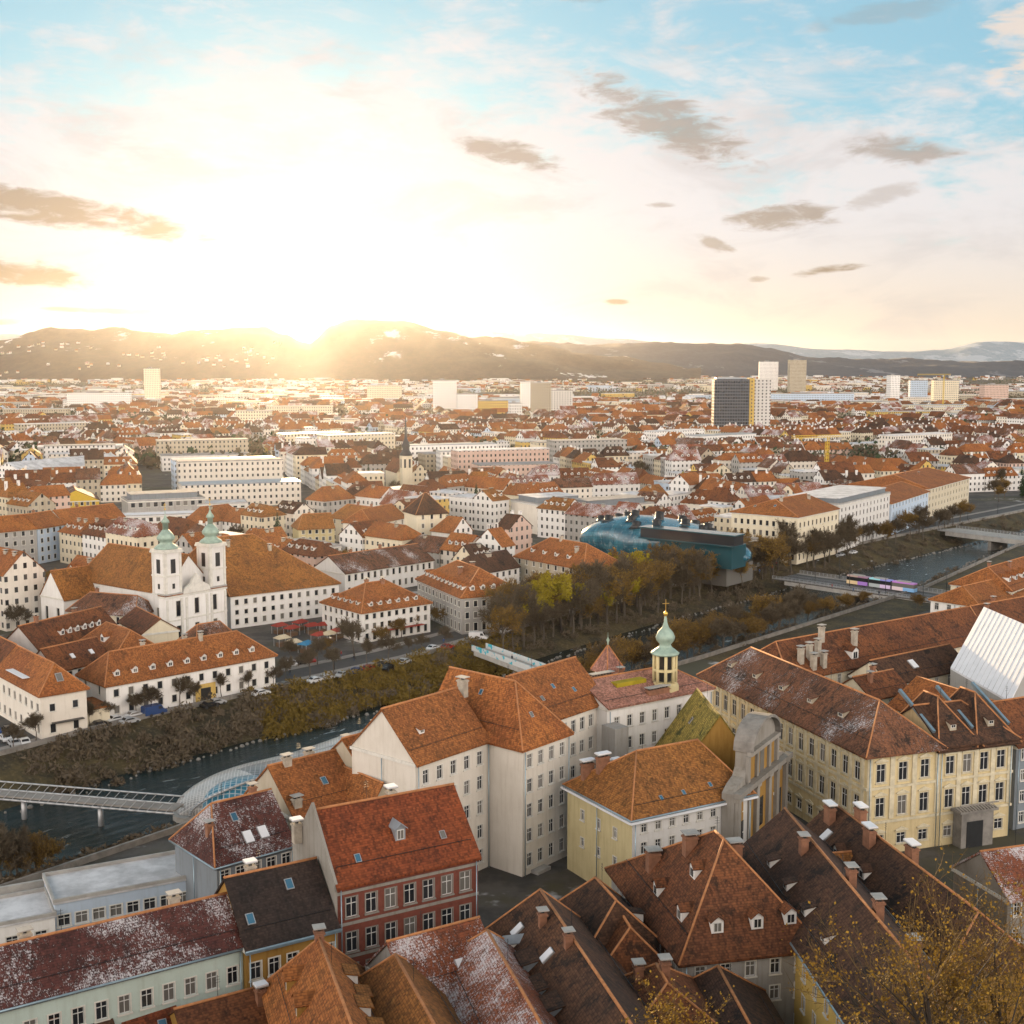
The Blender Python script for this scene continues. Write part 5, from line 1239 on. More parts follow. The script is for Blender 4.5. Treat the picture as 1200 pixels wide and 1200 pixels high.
# high rise
q = PD(836, 520, 1190); h = House('high_rise', 'dark gridded high rise tower with a yellow and a pale grey end', 'tower block', q.x, 1190, R(0))
b = MB(); b.box(0, 32.5, 0, 15, -.5, 60); b.build('glass_slab', [M['grid_facade']], h.root)
b = MB(); b.box(32.52, 37.5, 1.5, 14, -.5, 61); b.build('stair_core', [M['far_yellow']], h.root)
b = MB(); b.box(37.52, 53, 4, 20, -.5, 60); b.build('rear_slab', [M['far_slab']], h.root)
b = MB(); b.box(2, 30, 2, 13, 60.01, 61.5); b.build('roof_plant', [M['metal_roof']], h.root); occupy(q.x + 26, 1200, 32, 16, 0)
# other distant blocks
for (x0, x1, yt, yb, D, mt_, lab) in (
    (507, 535, 446, 476, 1700, 'far_white', 'white tower block in the middle distance near the hill foot'),
    (536, 560, 462, 478, 1650, 'far_white', 'low white slab right of the white tower block'),
    (610, 622, 448, 470, 1900, 'far_white', 'slim white tower leftmost of the central cluster'), (622, 646, 449, 484, 1600, 'far_beige', 'pale beige tower of the central cluster'),
    (645, 671, 458, 478, 1750, 'far_slab', 'wide pale slab right of the beige tower'), (598, 612, 473, 490, 1500, 'far_white', 'small white block below the central cluster'),
    (926, 946, 422, 440, 3000, 'far_beige', 'lone distant pale tower near the horizon'), (890, 912, 424, 431, 3100, 'far_white', 'distant white hall left of the lone tower'),
    (1044, 1056, 440, 460, 2300, 'far_white', 'white tower leftmost of the three on the right horizon'), (1067, 1087, 446, 464, 2200, 'far_blue', 'pale blue tower between white and yellow ones'),
    (1095, 1124, 446, 470, 2000, 'far_cream', 'yellow striped tower block on the right horizon'), (1154, 1186, 451, 464, 2300, 'far_pink', 'low orange brown block on the right horizon'),
    (168, 186, 432, 458, 2300, 'far_cream', 'distant cream tower on the left below the hill'), (78, 150, 461, 471, 1900, 'far_white', 'long white slab on the left below the hill'),
    (900, 1010, 462, 470, 2100, 'far_blue', 'long blue grey factory hall right of the high rise'), (430, 470, 452, 462, 2200, 'far_cream', 'cream slab under the sun'),
    (276, 316, 482, 500, 1400, 'far_cream', 'cream slab left of the sun glare'), (45, 66, 515, 532, 1150, 'far_yellow', 'yellow cube shaped house at left'),
    (380, 420, 492, 506, 1300, 'far_cream', 'pale slab below the sun'), (600, 700, 520, 530, 1120, 'far_beige', 'long beige school building'), (560, 596, 470, 480, 1700, 'far_yellow', 'yellow green slab in the central cluster')):
    a_ = PD(x0, yt, D); b_ = PD(x1, yt, D); o = House('tower_block', lab, 'tower block', a_.x, D, R(random.Random(x0).uniform(-6, 14))); w_ = b_.x - a_.x; dp = min(w_, 16)
    b = MB(); b.box(0, w_, 0, dp, -.5, a_.z); b.build('wall', [M[mt_]], o.root); b = MB(); b.box(-.2, w_ + .2, -.2, dp + .2, a_.z + .003, a_.z + .8)
    b.box(w_ * .3, w_ * .5, dp * .3, dp * .7, a_.z + .8, a_.z + 3.0)
    b.build('roof', [M['gravel_roof']], o.root); occupy(a_.x + w_ / 2, D + dp / 2, w_ / 2 + 3, dp, 0)
# ---------------------------------------------------------------- the museum, bridges, island, vehicles
occupy(50, 452, 40, 24, R(-35))
a = P(670, 655, 3); b_ = P(860, 678, 3); u = b_ - a; L = Vector((u.x, u.y)).length
o = empty('art_museum', (a.x, a.y, 0), math.atan2(u.y, u.x)); tag(o, 'blue blob shaped art museum with a glossy skin and rows of roof nozzles', 'museum')
mb = MB(); NS, NC = 44, 28
def shape(s):
    e = max(0.0, 1 - abs(2 * s - 1) ** 3.2) ** .5
    return e
def ring(s):
    e = shape(s); hw = (11.5 + 4.0 * math.sin(s * 2.6 + .4)) * e + .05; hh = (8.6 - 2.2 * s + 1.0 * math.sin(s * 5)) * e + .05
    cz = 10.0 + 1.4 * math.sin(s * 3.0) - 1.0 * s; cy = 10 + 3.5 * math.sin(s * 4.2)
    return hw, hh, cy, cz
for i in range(NS + 1):
    s = i / NS; hw, hh, cy, cz = ring(s)
    for k in range(NC):
        an = 2 * math.pi * k / NC; c_, s2 = math.cos(an), math.sin(an)
        z = cz + hh * (abs(s2) ** .85) * (1 if s2 > 0 else -1) * (1.0 if s2 > 0 else .95); bulge = .6 * math.sin(s * 17 + an * 3) * shape(s)
        mb.v.append((s * (L + 4) - 2, cy + hw * c_ * (1 + .08 * s2) + bulge, z))
for i in range(NS):
    for k in range(NC):
        mb.f.append((i * NC + k, (i + 1) * NC + k, (i + 1) * NC + (k + 1) % NC, i * NC + (k + 1) % NC)); mb.m.append(0); mb.sm.append(True)
for p in (0, 1):
    pass
sk = mb.build('skin', [M['acrylic']], o)
for p in sk.data.polygons: p.flip()
nz = MB(); nz.lathe([(2.6, -1.2), (1.8, -.1), (1.45, .8), (1.7, 1.6), (1.4, 1.65)], 14, 1); nz.lathe([(1.4, 1.6), (1.3, 1.2), (.01, 1.18)], 14, 1); nz = nz.mesh('nozzle', [M['acrylic'], M['dark_metal']], False)
for i, (s, f) in enumerate([(.10, 0), (.19, -.45), (.20, .42), (.29, 0), (.34, -.5), (.38, .4), (.45, -.1), (.50, -.55), (.53, .35), (.60, 0), (.66, -.5), (.69, .4), (.77, 0), (.84, .35), (.15, .45), (.40, -.72), (.56, .72), (.72, -.05)]):
    hw, hh, cy, cz = ring(s)
    n_ = link('nozzle', nz, o, (s * (L + 4) - 2, cy + f * hw, cz + hh * (1 - f * f) ** .45 - .1)); n_.rotation_euler = (R(-24), R(-10), 0)
mb = MB(); mb.box(L * .50, L + 3, -5.6, .6, 14.8, 18.0); mb.build('glass_gallery', [M['glass']], o)
mb = MB(); mb.box(L * .49, L + 3.3, -5.9, .9, 18.003, 18.4); mb.box(L * .49, L + 3.3, -5.9, .9, 14.3, 14.797); mb.build('gallery_rim', [M['glass_teal']], o)
mb = MB(); mb.box(L * .12, L * .95, 1, 19, -.3, 6.5); mb.build('ground_floor', [M['glass']], o)
mb = MB(); mb.box(L * .60, L + 1, -3.5, 6, 6.51, 14.28); mb.build('side_body', [M['glass_teal']], o)
h, L2 = front('glass_house', 'dark teal glass fronted iron house attached to the blue museum', (852, 636), (888, 632), 11, 'building')
h.wing(0, 0, L2, 12, 11, flat='gravel_roof', wall='glass_teal', near=False, style='plain', win={'f': (6, 3, 1.6, .3)})

def slab_bridge(name, label, A_, B2, wd, z, th, rail, ends=6, piers=2, railh=1.1, deckmat='asphalt', arch=False):
    a = P(A_[0], A_[1], z); b_ = P(B2[0], B2[1], z); u = b_ - a; L = u.length
    o = empty(name, (a.x, a.y, z), math.atan2(u.y, u.x)); tag(o, label, 'bridge')
    mb = MB(); mb.box(-ends, L + ends, -wd / 2, wd / 2, -.25, 0); mb.build('deck', [M[deckmat]], o)
    mb = MB()
    for y in (-wd / 2 + .4, 0, wd / 2 - .4): mb.box(-ends * .5, L + ends * .5, y - .3, y + .3, -th, -.252)
    mb.build('girder', [M['concrete']], o)
    for i in range(piers):
        x = L * (i + 1) / (piers + 1); mb = MB(); mb.box(x - .8, x + .8, -wd / 2 + .8, wd / 2 - .8, -8, -th - .002); mb.build('pier', [M['quay_stone']], o)
    for s_ in (-1, 1):
        mb = MB(); y = s_ * (wd / 2 - .15)
        if rail == 'solid': mb.box(-ends, L + ends, y - .12, y + .12, .002, railh)
        else:
            for z_ in (.35, .7, railh): mb.box(-ends, L + ends, y - .05, y + .05, z_ - .05, z_ + .05)
            for k in range(int((L + 2 * ends) / 1.6) + 1): x = -ends + k * 1.6; mb.box(x - .05, x + .05, y - .07, y + .07, .002, railh)
        mb.build('parapet', [M['parapet_paint' if rail == 'solid' else 'steel']], o)
    return o, L
BR, BL = slab_bridge('tram_bridge', 'wide road bridge carrying the tram across the river', (950, 679), (1118, 703), 17, .5, 1.6, 'bars', 10, 2)
mb = MB(); 
for y in (-2.6, -1.1, 1.1, 2.6): mb.box(-10, BL + 10, y - .06, y + .06, .004, .03)
mb.build('rails', [M['steel']], BR)
for y in (-7.2, 7.2):
    mb = MB(); mb.box(-10, BL + 10, y - 1.1, y + 1.1, .003, .15); mb.build('footway', [M['paving']], BR)
FB, FL = slab_bridge('footbridge', 'slim footbridge with turquoise marks painted on its pale parapet', (566, 762), (676, 802), 4.6, .8, 1.3, 'solid', 2, 1, 1.3, 'concrete')
slab_bridge('road_bridge', 'far pale road bridge at the right photo edge', (1128, 622), (1260, 638), 14, .8, 2.0, 'bars', 8, 2, 1.1, 'concrete')
# trussed island bridge at the left and the floating island
a = P(-60, 921, -.5); b_ = P(210, 950, -1.5); u = b_ - a; L = u.length
o = empty('island_bridge', (a.x, a.y, -.8), math.atan2(u.y, u.x)); tag(o, 'pale tubular footbridge leading to the floating island', 'bridge')
mb = MB(); mb.box(0, L, -1.7, 1.7, -.3, 0); mb.build('deck', [M['paving']], o)
mb = MB(); n = 26
for s_ in (-1, 1):
    for (y, z, r) in ((1.9, 1.2, .16), (1.9, -.6, .22)):
        for i in range(n):
            x0_, x1_ = L * i / n, L * (i + 1) / n; mb.bar((x0_, s_ * y, z), (x1_, s_ * y, z), r, n=6)
    for i in range(n):
        x0_, x1_ = L * i / n, L * (i + 1) / n; mb.bar((x0_, s_ * 1.9, -.6), (x1_, s_ * 1.9, 1.2), .07, n=4)
mb.build('truss', [M['steel']], o)
for i in (1, 2): mb = MB(); mb.lathe([(.5, -6), (.5, -.62)], 10, 0, (L * i / 3, 0)); mb.build('pier', [M['steel']], o)
a = P(212, 950, -3.5); b_ = P(498, 850, -3.5); u = b_ - a; L = Vector((u.x, u.y)).length
o = empty('floating_island', (a.x, a.y, -5.3), math.atan2(u.y, u.x)); tag(o, 'shell shaped steel mesh island with a blue glass dome floating in the river', 'island')
mb = MB(); pts_ = [(L / 2 + (L / 2 + 1) * math.cos(2 * math.pi * k / 40), 8.6 * math.sin(2 * math.pi * k / 40) * (1.0 - .15 * math.cos(2 * math.pi * k / 40))) for k in range(40)]
mb.solid([(x, y, .9) for x, y in pts_], [tuple(range(40))], 1.4); mb.build('pontoon', [M['concrete']], o)
mb = MB(); NS, NC = 40, 14
for i in range(NS + 1):
    s = i / NS; e = max(0, 1 - abs(2 * s - 1) ** 3) ** .5; hh = (4.0 - 1.6 * s + .7 * math.sin(s * 9)) * e + .2; hw = (8.0 - 1.0 * s) * e + .2
    for k in range(NC + 1):
        an = math.pi * (k / NC); mb.v.append((s * L, .6 + hw * math.cos(an), .92 + hh * math.sin(an) ** .7))
for i in range(NS):
    for k in range(NC): q = i * (NC + 1) + k; mb.f.append((q, q + NC + 1, q + NC + 2, q + 1)); mb.m.append(1 if (8 < i < 17 and 5 < k < 12) else 0); mb.sm.append(True)
sh = mb.build('mesh_shell', [M['shell_mesh'], M['shell_inner']], o)
mb = MB(); NS, NC = 24, 10
for i in range(NS):
    an = 2 * math.pi * i / NS
    for k in range(NC + 1):
        e = k / NC * math.pi / 2; mb.v.append((11 + 9.0 * math.cos(an) * math.cos(e), -3.4 + 6.3 * math.sin(an) * math.cos(e), .9 + 4.4 * math.sin(e)))
for i in range(NS):
    for k in range(NC): q = i * (NC + 1) + k; w2 = ((i + 1) % NS) * (NC + 1) + k; mb.f.append((q, w2, w2 + 1, q + 1)); mb.m.append(0); mb.sm.append(True)
mb.build('glass_dome', [M['dome_glass']], o)
mb = MB()
for i in range(36):
    t0, t1 = math.pi * i / 36, math.pi * (i + 1) / 36
    f = lambda t: (13 - 12.6 * math.cos(t), -4.0 + 2.2 * math.cos(t * 2), 1.0 + 4.6 * math.sin(t))
    mb.bar(f(t0), f(t1), .28, n=6)
for i in range(30):
    x0_, x1_ = L * i / 30, L * (i + 1) / 30; mb.bar((x0_, .6, 1 + 4.1 * max(0, 1 - abs(2 * i / 30 - 1) ** 3) ** .5 * (1 - .45 * i / 30)), (x1_, .6, 1 + 4.1 * max(0, 1 - abs(2 * (i + 1) / 30 - 1) ** 3) ** .5 * (1 - .45 * (i + 1) / 30)), .16, n=5)
mb.build('rim_tubes', [M['steel']], o)

# vehicles ---------------------------------------------------------
def car_mesh(kind):
    b = MB(); g = MB(); w_ = MB()
    if kind == 'car': prof_ = [(-2.1, .35), (-2.15, .75), (-1.9, .95), (-1.55, 1.0), (-1.0, 1.42), (.35, 1.45), (1.05, 1.0), (1.95, .82), (2.15, .6), (2.1, .35)]; wd = .86
    else: prof_ = [(-2.6, .4), (-2.65, 2.1), (-2.4, 2.3), (1.2, 2.3), (1.75, 1.35), (2.45, 1.1), (2.6, .8), (2.55, .4)]; wd = .98
    n = len(prof_); b.add([(x, -wd, z) for x, z in prof_] + [(x, wd, z) for x, z in prof_], [tuple(range(n)), tuple(range(n, 2 * n))[::-1]] + [((i + 1) % n, i, n + i, n + (i + 1) % n) for i in range(n)])
    if kind == 'car':
        g.add([(-1.5, -wd - .01, 1.02), (-.98, -wd - .01, 1.34), (.3, -wd - .01, 1.36), (.9, -wd - .01, 1.02), (-1.5, wd + .01, 1.02), (-.98, wd + .01, 1.34), (.3, wd + .01, 1.36), (.9, wd + .01, 1.02)], [(0, 3, 2, 1), (4, 5, 6, 7)])
        g.add([(1.0, -.7, 1.07), (.42, -.66, 1.44), (.42, .66, 1.44), (1.0, .7, 1.07), (-1.5, -.7, 1.06), (-1.03, -.66, 1.42), (-1.03, .66, 1.42), (-1.5, .7, 1.06)], [(0, 3, 2, 1), (4, 5, 6, 7)]); 
        for i in range(len(g.v) - 8, len(g.v)): x, y, z = g.v[i]; g.v[i] = (x + (.03 if x > 0 else -.03), y, z + .02)
    else:
        g.add([(1.24, -.85, 2.2), (1.72, -.85, 1.4), (1.72, .85, 1.4), (1.24, .85, 2.2)], [(0, 1, 2, 3)]); g.v = [(x + .03, y, z + .02) for x, y, z in g.v]
        g.add([(.5, -wd - .01, 1.4), (1.5, -wd - .01, 1.4), (1.1, -wd - .01, 2.05), (.5, -wd - .01, 2.05), (.5, wd + .01, 1.4), (1.5, wd + .01, 1.4), (1.1, wd + .01, 2.05), (.5, wd + .01, 2.05)], [(0, 1, 2, 3), (7, 6, 5, 4)])
    for k in range(14): pass
    w_.add([(.34 * math.cos(2 * math.pi * k / 12), y, .34 * math.sin(2 * math.pi * k / 12)) for y in (-.11, .11) for k in range(12)], [tuple(range(12)), tuple(range(12, 24))[::-1]] + [((k + 1) % 12, k, 12 + k, 12 + (k + 1) % 12) for k in range(12)])
    return b, g, w_
CARM = {}
for kd in ('car', 'van'):
    b, g, w_ = car_mesh(kd); gm = g.mesh('window_glass', [M['glass']], False); wm = w_.mesh('wheel', [M['rubber']], False)
    for c_ in ('white', 'silver', 'black', 'blue', 'red'): CARM[(kd, c_)] = (b.mesh('body', [M['car_' + c_]], False), gm, wm)
def car(kd, c_, x, y, ang, z=.01):
    b, g, w_ = CARM[(kd, c_)]; o = empty('parked_' + kd, (x, y, z), ang)
    link('body', b, o); link('window_glass', g, o); wd = .86 if kd == 'car' else .98
    for sx in (-1.3, 1.35):
        for sy in (-wd, wd): link('wheel', w_, o, (sx, sy, .34))
    tag(o, '%s %s parked on the quay' % (c_, kd), kd, 'cars and vans on the far bank quay', auto=True); return o
RC = random.Random(12)
QA = AR + R(-3)
for (x, y, kd, c_, da) in ((6, 868, 'car', 'white', 1.4), (16, 874, 'car', 'silver', 1.4), (28, 873, 'car', 'white', 1.4), (10, 858, 'car', 'black', 1.4), (-6, 860, 'car', 'blue', 1.4), (118, 852, 'car', 'black', 0), (137, 846, 'car', 'white', 0),
        (152, 848, 'car', 'silver', 0), (158, 841, 'car', 'white', 0), (181, 838, 'van', 'blue', 0), (246, 829, 'car', 'black', 0), (254, 826, 'car', 'silver', 0), (306, 815, 'car', 'white', 0), (335, 806, 'car', 'black', 0),
        (432, 786, 'car', 'red', .3), (448, 782, 'car', 'black', .3), (455, 785, 'car', 'black', .3), (474, 778, 'car', 'silver', .3), (508, 762, 'car', 'white', .1), (524, 761, 'car', 'red', .1), (561, 750, 'van', 'white', -.9), (592, 742, 'car', 'white', .2),
        (402, 793, 'car', 'silver', .3), (418, 789, 'car', 'blue', .3), (370, 800, 'car', 'white', 0), (382, 797, 'car', 'silver', 0), (350, 778, 'car', 'black', 1.5), (362, 776, 'car', 'red', 1.5), (340, 780, 'car', 'white', 1.5),
        (905, 662, 'car', 'red', -.3), (930, 658, 'car', 'white', 0), (985, 652, 'car', 'silver', 0), (1000, 649, 'car', 'white', 0), (860, 680, 'car', 'red', 0), (845, 684, 'car', 'white', 0), (875, 676, 'car', 'black', 0)):
    p = P(x, y, 0); car(kd, c_, p.x, p.y, QA + da)
# tram on the bridge
o = empty('tram', (0, 0, .53), 0); o.parent = None
ta = BR.location.copy(); an = BR.rotation_euler.z; c0 = Vector((math.cos(an), math.sin(an), 0)); nrm = Vector((-c0.y, c0.x, 0))
q = P(1040, 688, .5); s0 = (q - ta).dot(c0); pos_ = ta + c0 * (s0) + nrm * 1.85; o.location = (pos_.x, pos_.y, .535); o.rotation_euler = (0, 0, an)
tag(o, 'colourful articulated tram crossing the road bridge', 'tram')
for i in range(3):
    x0_ = -12.6 + i * 8.5
    mb = MB(); mb.box(x0_, x0_ + 7.9, -1.15, 1.15, .3, 1.5); mb.box(x0_, x0_ + 7.9, -1.1, 1.1, 2.75, 3.2); mb.build('body', [M['tram_paint']], o)
    mb = MB(); mb.box(x0_ + .05, x0_ + 7.85, -1.12, 1.12, 1.502, 2.748); mb.build('window_band', [M['glass']], o)
    mb = MB(); mb.box(x0_ + 1.5, x0_ + 6, -.8, .8, 3.203, 3.55); mb.build('roof_unit', [M['concrete']], o)
    for xx in (1.5, 5.8): mb = MB(); mb.box(x0_ + xx, x0_ + xx + 1.2, -1.0, 1.0, .0, .298); mb.build('bogie', [M['rubber']], o)
    if i < 2: mb = MB(); mb.box(x0_ + 7.9, x0_ + 8.5, -1.0, 1.0, .5, 3.0); mb.build('bellows', [M['rubber']], o)
# market stalls
def stall(x, y, ang, c_, label):
    o = empty('market_stall', (x, y, 0), ang); tag(o, label, 'stall', 'market stalls on the square', auto=True)
    mb = MB(); mb.box(-1.5, 1.5, -.9, .9, 0, 1.0); mb.build('counter', [M['wood']], o)
    mb = MB(); mb.solid([(-2, -1.5, 2.3), (2, -1.5, 2.3), (2, 1.5, 2.3), (-2, 1.5, 2.3), (-.9, 0, 3.1), (.9, 0, 3.1)], [(0, 1, 5, 4), (2, 3, 4, 5), (3, 0, 4), (1, 2, 5)], .12); mb.build('awning', [M['awning_' + c_]], o)
    for sx in (-1.8, 1.8):
        for sy in (-1.3, 1.3): mb = MB(); mb.box(sx - .05, sx + .05, sy - .05, sy + .05, 0, 2.3); mb.build('post', [M['steel']], o)
for (x, y, c_) in ((328, 742, 'red'), (342, 745, 'red'), (352, 738, 'red'), (366, 742, 'red'), (380, 741, 'red'), (331, 757, 'cream'), (344, 762, 'cream'), (359, 764, 'blue'), (374, 753, 'red'), (385, 752, 'cream'), (396, 748, 'red')):
    p = P(x, y, 0); stall(p.x, p.y, AR + RC.uniform(-.4, .4), c_, '%s roofed market stall on the square' % c_)
# lamps
lm = MB(); lm.bar((0, 0, 0), (0, 0, 7.5), .11, 0, .06, n=6); lm.bar((0, 0, 7.4), (1.3, 0, 7.9), .05, n=5); lpost = lm.mesh('post', [M['dark_metal']], False)
lm = MB(); lm.box(1.1, 1.9, -.14, .14, 7.84, 7.98); lhead = lm.mesh('lamp_head', [M['steel']], False)
def lamp(x, y, ang, z=0):
    o = empty('street_lamp', (x, y, z), ang); link('post', lpost, o); link('lamp_head', lhead, o); tag(o, 'street lamp by the quay', 'lamp', 'street lamps along the quay and bridges', auto=True)
for i in range(1, 7):
    a_, c_ = FAR[i], FAR[i + 1]; d_ = c_ - a_; nn = Vector((-d_.y, d_.x)).normalized(); m2 = max(1, int(d_.length / 30))
    for k in range(m2):
        q = a_ + d_ * (k + .5) / m2 + nn * 4.3; X_, Y_ = pix((q.x, q.y, 4))
        if -10 < X_ < 1210 and q.y > 60: lamp(q.x, q.y, math.atan2(nn.y, nn.x))
for k in range(4):
    for s_ in (-1, 1): q = ta + c0 * (BL * (k + .5) / 4) + nrm * 7.4 * s_; lamp(q.x, q.y, an + s_ * -math.pi / 2, .65)
# people on the bridges and quay: single small figures
def person_mesh(coat, seed):
    b = MB(); rnd = random.Random(seed); st = rnd.uniform(.1, .3)
    b.bar((0, -.1, .82), (st, -.12, .05), .095, 1, .06, n=6); b.bar((0, .1, .82), (-st, .12, .05), .095, 1, .06, n=6)
    b.bar((-.02 + st, -.12, .04), (.18 + st, -.12, .04), .05, 1); b.bar((-.02 - st, .12, .04), (.18 - st, .12, .04), .05, 1)
    b.lathe([(.15, .74), (.18, .95), (.17, 1.15), (.215, 1.38), (.13, 1.48), (.06, 1.52)], 8, 0)
    b.bar((0, -.22, 1.4), (.1 - st * .5, -.28, .85), .065, 0, .045, n=6); b.bar((0, .22, 1.4), (st * .5, .28, .85), .065, 0, .045, n=6)
    b.lathe([(.055, 1.48), (.06, 1.54), (.095, 1.6), (.10, 1.68), (.085, 1.74)], 8, 2); b.lathe([(.10, 1.67), (.107, 1.72), (.07, 1.79), (.02, 1.81)], 8, 3)
    return b.mesh('person', [M[coat], M['jeans'], M['skin'], M['bark']], False)
PM = [person_mesh(c_, i) for i, c_ in enumerate(('coat_dark', 'coat_red', 'coat_blue'))]
for i, (x, y, z, w2) in enumerate(((640, 791, .8, 'walking on the footbridge'), (647, 793, .8, 'walking on the footbridge'), (655, 796, .8, 'walking on the footbridge'), (600, 775, .8, 'near the painted part of the footbridge'), (975, 690, .65, 'on the tram bridge pavement'), (1000, 694, .65, 'on the tram bridge pavement'),
                         (1030, 698, .65, 'on the tram bridge pavement'), (905, 668, 0, 'on the quay'), (890, 672, 0, 'on the quay'), (415, 775, 0, 'near the market square'), (400, 770, 0, 'near the market square'), (520, 755, 0, 'near the corner block'), (340, 792, 0, 'near the quay cars'))):
    p = P(x, y, z); k = i % 3; o = link('person', PM[k], None, (p.x, p.y, z), RC.random() * 6.28); tag(o, ('person in a %s coat ' % ('dark', 'red', 'blue')[k]) + w2, 'person', 'people out walking', auto=True)
# building crane
def crane(x, y, hgt, jib, ang, label):
    o = empty('tower_crane', (x, y, 0), ang); tag(o, label, 'crane')
    def truss(nm, a, b_, w_, n):
        mb = MB(); a = Vector(a); b_ = Vector(b_); d_ = (b_ - a); up = Vector((0, 0, 1)) if abs(d_.normalized().z) < .9 else Vector((1, 0, 0)); e1 = d_.normalized().cross(up); e2 = e1.cross(d_.normalized())
        cs = [(e1 + e2) * w_ / 2, (e1 - e2) * w_ / 2, (-e1 - e2) * w_ / 2, (-e1 + e2) * w_ / 2]
        for c_ in cs: mb.bar(a + c_, b_ + c_, .16)
        for i in range(n):
            for k in range(4): mb.bar(a + d_ * i / n + cs[k], a + d_ * (i + 1) / n + cs[(k + 1) % 4], .09)
        mb.build(nm, [M['yellow_paint']], o)
    truss('lattice_mast', (0, 0, 0), (0, 0, hgt), 1.6, 14); truss('jib', (-10, 0, hgt + .8), (jib, 0, hgt + .8), 1.3, 18)
    mb = MB(); mb.box(-10, -7, -1, 1, hgt - 1.6, hgt); mb.build('counterweight', [M['concrete']], o); mb = MB(); mb.box(.8, 2.4, -.9, .9, hgt - 2.2, hgt - .2); mb.build('cab', [M['steel']], o)
q = PD(968, 570, 760); crane(q.x, 760, 31, 26, R(205), 'yellow tower crane among the roofs in front of the high rise')
q = PD(1105, 475, 1800); crane(q.x, 1800, 58, 40, R(190), 'distant yellow crane beside the yellow tower block')

# ---------------------------------------------------------------- generated town
RG = random.Random(2024)
WALLS = [('far_white', 'white', 30), ('far_warmwhite', 'off white', 20), ('far_cream', 'cream', 20), ('far_yellow', 'yellow', 6), ('far_grey', 'grey', 9), ('far_blue', 'pale blue', 5), ('far_pink', 'pink', 4), ('far_beige', 'beige', 8)]
ROOFS = [('tile_orange', 'orange', 18), ('tile_rust', 'rust', 18), ('tile_bright', 'bright orange', 9), ('tile_brown', 'brown', 13), ('tile_patch', 'snow flecked rust', 13), ('tile_amber', 'amber', 5), ('tile_snowy', 'snow dusted', 14), ('dirtysnow', 'snow white', 17)]
def pick(L): return RG.choices(L, [x[2] for x in L])[0]
HOUSES = []
def plan(x, y, ang, w_, d_, ze, rise, hips, wl, rf, flat=None): HOUSES.append(dict(x=x, y=y, a=ang, w=w_, d=d_, ze=ze, rise=rise, hips=hips, wl=wl, rf=rf, flat=flat, k=min(w_, 26) * 1.0 / math.hypot(x, y)))
TREESPOTS = []
def inview(x, y, mg=40): return y > 0 and abs(x) < .405 * y + mg
def okhouse(x, y, r): 
    rs = river_side(x, y)
    return rs > 16 + r * .9 and free(x, y, r)
occupy(*P(362, 752, 0)[:2], 22, 16, AR)      # market square
occupy(*P(430, 775, 0)[:2], 26, 10, AR); occupy(*P(930, 660, 0)[:2], 16, 14, AR); occupy(*P(90, 690, 0)[:2], 16, 20, AR)
occupy(*P(1165, 590, 0)[:2], 30, 50, AR); occupy(-175, 565, 22, 75, 0.30); occupy(*P(640, 640, 0)[:2], 10, 24, AR)
bands_ = [(300, 640, AR, 74, 88), (640, 980, AR - R(31), 84, 96), (980, 1500, AR - R(12), 92, 120), (1500, 2100, R(8), 110, 130)]
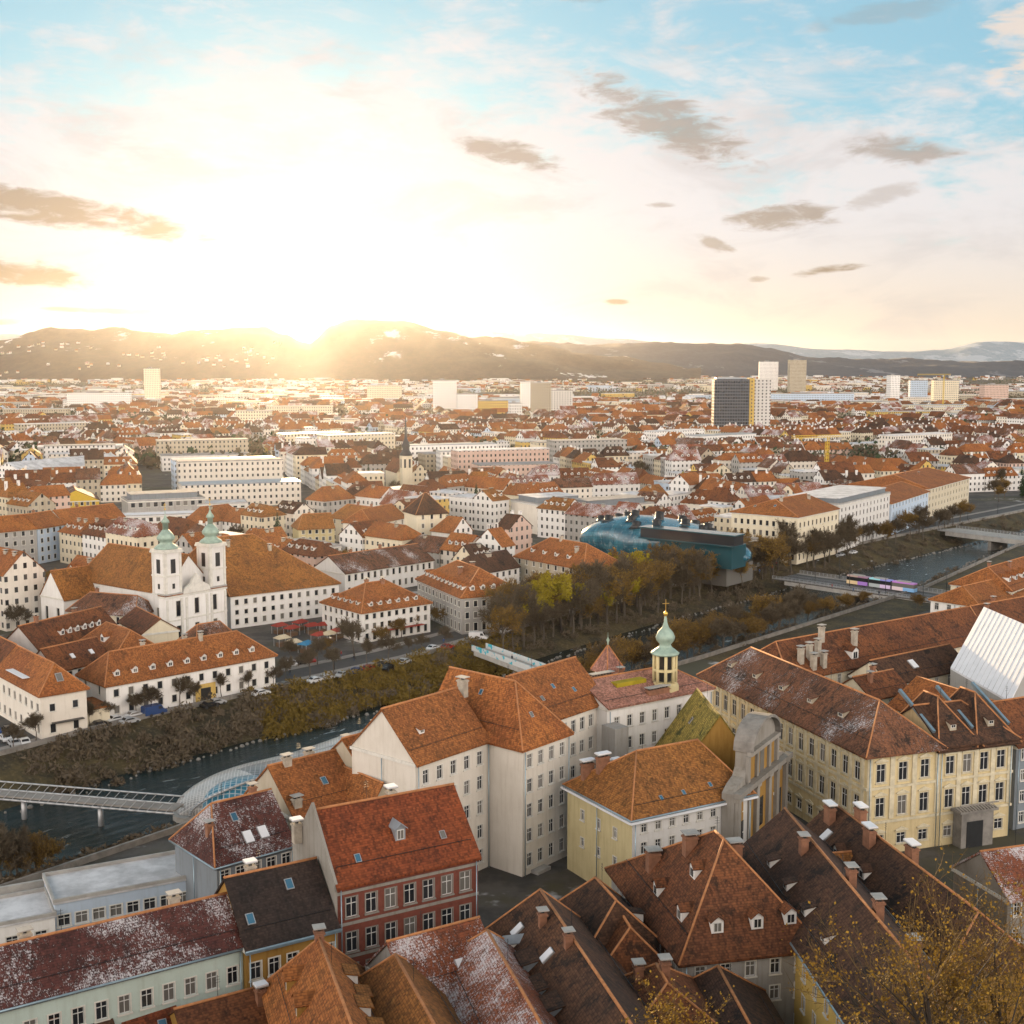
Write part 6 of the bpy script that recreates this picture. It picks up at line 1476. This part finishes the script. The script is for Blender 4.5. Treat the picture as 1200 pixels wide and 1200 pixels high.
for (y0, y1, an_, bw, bd) in bands_:
    c_, s_ = math.cos(an_), math.sin(an_)
    for i in range(-40, 41):
        for j in range(-40, 41):
            cu = i * bw; cv = j * bd; cx = cu * c_ - cv * s_; cy = cu * s_ + cv * c_ + 500
            if not (y0 <= cy < y1) or not inview(cx, cy, 70): continue
            kind = RG.random(); W_, D_ = bw - RG.uniform(11, 15), bd - RG.uniform(11, 15)
            def add(u_, v_, w_, d_, rot, **kw):
                x = cx + u_ * c_ - v_ * s_; y = cy + u_ * s_ + v_ * c_
                if inview(x, y) and okhouse(x, y, max(w_, d_) * .5): plan(x, y, an_ + rot, w_, d_, **kw)
            if kind < .70:
                base = RG.uniform(9.5, 15)
                for side in range(4):
                    Ls = W_ if side % 2 == 0 else D_ - 24; off_ = (D_ if side % 2 == 0 else W_) / 2 - 6; p_ = -Ls / 2
                    while p_ < Ls / 2 - 7:
                        w_ = min(RG.uniform(11, 24), Ls / 2 - p_)
                        if Ls / 2 - p_ - w_ < 7: w_ = Ls / 2 - p_
                        m_ = p_ + w_ / 2
                        if RG.random() < .93:
                            wl = pick(WALLS); rf = pick(ROOFS); ze = max(7, base + RG.uniform(-2.5, 2.5)); dd = RG.uniform(10.5, 13); hp = (RG.choice((0, 0, 4)), RG.choice((0, 0, 4)))
                            u_, v_, rot = ((m_, -off_, 0), (off_, m_, math.pi / 2), (-m_, off_, math.pi), (-off_, -m_, -math.pi / 2))[side]
                            add(u_, v_, w_ - .05, dd, rot, ze=ze, rise=RG.uniform(3.8, 5.8), hips=hp, wl=wl, rf=rf, flat=('dirtysnow' if rf[0] == 'dirtysnow' else None))
                        p_ += w_
                for q_ in range(RG.randint(1, 3)):
                    u_, v_ = RG.uniform(-W_ / 4, W_ / 4), RG.uniform(-D_ / 4, D_ / 4)
                    if RG.random() < .55: add(u_, v_, RG.uniform(7, 13), RG.uniform(6, 9), RG.choice((0, math.pi / 2)), ze=RG.uniform(4, 9), rise=2.5, hips=(0, 0), wl=pick(WALLS), rf=pick(ROOFS))
                    TREESPOTS.append((cx + (u_ + 9) * c_ - v_ * s_, cy + (u_ + 9) * s_ + v_ * c_))
            elif kind < .91:
                n_ = RG.randint(2, 3)
                for q_ in range(n_):
                    v_ = (q_ + .5) / n_ * D_ - D_ / 2; add(0, v_, W_ * RG.uniform(.6, .95), RG.uniform(12, 20), RG.uniform(-.05, .05), ze=RG.uniform(9, 22), rise=0, hips=(0, 0), wl=pick(WALLS), rf=('dirtysnow', 'snow white', 1), flat=RG.choice(('dirtysnow', 'gravel_roof', 'metal_roof')))
                    TREESPOTS.append((cx - (v_ + 14) * s_, cy + (v_ + 14) * c_))
            else:
                for q_ in range(9): TREESPOTS.append((cx + RG.uniform(-W_, W_) / 2, cy + RG.uniform(-D_, D_) / 2))
# a few near bank houses upriver at the right edge
for q_ in range(60):
    x, y = RG.uniform(210, 420), RG.uniform(480, 780)
    if river_side(x, y) < -16 and free(x, y, 9) and inview(x, y): plan(x, y, AR, RG.uniform(12, 20), 12, RG.uniform(9, 14), 5, (0, 0), pick(WALLS), pick(ROOFS)); occupy(x, y, 10, 7, AR)
# suburbs
n_ = 0
while n_ < 5600:
    D = 2000 + 4700 * RG.random() ** 1.4; x = RG.uniform(-.43, .43) * D; x0_, y0_ = x, D
    if noise.noise(Vector((x * .0022, D * .0012, 3.3))) < -.22 or not free(x, D, 8): n_ += 1; continue
    big = RG.random() < .14
    rf = pick(ROOFS); fl = None
    if big or RG.random() < .22: rf = ('dirtysnow', '', 1); fl = RG.choice(('dirtysnow', 'gravel_roof', 'dirtysnow'))
    plan(x, D, RG.uniform(-.5, .5), RG.uniform(30, 90) if big else RG.uniform(11, 22), RG.uniform(15, 30) if big else RG.uniform(9, 13), RG.uniform(6, 16) if big else RG.uniform(5, 11), RG.uniform(3, 5), (0, 0), pick(WALLS), rf, fl); n_ += 1
HOUSES.sort(key=lambda h: -h['k'])
def house_geo(h, wm_, rm_, T=None, mi_w=0, mi_r=0):
    w_, d_, ze, rise = h['w'], h['d'], h['ze'], h['rise']; x0, y0, x1, y1 = -w_ / 2, -d_ / 2, w_ / 2, d_ / 2
    tf = (lambda p: T @ Vector(p)) if T is not None else (lambda p: p)
    def A(mb, pts, fs, mi): mb.add([tf(p) for p in pts], fs, mi)
    A(wm_, [(x0, y0, -.5), (x1, y0, -.5), (x1, y1, -.5), (x0, y1, -.5), (x0, y0, ze), (x1, y0, ze), (x1, y1, ze), (x0, y1, ze)], [(0, 1, 5, 4), (1, 2, 6, 5), (2, 3, 7, 6), (3, 0, 4, 7)], mi_w)
    if h['flat']:
        A(rm_, [(x0 - .2, y0 - .2, ze + .01), (x1 + .2, y0 - .2, ze + .01), (x1 + .2, y1 + .2, ze + .01), (x0 - .2, y1 + .2, ze + .01), (x0 - .2, y0 - .2, ze + .6), (x1 + .2, y0 - .2, ze + .6), (x1 + .2, y1 + .2, ze + .6), (x0 - .2, y1 + .2, ze + .6)],
          [(4, 5, 6, 7), (0, 1, 5, 4), (1, 2, 6, 5), (2, 3, 7, 6), (3, 0, 4, 7), (3, 2, 1, 0)], mi_r); return
    o = .5; k = rise / (d_ / 2); g0 = h['hips'][0] or -.2; g1 = h['hips'][1] or -.2; e0 = o if h['hips'][0] else .2; e1 = o if h['hips'][1] else .2
    zr = ze + rise + .25; zo = ze + .25 - o * k
    V = [(x0 - e0, y0 - o, zo), (x1 + e1, y0 - o, zo), (x1 + e1, y1 + o, zo), (x0 - e0, y1 + o, zo), (x0 + g0, 0, zr), (x1 - g1, 0, zr)]
    F = [(0, 1, 5, 4), (2, 3, 4, 5)]
    for i, (a_, b_, c_) in enumerate(((3, 0, 4), (1, 2, 5))):
        if h['hips'][i]: F.append((a_, b_, c_))
    if T is None: rm_.solid(V, F, .25, mi_r)
    else: A(rm_, V, F, mi_r)
    if not h['hips'][0]: A(wm_, [(x0, y1, ze), (x0, y0, ze), (x0, 0, ze + rise)], [(0, 1, 2)], mi_w)
    if not h['hips'][1]: A(wm_, [(x1, y0, ze), (x1, y1, ze), (x1, 0, ze + rise)], [(0, 1, 2)], mi_w)
NIND = 300
fdorm = {}
for h in HOUSES[:NIND]:
    o = empty('town_house', (h['x'], h['y'], 0), h['a']); wm_, rm_ = MB(), MB(); house_geo(h, wm_, rm_)
    wm_.build('wall', [M[h['wl'][0]]], o)
    ro = rm_.build('roof', [M[h['flat'] or h['rf'][0]]], o); nch = 0
    if not h['flat']:
        for k in range(RG.randint(1, 2)):
            nch += 1; link('chimney', chimney_mesh(1.2, .8, 1.3, 'chimney_plaster', False), ro, (RG.uniform(-.35, .35) * h['w'], RG.choice((-1, 1)) * 1.2, h['ze'] + h['rise'] * .72))
        if RG.random() < .5 and h['w'] > 10:
            kk = h['rise'] / (h['d'] / 2); nd = int(h['w'] / 4); me = dormer_mesh('gable', kk, 1.5, 1.2, h['rf'][0]); nch += 10
            for k in range(nd):
                for sg in (-1, 1): 
                    xx = (k + .5) / nd * (h['w'] - 3) - (h['w'] - 3) / 2; link('dormer', me, ro, (xx, sg * (h['d'] / 2 - 1.6), h['ze'] + .25 + 1.6 * kk), 0 if sg < 0 else math.pi)
    size = 'tall' if h['ze'] > 14 else 'low' if h['ze'] < 7.5 else ('wide' if h['w'] > 19 else 'narrow' if h['w'] < 12 else '')
    rt = h['rf'][1] + (' flat roof' if h['flat'] else ' hipped roof' if h['hips'][0] and h['hips'][1] else ' dormered roof' if nch >= 10 else ' roof')
    tag(o, ' '.join((size + ' ' + h['wl'][1] + ' house with ' + rt).split()), 'house', 'town houses beyond the river', auto=True)
mats_w = [w_[0] for w_ in WALLS]; mats_r = [r[0] for r in ROOFS] + ['gravel_roof', 'metal_roof']; allm = mats_w + mats_r
mb = MB()
for h in HOUSES[NIND:]:
    T = Matrix.Translation((h['x'], h['y'], 0)) @ Matrix.Rotation(h['a'], 4, 'Z')
    house_geo(h, mb, mb, T, mats_w.index(h['wl'][0]), len(mats_w) + mats_r.index(h['flat'] or h['rf'][0]))
    if h['y'] < 1300 and not h['flat']:
        for sg in (-.25, .3): mb.box(sg * h['w'] - .6, sg * h['w'] + .6, .6, 1.4, h['ze'] + h['rise'] * .5, h['ze'] + h['rise'] + 1.5, 0, T)
tag(mb.build('distant_houses', [M[x] for x in allm]), 'mass of distant roofs and pale walls spreading to the hills', 'houses', kind='stuff')
# villas on the slope of the left hill
from mathutils.bvhtree import BVHTree
hl = bpy.data.objects['hills']; bv = BVHTree.FromPolygons([v.co for v in hl.data.vertices], [p.vertices for p in hl.data.polygons])
mb = MB()
for k in range(230):
    px_ = RG.uniform(-20, 480) if k < 420 else RG.uniform(0, 330); D = RG.uniform(5100, 6200); x = (px_ - 600) / 1500 * D
    if noise.noise(Vector((x * .003, D * .003, 9))) < -.05: continue
    q = bv.ray_cast(Vector((x, D, 900)), Vector((0, 0, -1)))[0]
    if q is None or q.z > (170 if px_ < 330 else 0): continue
    h = dict(w=RG.uniform(8, 16), d=9, ze=RG.uniform(4, 7), rise=4, hips=(0, 0), flat=None)
    T = Matrix.Translation((q.x, q.y, q.z)) @ Matrix.Rotation(RG.uniform(-.6, .6), 4, 'Z')
    wl = pick(WALLS[:3]); rf = pick(ROOFS); house_geo(h, mb, mb, T, mats_w.index(wl[0]), len(mats_w) + mats_r.index(rf[0]))
tag(mb.build('hillside_villas', [M[x] for x in allm]), 'scattered pale villas on the lower slopes of the left hill', 'houses', kind='stuff')

# ---------------------------------------------------------------- trees of bank, city and distance
def bank_pt(px_, t_):      # point on the bank between the quays at photo column px_ (found along the river line)
    best = None
    for i in range(1, len(FAR) - 2):
        for k in range(24):
            s_ = k / 24; q = FAR[i].lerp(FAR[i + 1], s_).lerp(NEAR[i].lerp(NEAR[i + 1], s_), t_); X_ = pix((q.x, q.y, 0))[0]
            if q.y > 60 and (best is None or abs(X_ - px_) < best[0]): best = (abs(X_ - px_), q)
    q = best[1]; z = 0
    for (t0, z0), (t1, z1) in zip(prof, prof[1:]):
        if t0 <= t_ <= t1: z = z0 + (z1 - z0) * (t_ - t0) / (t1 - t0)
    return q, z
prof = [(0, 0.0), (.15, -3.2), (.30, -6.6), (.80, -6.6), (.9, -3.4), (1, 0.0)]
GT = 'trees along the river'
def btree(kind, px_, t_, h):
    q, z = bank_pt(px_, t_); base = {'bare0': 13, 'bare1': 14, 'bare2': 12, 'leafy0': 13, 'leafy1': 14, 'gold0': 12, 'fir0': 15, 'fir1': 12}[kind]
    o = tree(kind, q.x, q.y, z, h / base, RT, TDESC[kind], GT); AUTO.append(o); return o
kk = ['bare0', 'bare1', 'bare2', 'gold0']
for px_ in range(590, 1000, 13):       # far bank wood
    for t_ in (.01, .07, .14):
        kd = RT.choice(kk + ['bare0']); btree(kd, px_ + RT.uniform(-6, 6), t_ + RT.uniform(-.02, .03), RT.uniform(14, 22))
for px_, t_, kd, h_ in ((632, .06, 'leafy1', 23), (607, .08, 'leafy0', 18), (655, .12, 'leafy1', 21), (742, .03, 'leafy0', 21), (725, .10, 'leafy1', 17), (700, .13, 'leafy0', 15), (655, -.07, 'bare1', 15), (700, .0, 'bare1', 15), (795, -.02, 'bare2', 12), (840, -.02, 'bare0', 12),
                        (905, -.05, 'bare2', 13), (940, -.04, 'bare2', 12)): btree(kd, px_, t_, h_)
for px_ in range(690, 950, 11): btree(RT.choice(kk), px_ + RT.uniform(-6, 6), .86 + RT.uniform(-.04, .06), RT.uniform(12, 18))      # near bank
for px_, h_ in ((955, 9), (968, 10), (985, 9), (1000, 8), (1012, 7)): btree('bare2', px_, .97, h_)
for px_ in range(850, 930, 12):
    if not 930 < px_ < 960: btree(RT.choice(kk), px_, .999, RT.uniform(8, 13))
for px_ in range(1000, 1140, 12): btree(RT.choice(kk), px_ + RT.uniform(-5, 5), .05 + RT.uniform(-.06, .06), RT.uniform(12, 18))
for px_ in range(20, 560, 27): btree(RT.choice(['bare0', 'bare1']), px_ + RT.uniform(-8, 8), -.035 + RT.uniform(-.015, .015), RT.uniform(6, 9))
for px_, h_ in ((-5, 14), (20, 12), (38, 11), (8, 9), (60, 8)): btree('bare2' if h_ < 12 else 'bare0', px_, .93, h_)
for x, y, kd, h_ in ((35, 703, 'leafy1', 15), (60, 692, 'bare2', 10), (20, 712, 'bare0', 9), (416, 772, 'bare1', 13), (340, 776, 'bare0', 8), (372, 779, 'bare0', 9), (470, 748, 'bare2', 8), (488, 742, 'gold0', 8), (505, 665, 'bare0', 14), (522, 668, 'bare2', 13),
                     (510, 736, 'gold0', 8), (448, 760, 'gold0', 8), (386, 770, 'bare2', 7), (820, 690, 'bare2', 10), (870, 684, 'bare2', 11), (800, 688, 'bare0', 11), (770, 690, 'bare0', 10), (68, 597, 'fir1', 10), (56, 599, 'fir1', 7),
                     (140, 520, 'leafy0', 16), (1075, 716, 'gold0', 7)):
    treepx(kd, x, y, h_, group='trees of the town')
for q_ in range(26):
    x, y = RT.uniform(235, 330), RT.uniform(600, 760)
    if river_side(x, y) > 8 and x / y > .33: tree(RT.choice(['bare0', 'bare2', 'fir0', 'bare1']), x, y, 0, RT.uniform(.9, 1.3), RT, group='park trees at the right edge')
RT.shuffle(TREESPOTS); nt_ = 0
for x, y in sorted(TREESPOTS, key=lambda p: p[1]):
    if nt_ >= 80: break
    if inview(x, y, 0) and okhouse(x, y, 4) and RT.random() < .55:
        nt_ += 1; tree(RT.choice(['bare0', 'bare2', 'bare0', 'fir0', 'leafy0', 'gold0']), x, y, 0, RT.uniform(.8, 1.25), RT, group='trees of the town')
# distant tree cover
mb = MB(); RF = random.Random(5)
for k in range(10500):
    D = 900 + 5400 * RF.random() ** 1.5; x = RF.uniform(-.42, .42) * D
    if D > 2000 and noise.noise(Vector((x * .0022, D * .0012, 3.3))) > .12 and RF.random() < .6: continue
    hh = RF.uniform(7, 14); w_ = RF.uniform(5, 10) * (1 + D / 2500)
    if D < 2100 and (not free(x, D, 7)): continue
    for q_ in range(16 if D < 2000 else 9):
        c_ = Vector((x + RF.gauss(0, w_ * .45), D + RF.gauss(0, w_ * .45), abs(RF.gauss(hh * .55, hh * .25)))); a_ = Vector((RF.gauss(0, 1), RF.gauss(0, 1), RF.gauss(0, 1))).normalized() * RF.uniform(1.2, 2.6); g_ = a_.orthogonal() * RF.uniform(.6, 1)
        mb.add([c_ - a_, c_ + g_, c_ + a_, c_ - g_], [(0, 1, 2, 3)], 0 if RF.random() < .7 else 1)
tag(mb.build('distant_woods', [M['twigs'], M['needles']], uv=False), 'brown and dark green tree cover between the distant houses', 'woods', kind='stuff')
# shrubs of the river banks
mb = MB()
def bush(c, r, n, mi=0):
    for q_ in range(n):
        v = Vector((RF.gauss(0, 1), RF.gauss(0, 1), RF.gauss(0, 1))).normalized(); v.z = abs(v.z); p = c + v * r * (RF.random() ** .4)
        a_ = Vector((RF.gauss(0, 1), RF.gauss(0, 1), RF.gauss(0, 1.4))).normalized(); g_ = a_.orthogonal().normalized(); s_ = RF.uniform(.18, .42)
        mb.add([p - a_ * s_ * 1.6, p + g_ * s_ * .6, p + a_ * s_ * 1.6, p - g_ * s_ * .6], [(0, 1, 2, 3)], mi)
for k in range(900):
    X_ = RF.uniform(40, 600); t_ = RF.uniform(.02, .27); q, z = bank_pt(X_, t_) if k % 1 == 0 else None
    q = q + Vector((RF.uniform(-3, 3), RF.uniform(-3, 3))); gold = X_ > 300 and RF.random() < .8
    if X_ < 300 and RF.random() < .72: continue
    bush(Vector((q.x, q.y, z)), RF.uniform(1.3, 3.0), 80, 0 if gold else 1)
for k in range(620):
    X_ = RF.uniform(570, 1190); t_ = RF.choice((RF.uniform(.0, .27), RF.uniform(.80, .98))); q, z = bank_pt(X_, t_); q = q + Vector((RF.uniform(-3, 3), RF.uniform(-3, 3)))
    bush(Vector((q.x, q.y, z)), RF.uniform(1.2, 2.6), 50, 1)
for k in range(90):
    X_ = RF.uniform(-20, 200); q, z = bank_pt(X_, RF.uniform(.86, .97)); bush(Vector((q.x, q.y, z)), RF.uniform(1.2, 2.4), 70, 1)
tag(mb.build('bank_shrubs', [M['shrub'], M['twigs']], uv=False), 'golden brown winter shrubs covering the river banks', 'shrubs', kind='stuff')
# trees on the castle hill, lower right, close to the camera
def near_tree(seed, px_, py_, D, zb, dens, spread, label, leaf=.75):
    """tree on the slope at distance D whose top reaches photo point (px_, py_)"""
    rnd = random.Random(seed); top = PD(px_, py_, D); x, y = top.x, D
    zz = zb if zb is not None else max(0, min(hillz(x, y), 75 - y * .60 - 2)); T, K = tree_parts(seed, 20, 'bare', twigw=.022, ntw=2, dens=dens, spread=spread, prune=.42)
    f_ = (top.z - zz) / max(v[2] for v in K.v)
    T.v = [tuple(c_ * f_ for c_ in v) for v in T.v]; K.v = [tuple(c_ * f_ for c_ in v) for v in K.v]
    base = list(K.v); nK = len(base)
    for k in range(int(len(K.f) * leaf * .7)):
        c_ = Vector(base[rnd.randrange(nK)]) + Vector((rnd.gauss(0, .25), rnd.gauss(0, .25), rnd.gauss(0, .25)))
        a_ = Vector((rnd.gauss(0, 1), rnd.gauss(0, 1), rnd.gauss(0, 1))).normalized(); g_ = a_.orthogonal().normalized(); s_ = rnd.uniform(.07, .15)
        K.add([c_ - a_ * s_, c_ + g_ * s_ * .7, c_ + a_ * s_, c_ - g_ * s_ * .7], [(0, 1, 2, 3)], 1)
    o = empty('tree', (x, y, zz), rnd.random() * 6.28); T.build('trunk', [M['bark']], o, uv=False); K.build('crown', [M['twigs_warm'], M['leaves_gold']], o, uv=False)
    tag(o, label, 'tree', 'trees on the castle hill slope')
near_tree(31, 1150, 990, 84, None, .45, .95, 'tallest bare tree with golden leaves in the lower right corner')
near_tree(32, 1045, 1010, 96, None, .3, 1.1, 'sparse golden leaved tree below the palace portal, lower right')
near_tree(33, 1195, 975, 92, None, .5, 1.0, 'bare golden tree cut by the right photo edge')
near_tree(34, 1120, 1080, 88, None, .4, .9, 'smaller golden leaved tree left of the tallest one, bottom edge')
near_tree(35, 838, 1140, 90, None, .25, .9, 'thin twiggy tree before the three blue skylights, bottom edge', leaf=.6)
near_tree(37, 22, 985, 190, 0, .5, 1.1, 'dark bare tree by the river at the lower left edge', leaf=.05)
# ---------------------------------------------------------------- labels: say where each look-alike stands
LM = [('the twin towered church', 228, 690), ('the monastery', 335, 650), ('the market square', 360, 750), ('the square hip roofed building', 455, 712), ('the dormered corner block', 550, 690), ('the beige hip roofed block', 690, 660),
      ('the blue museum', 770, 640), ('the big cream corner building', 935, 620), ('the white corner building', 1012, 612), ('the pale blue corner building', 1065, 600), ('the long cream building', 1112, 572), ('the high rise', 862, 485),
      ('the slim dark spire', 476, 520), ('the yellow gabled building', 90, 580), ('the long grey roof', 85, 547), ('the cream museum rear block', 725, 590), ('the white tower block', 520, 462), ('the central tower cluster', 640, 465),
      ('the tram bridge', 1025, 688), ('the footbridge', 610, 780), ('the palace', 950, 840), ('the dormered quay building', 225, 800), ('the corner house', 70, 830), ('the white concrete block', 190, 578), ('the yellow crane', 968, 540), ('the slim pyramid roofed house', 506, 610), ('the far bridge', 1165, 628)]
ORD = ['first', 'second', 'third', 'fourth', 'fifth', 'sixth', 'seventh', 'eighth', 'ninth', 'tenth', 'eleventh', 'twelfth', 'thirteenth', 'fourteenth', 'fifteenth']
from collections import defaultdict
AUTO = [o for i, o in enumerate(AUTO) if o is not None and o not in AUTO[:i]]
def relabel():
    g = defaultdict(list)
    for o in AUTO:
        X_, Y_ = pix(o.location); d_ = min(LM, key=lambda l: (l[1] - X_) ** 2 + 2.2 * (l[2] - Y_) ** 2); dx_, dy_ = X_ - d_[1], Y_ - d_[2]
        rel = ('right of' if dx_ > 0 else 'left of') if abs(dx_) > 1.2 * abs(dy_) else ('beyond' if dy_ < 0 else 'in front of')
        g[(o['label'], rel, d_[0])].append((X_, Y_, o))
    for (lab, rel, lm_), L in g.items():
        L.sort(key=lambda q: q[0])
        for i, (X_, Y_, o) in enumerate(L):
            s = '%s %s %s' % (lab, rel, lm_)
            if len(L) > 1: s += ', %s from left' % ORD[min(i, 14)]
            w_ = s.split()
            for cut in (('the square hip roofed building', 'the square building'), ('the slim pyramid roofed house', 'the pyramid roofed house'), ('the big cream corner building', 'the cream corner building'), ('the dormered corner block', 'the dormered block'), ('the cream museum rear block', 'the museum rear block'), ('near the painted part of', 'on'), (' pavement', ''), (' with upright limbs', ''), ('with warm brown twigs', 'with brown twigs'), ('of the yellow gabled building', 'of the yellow hall'), (' dormered roof', ' roof'), (' flat roof', ' roof'), (' hipped roof', ' roof'), ('snow dusted', 'frosty'), ('tall off white', 'tall whitish'), ('the central tower cluster', 'the tower cluster'), ('the yellow gabled building', 'the yellow hall'), ('the white concrete block', 'the concrete block'), ('the white corner building', 'the corner building'), ('near the corner block', 'by the corner block'), ('near the footbridge', 'there'), ('walking on the footbridge', 'on the footbridge'), ('snow flecked ', 'snowy ')):
                if len(s.split()) > 16: s = s.replace(*cut)
            o['label'] = s
relabel()
for o in AUTO:
    if len(o['label'].split()) > 16: print('LONG', o['label'])
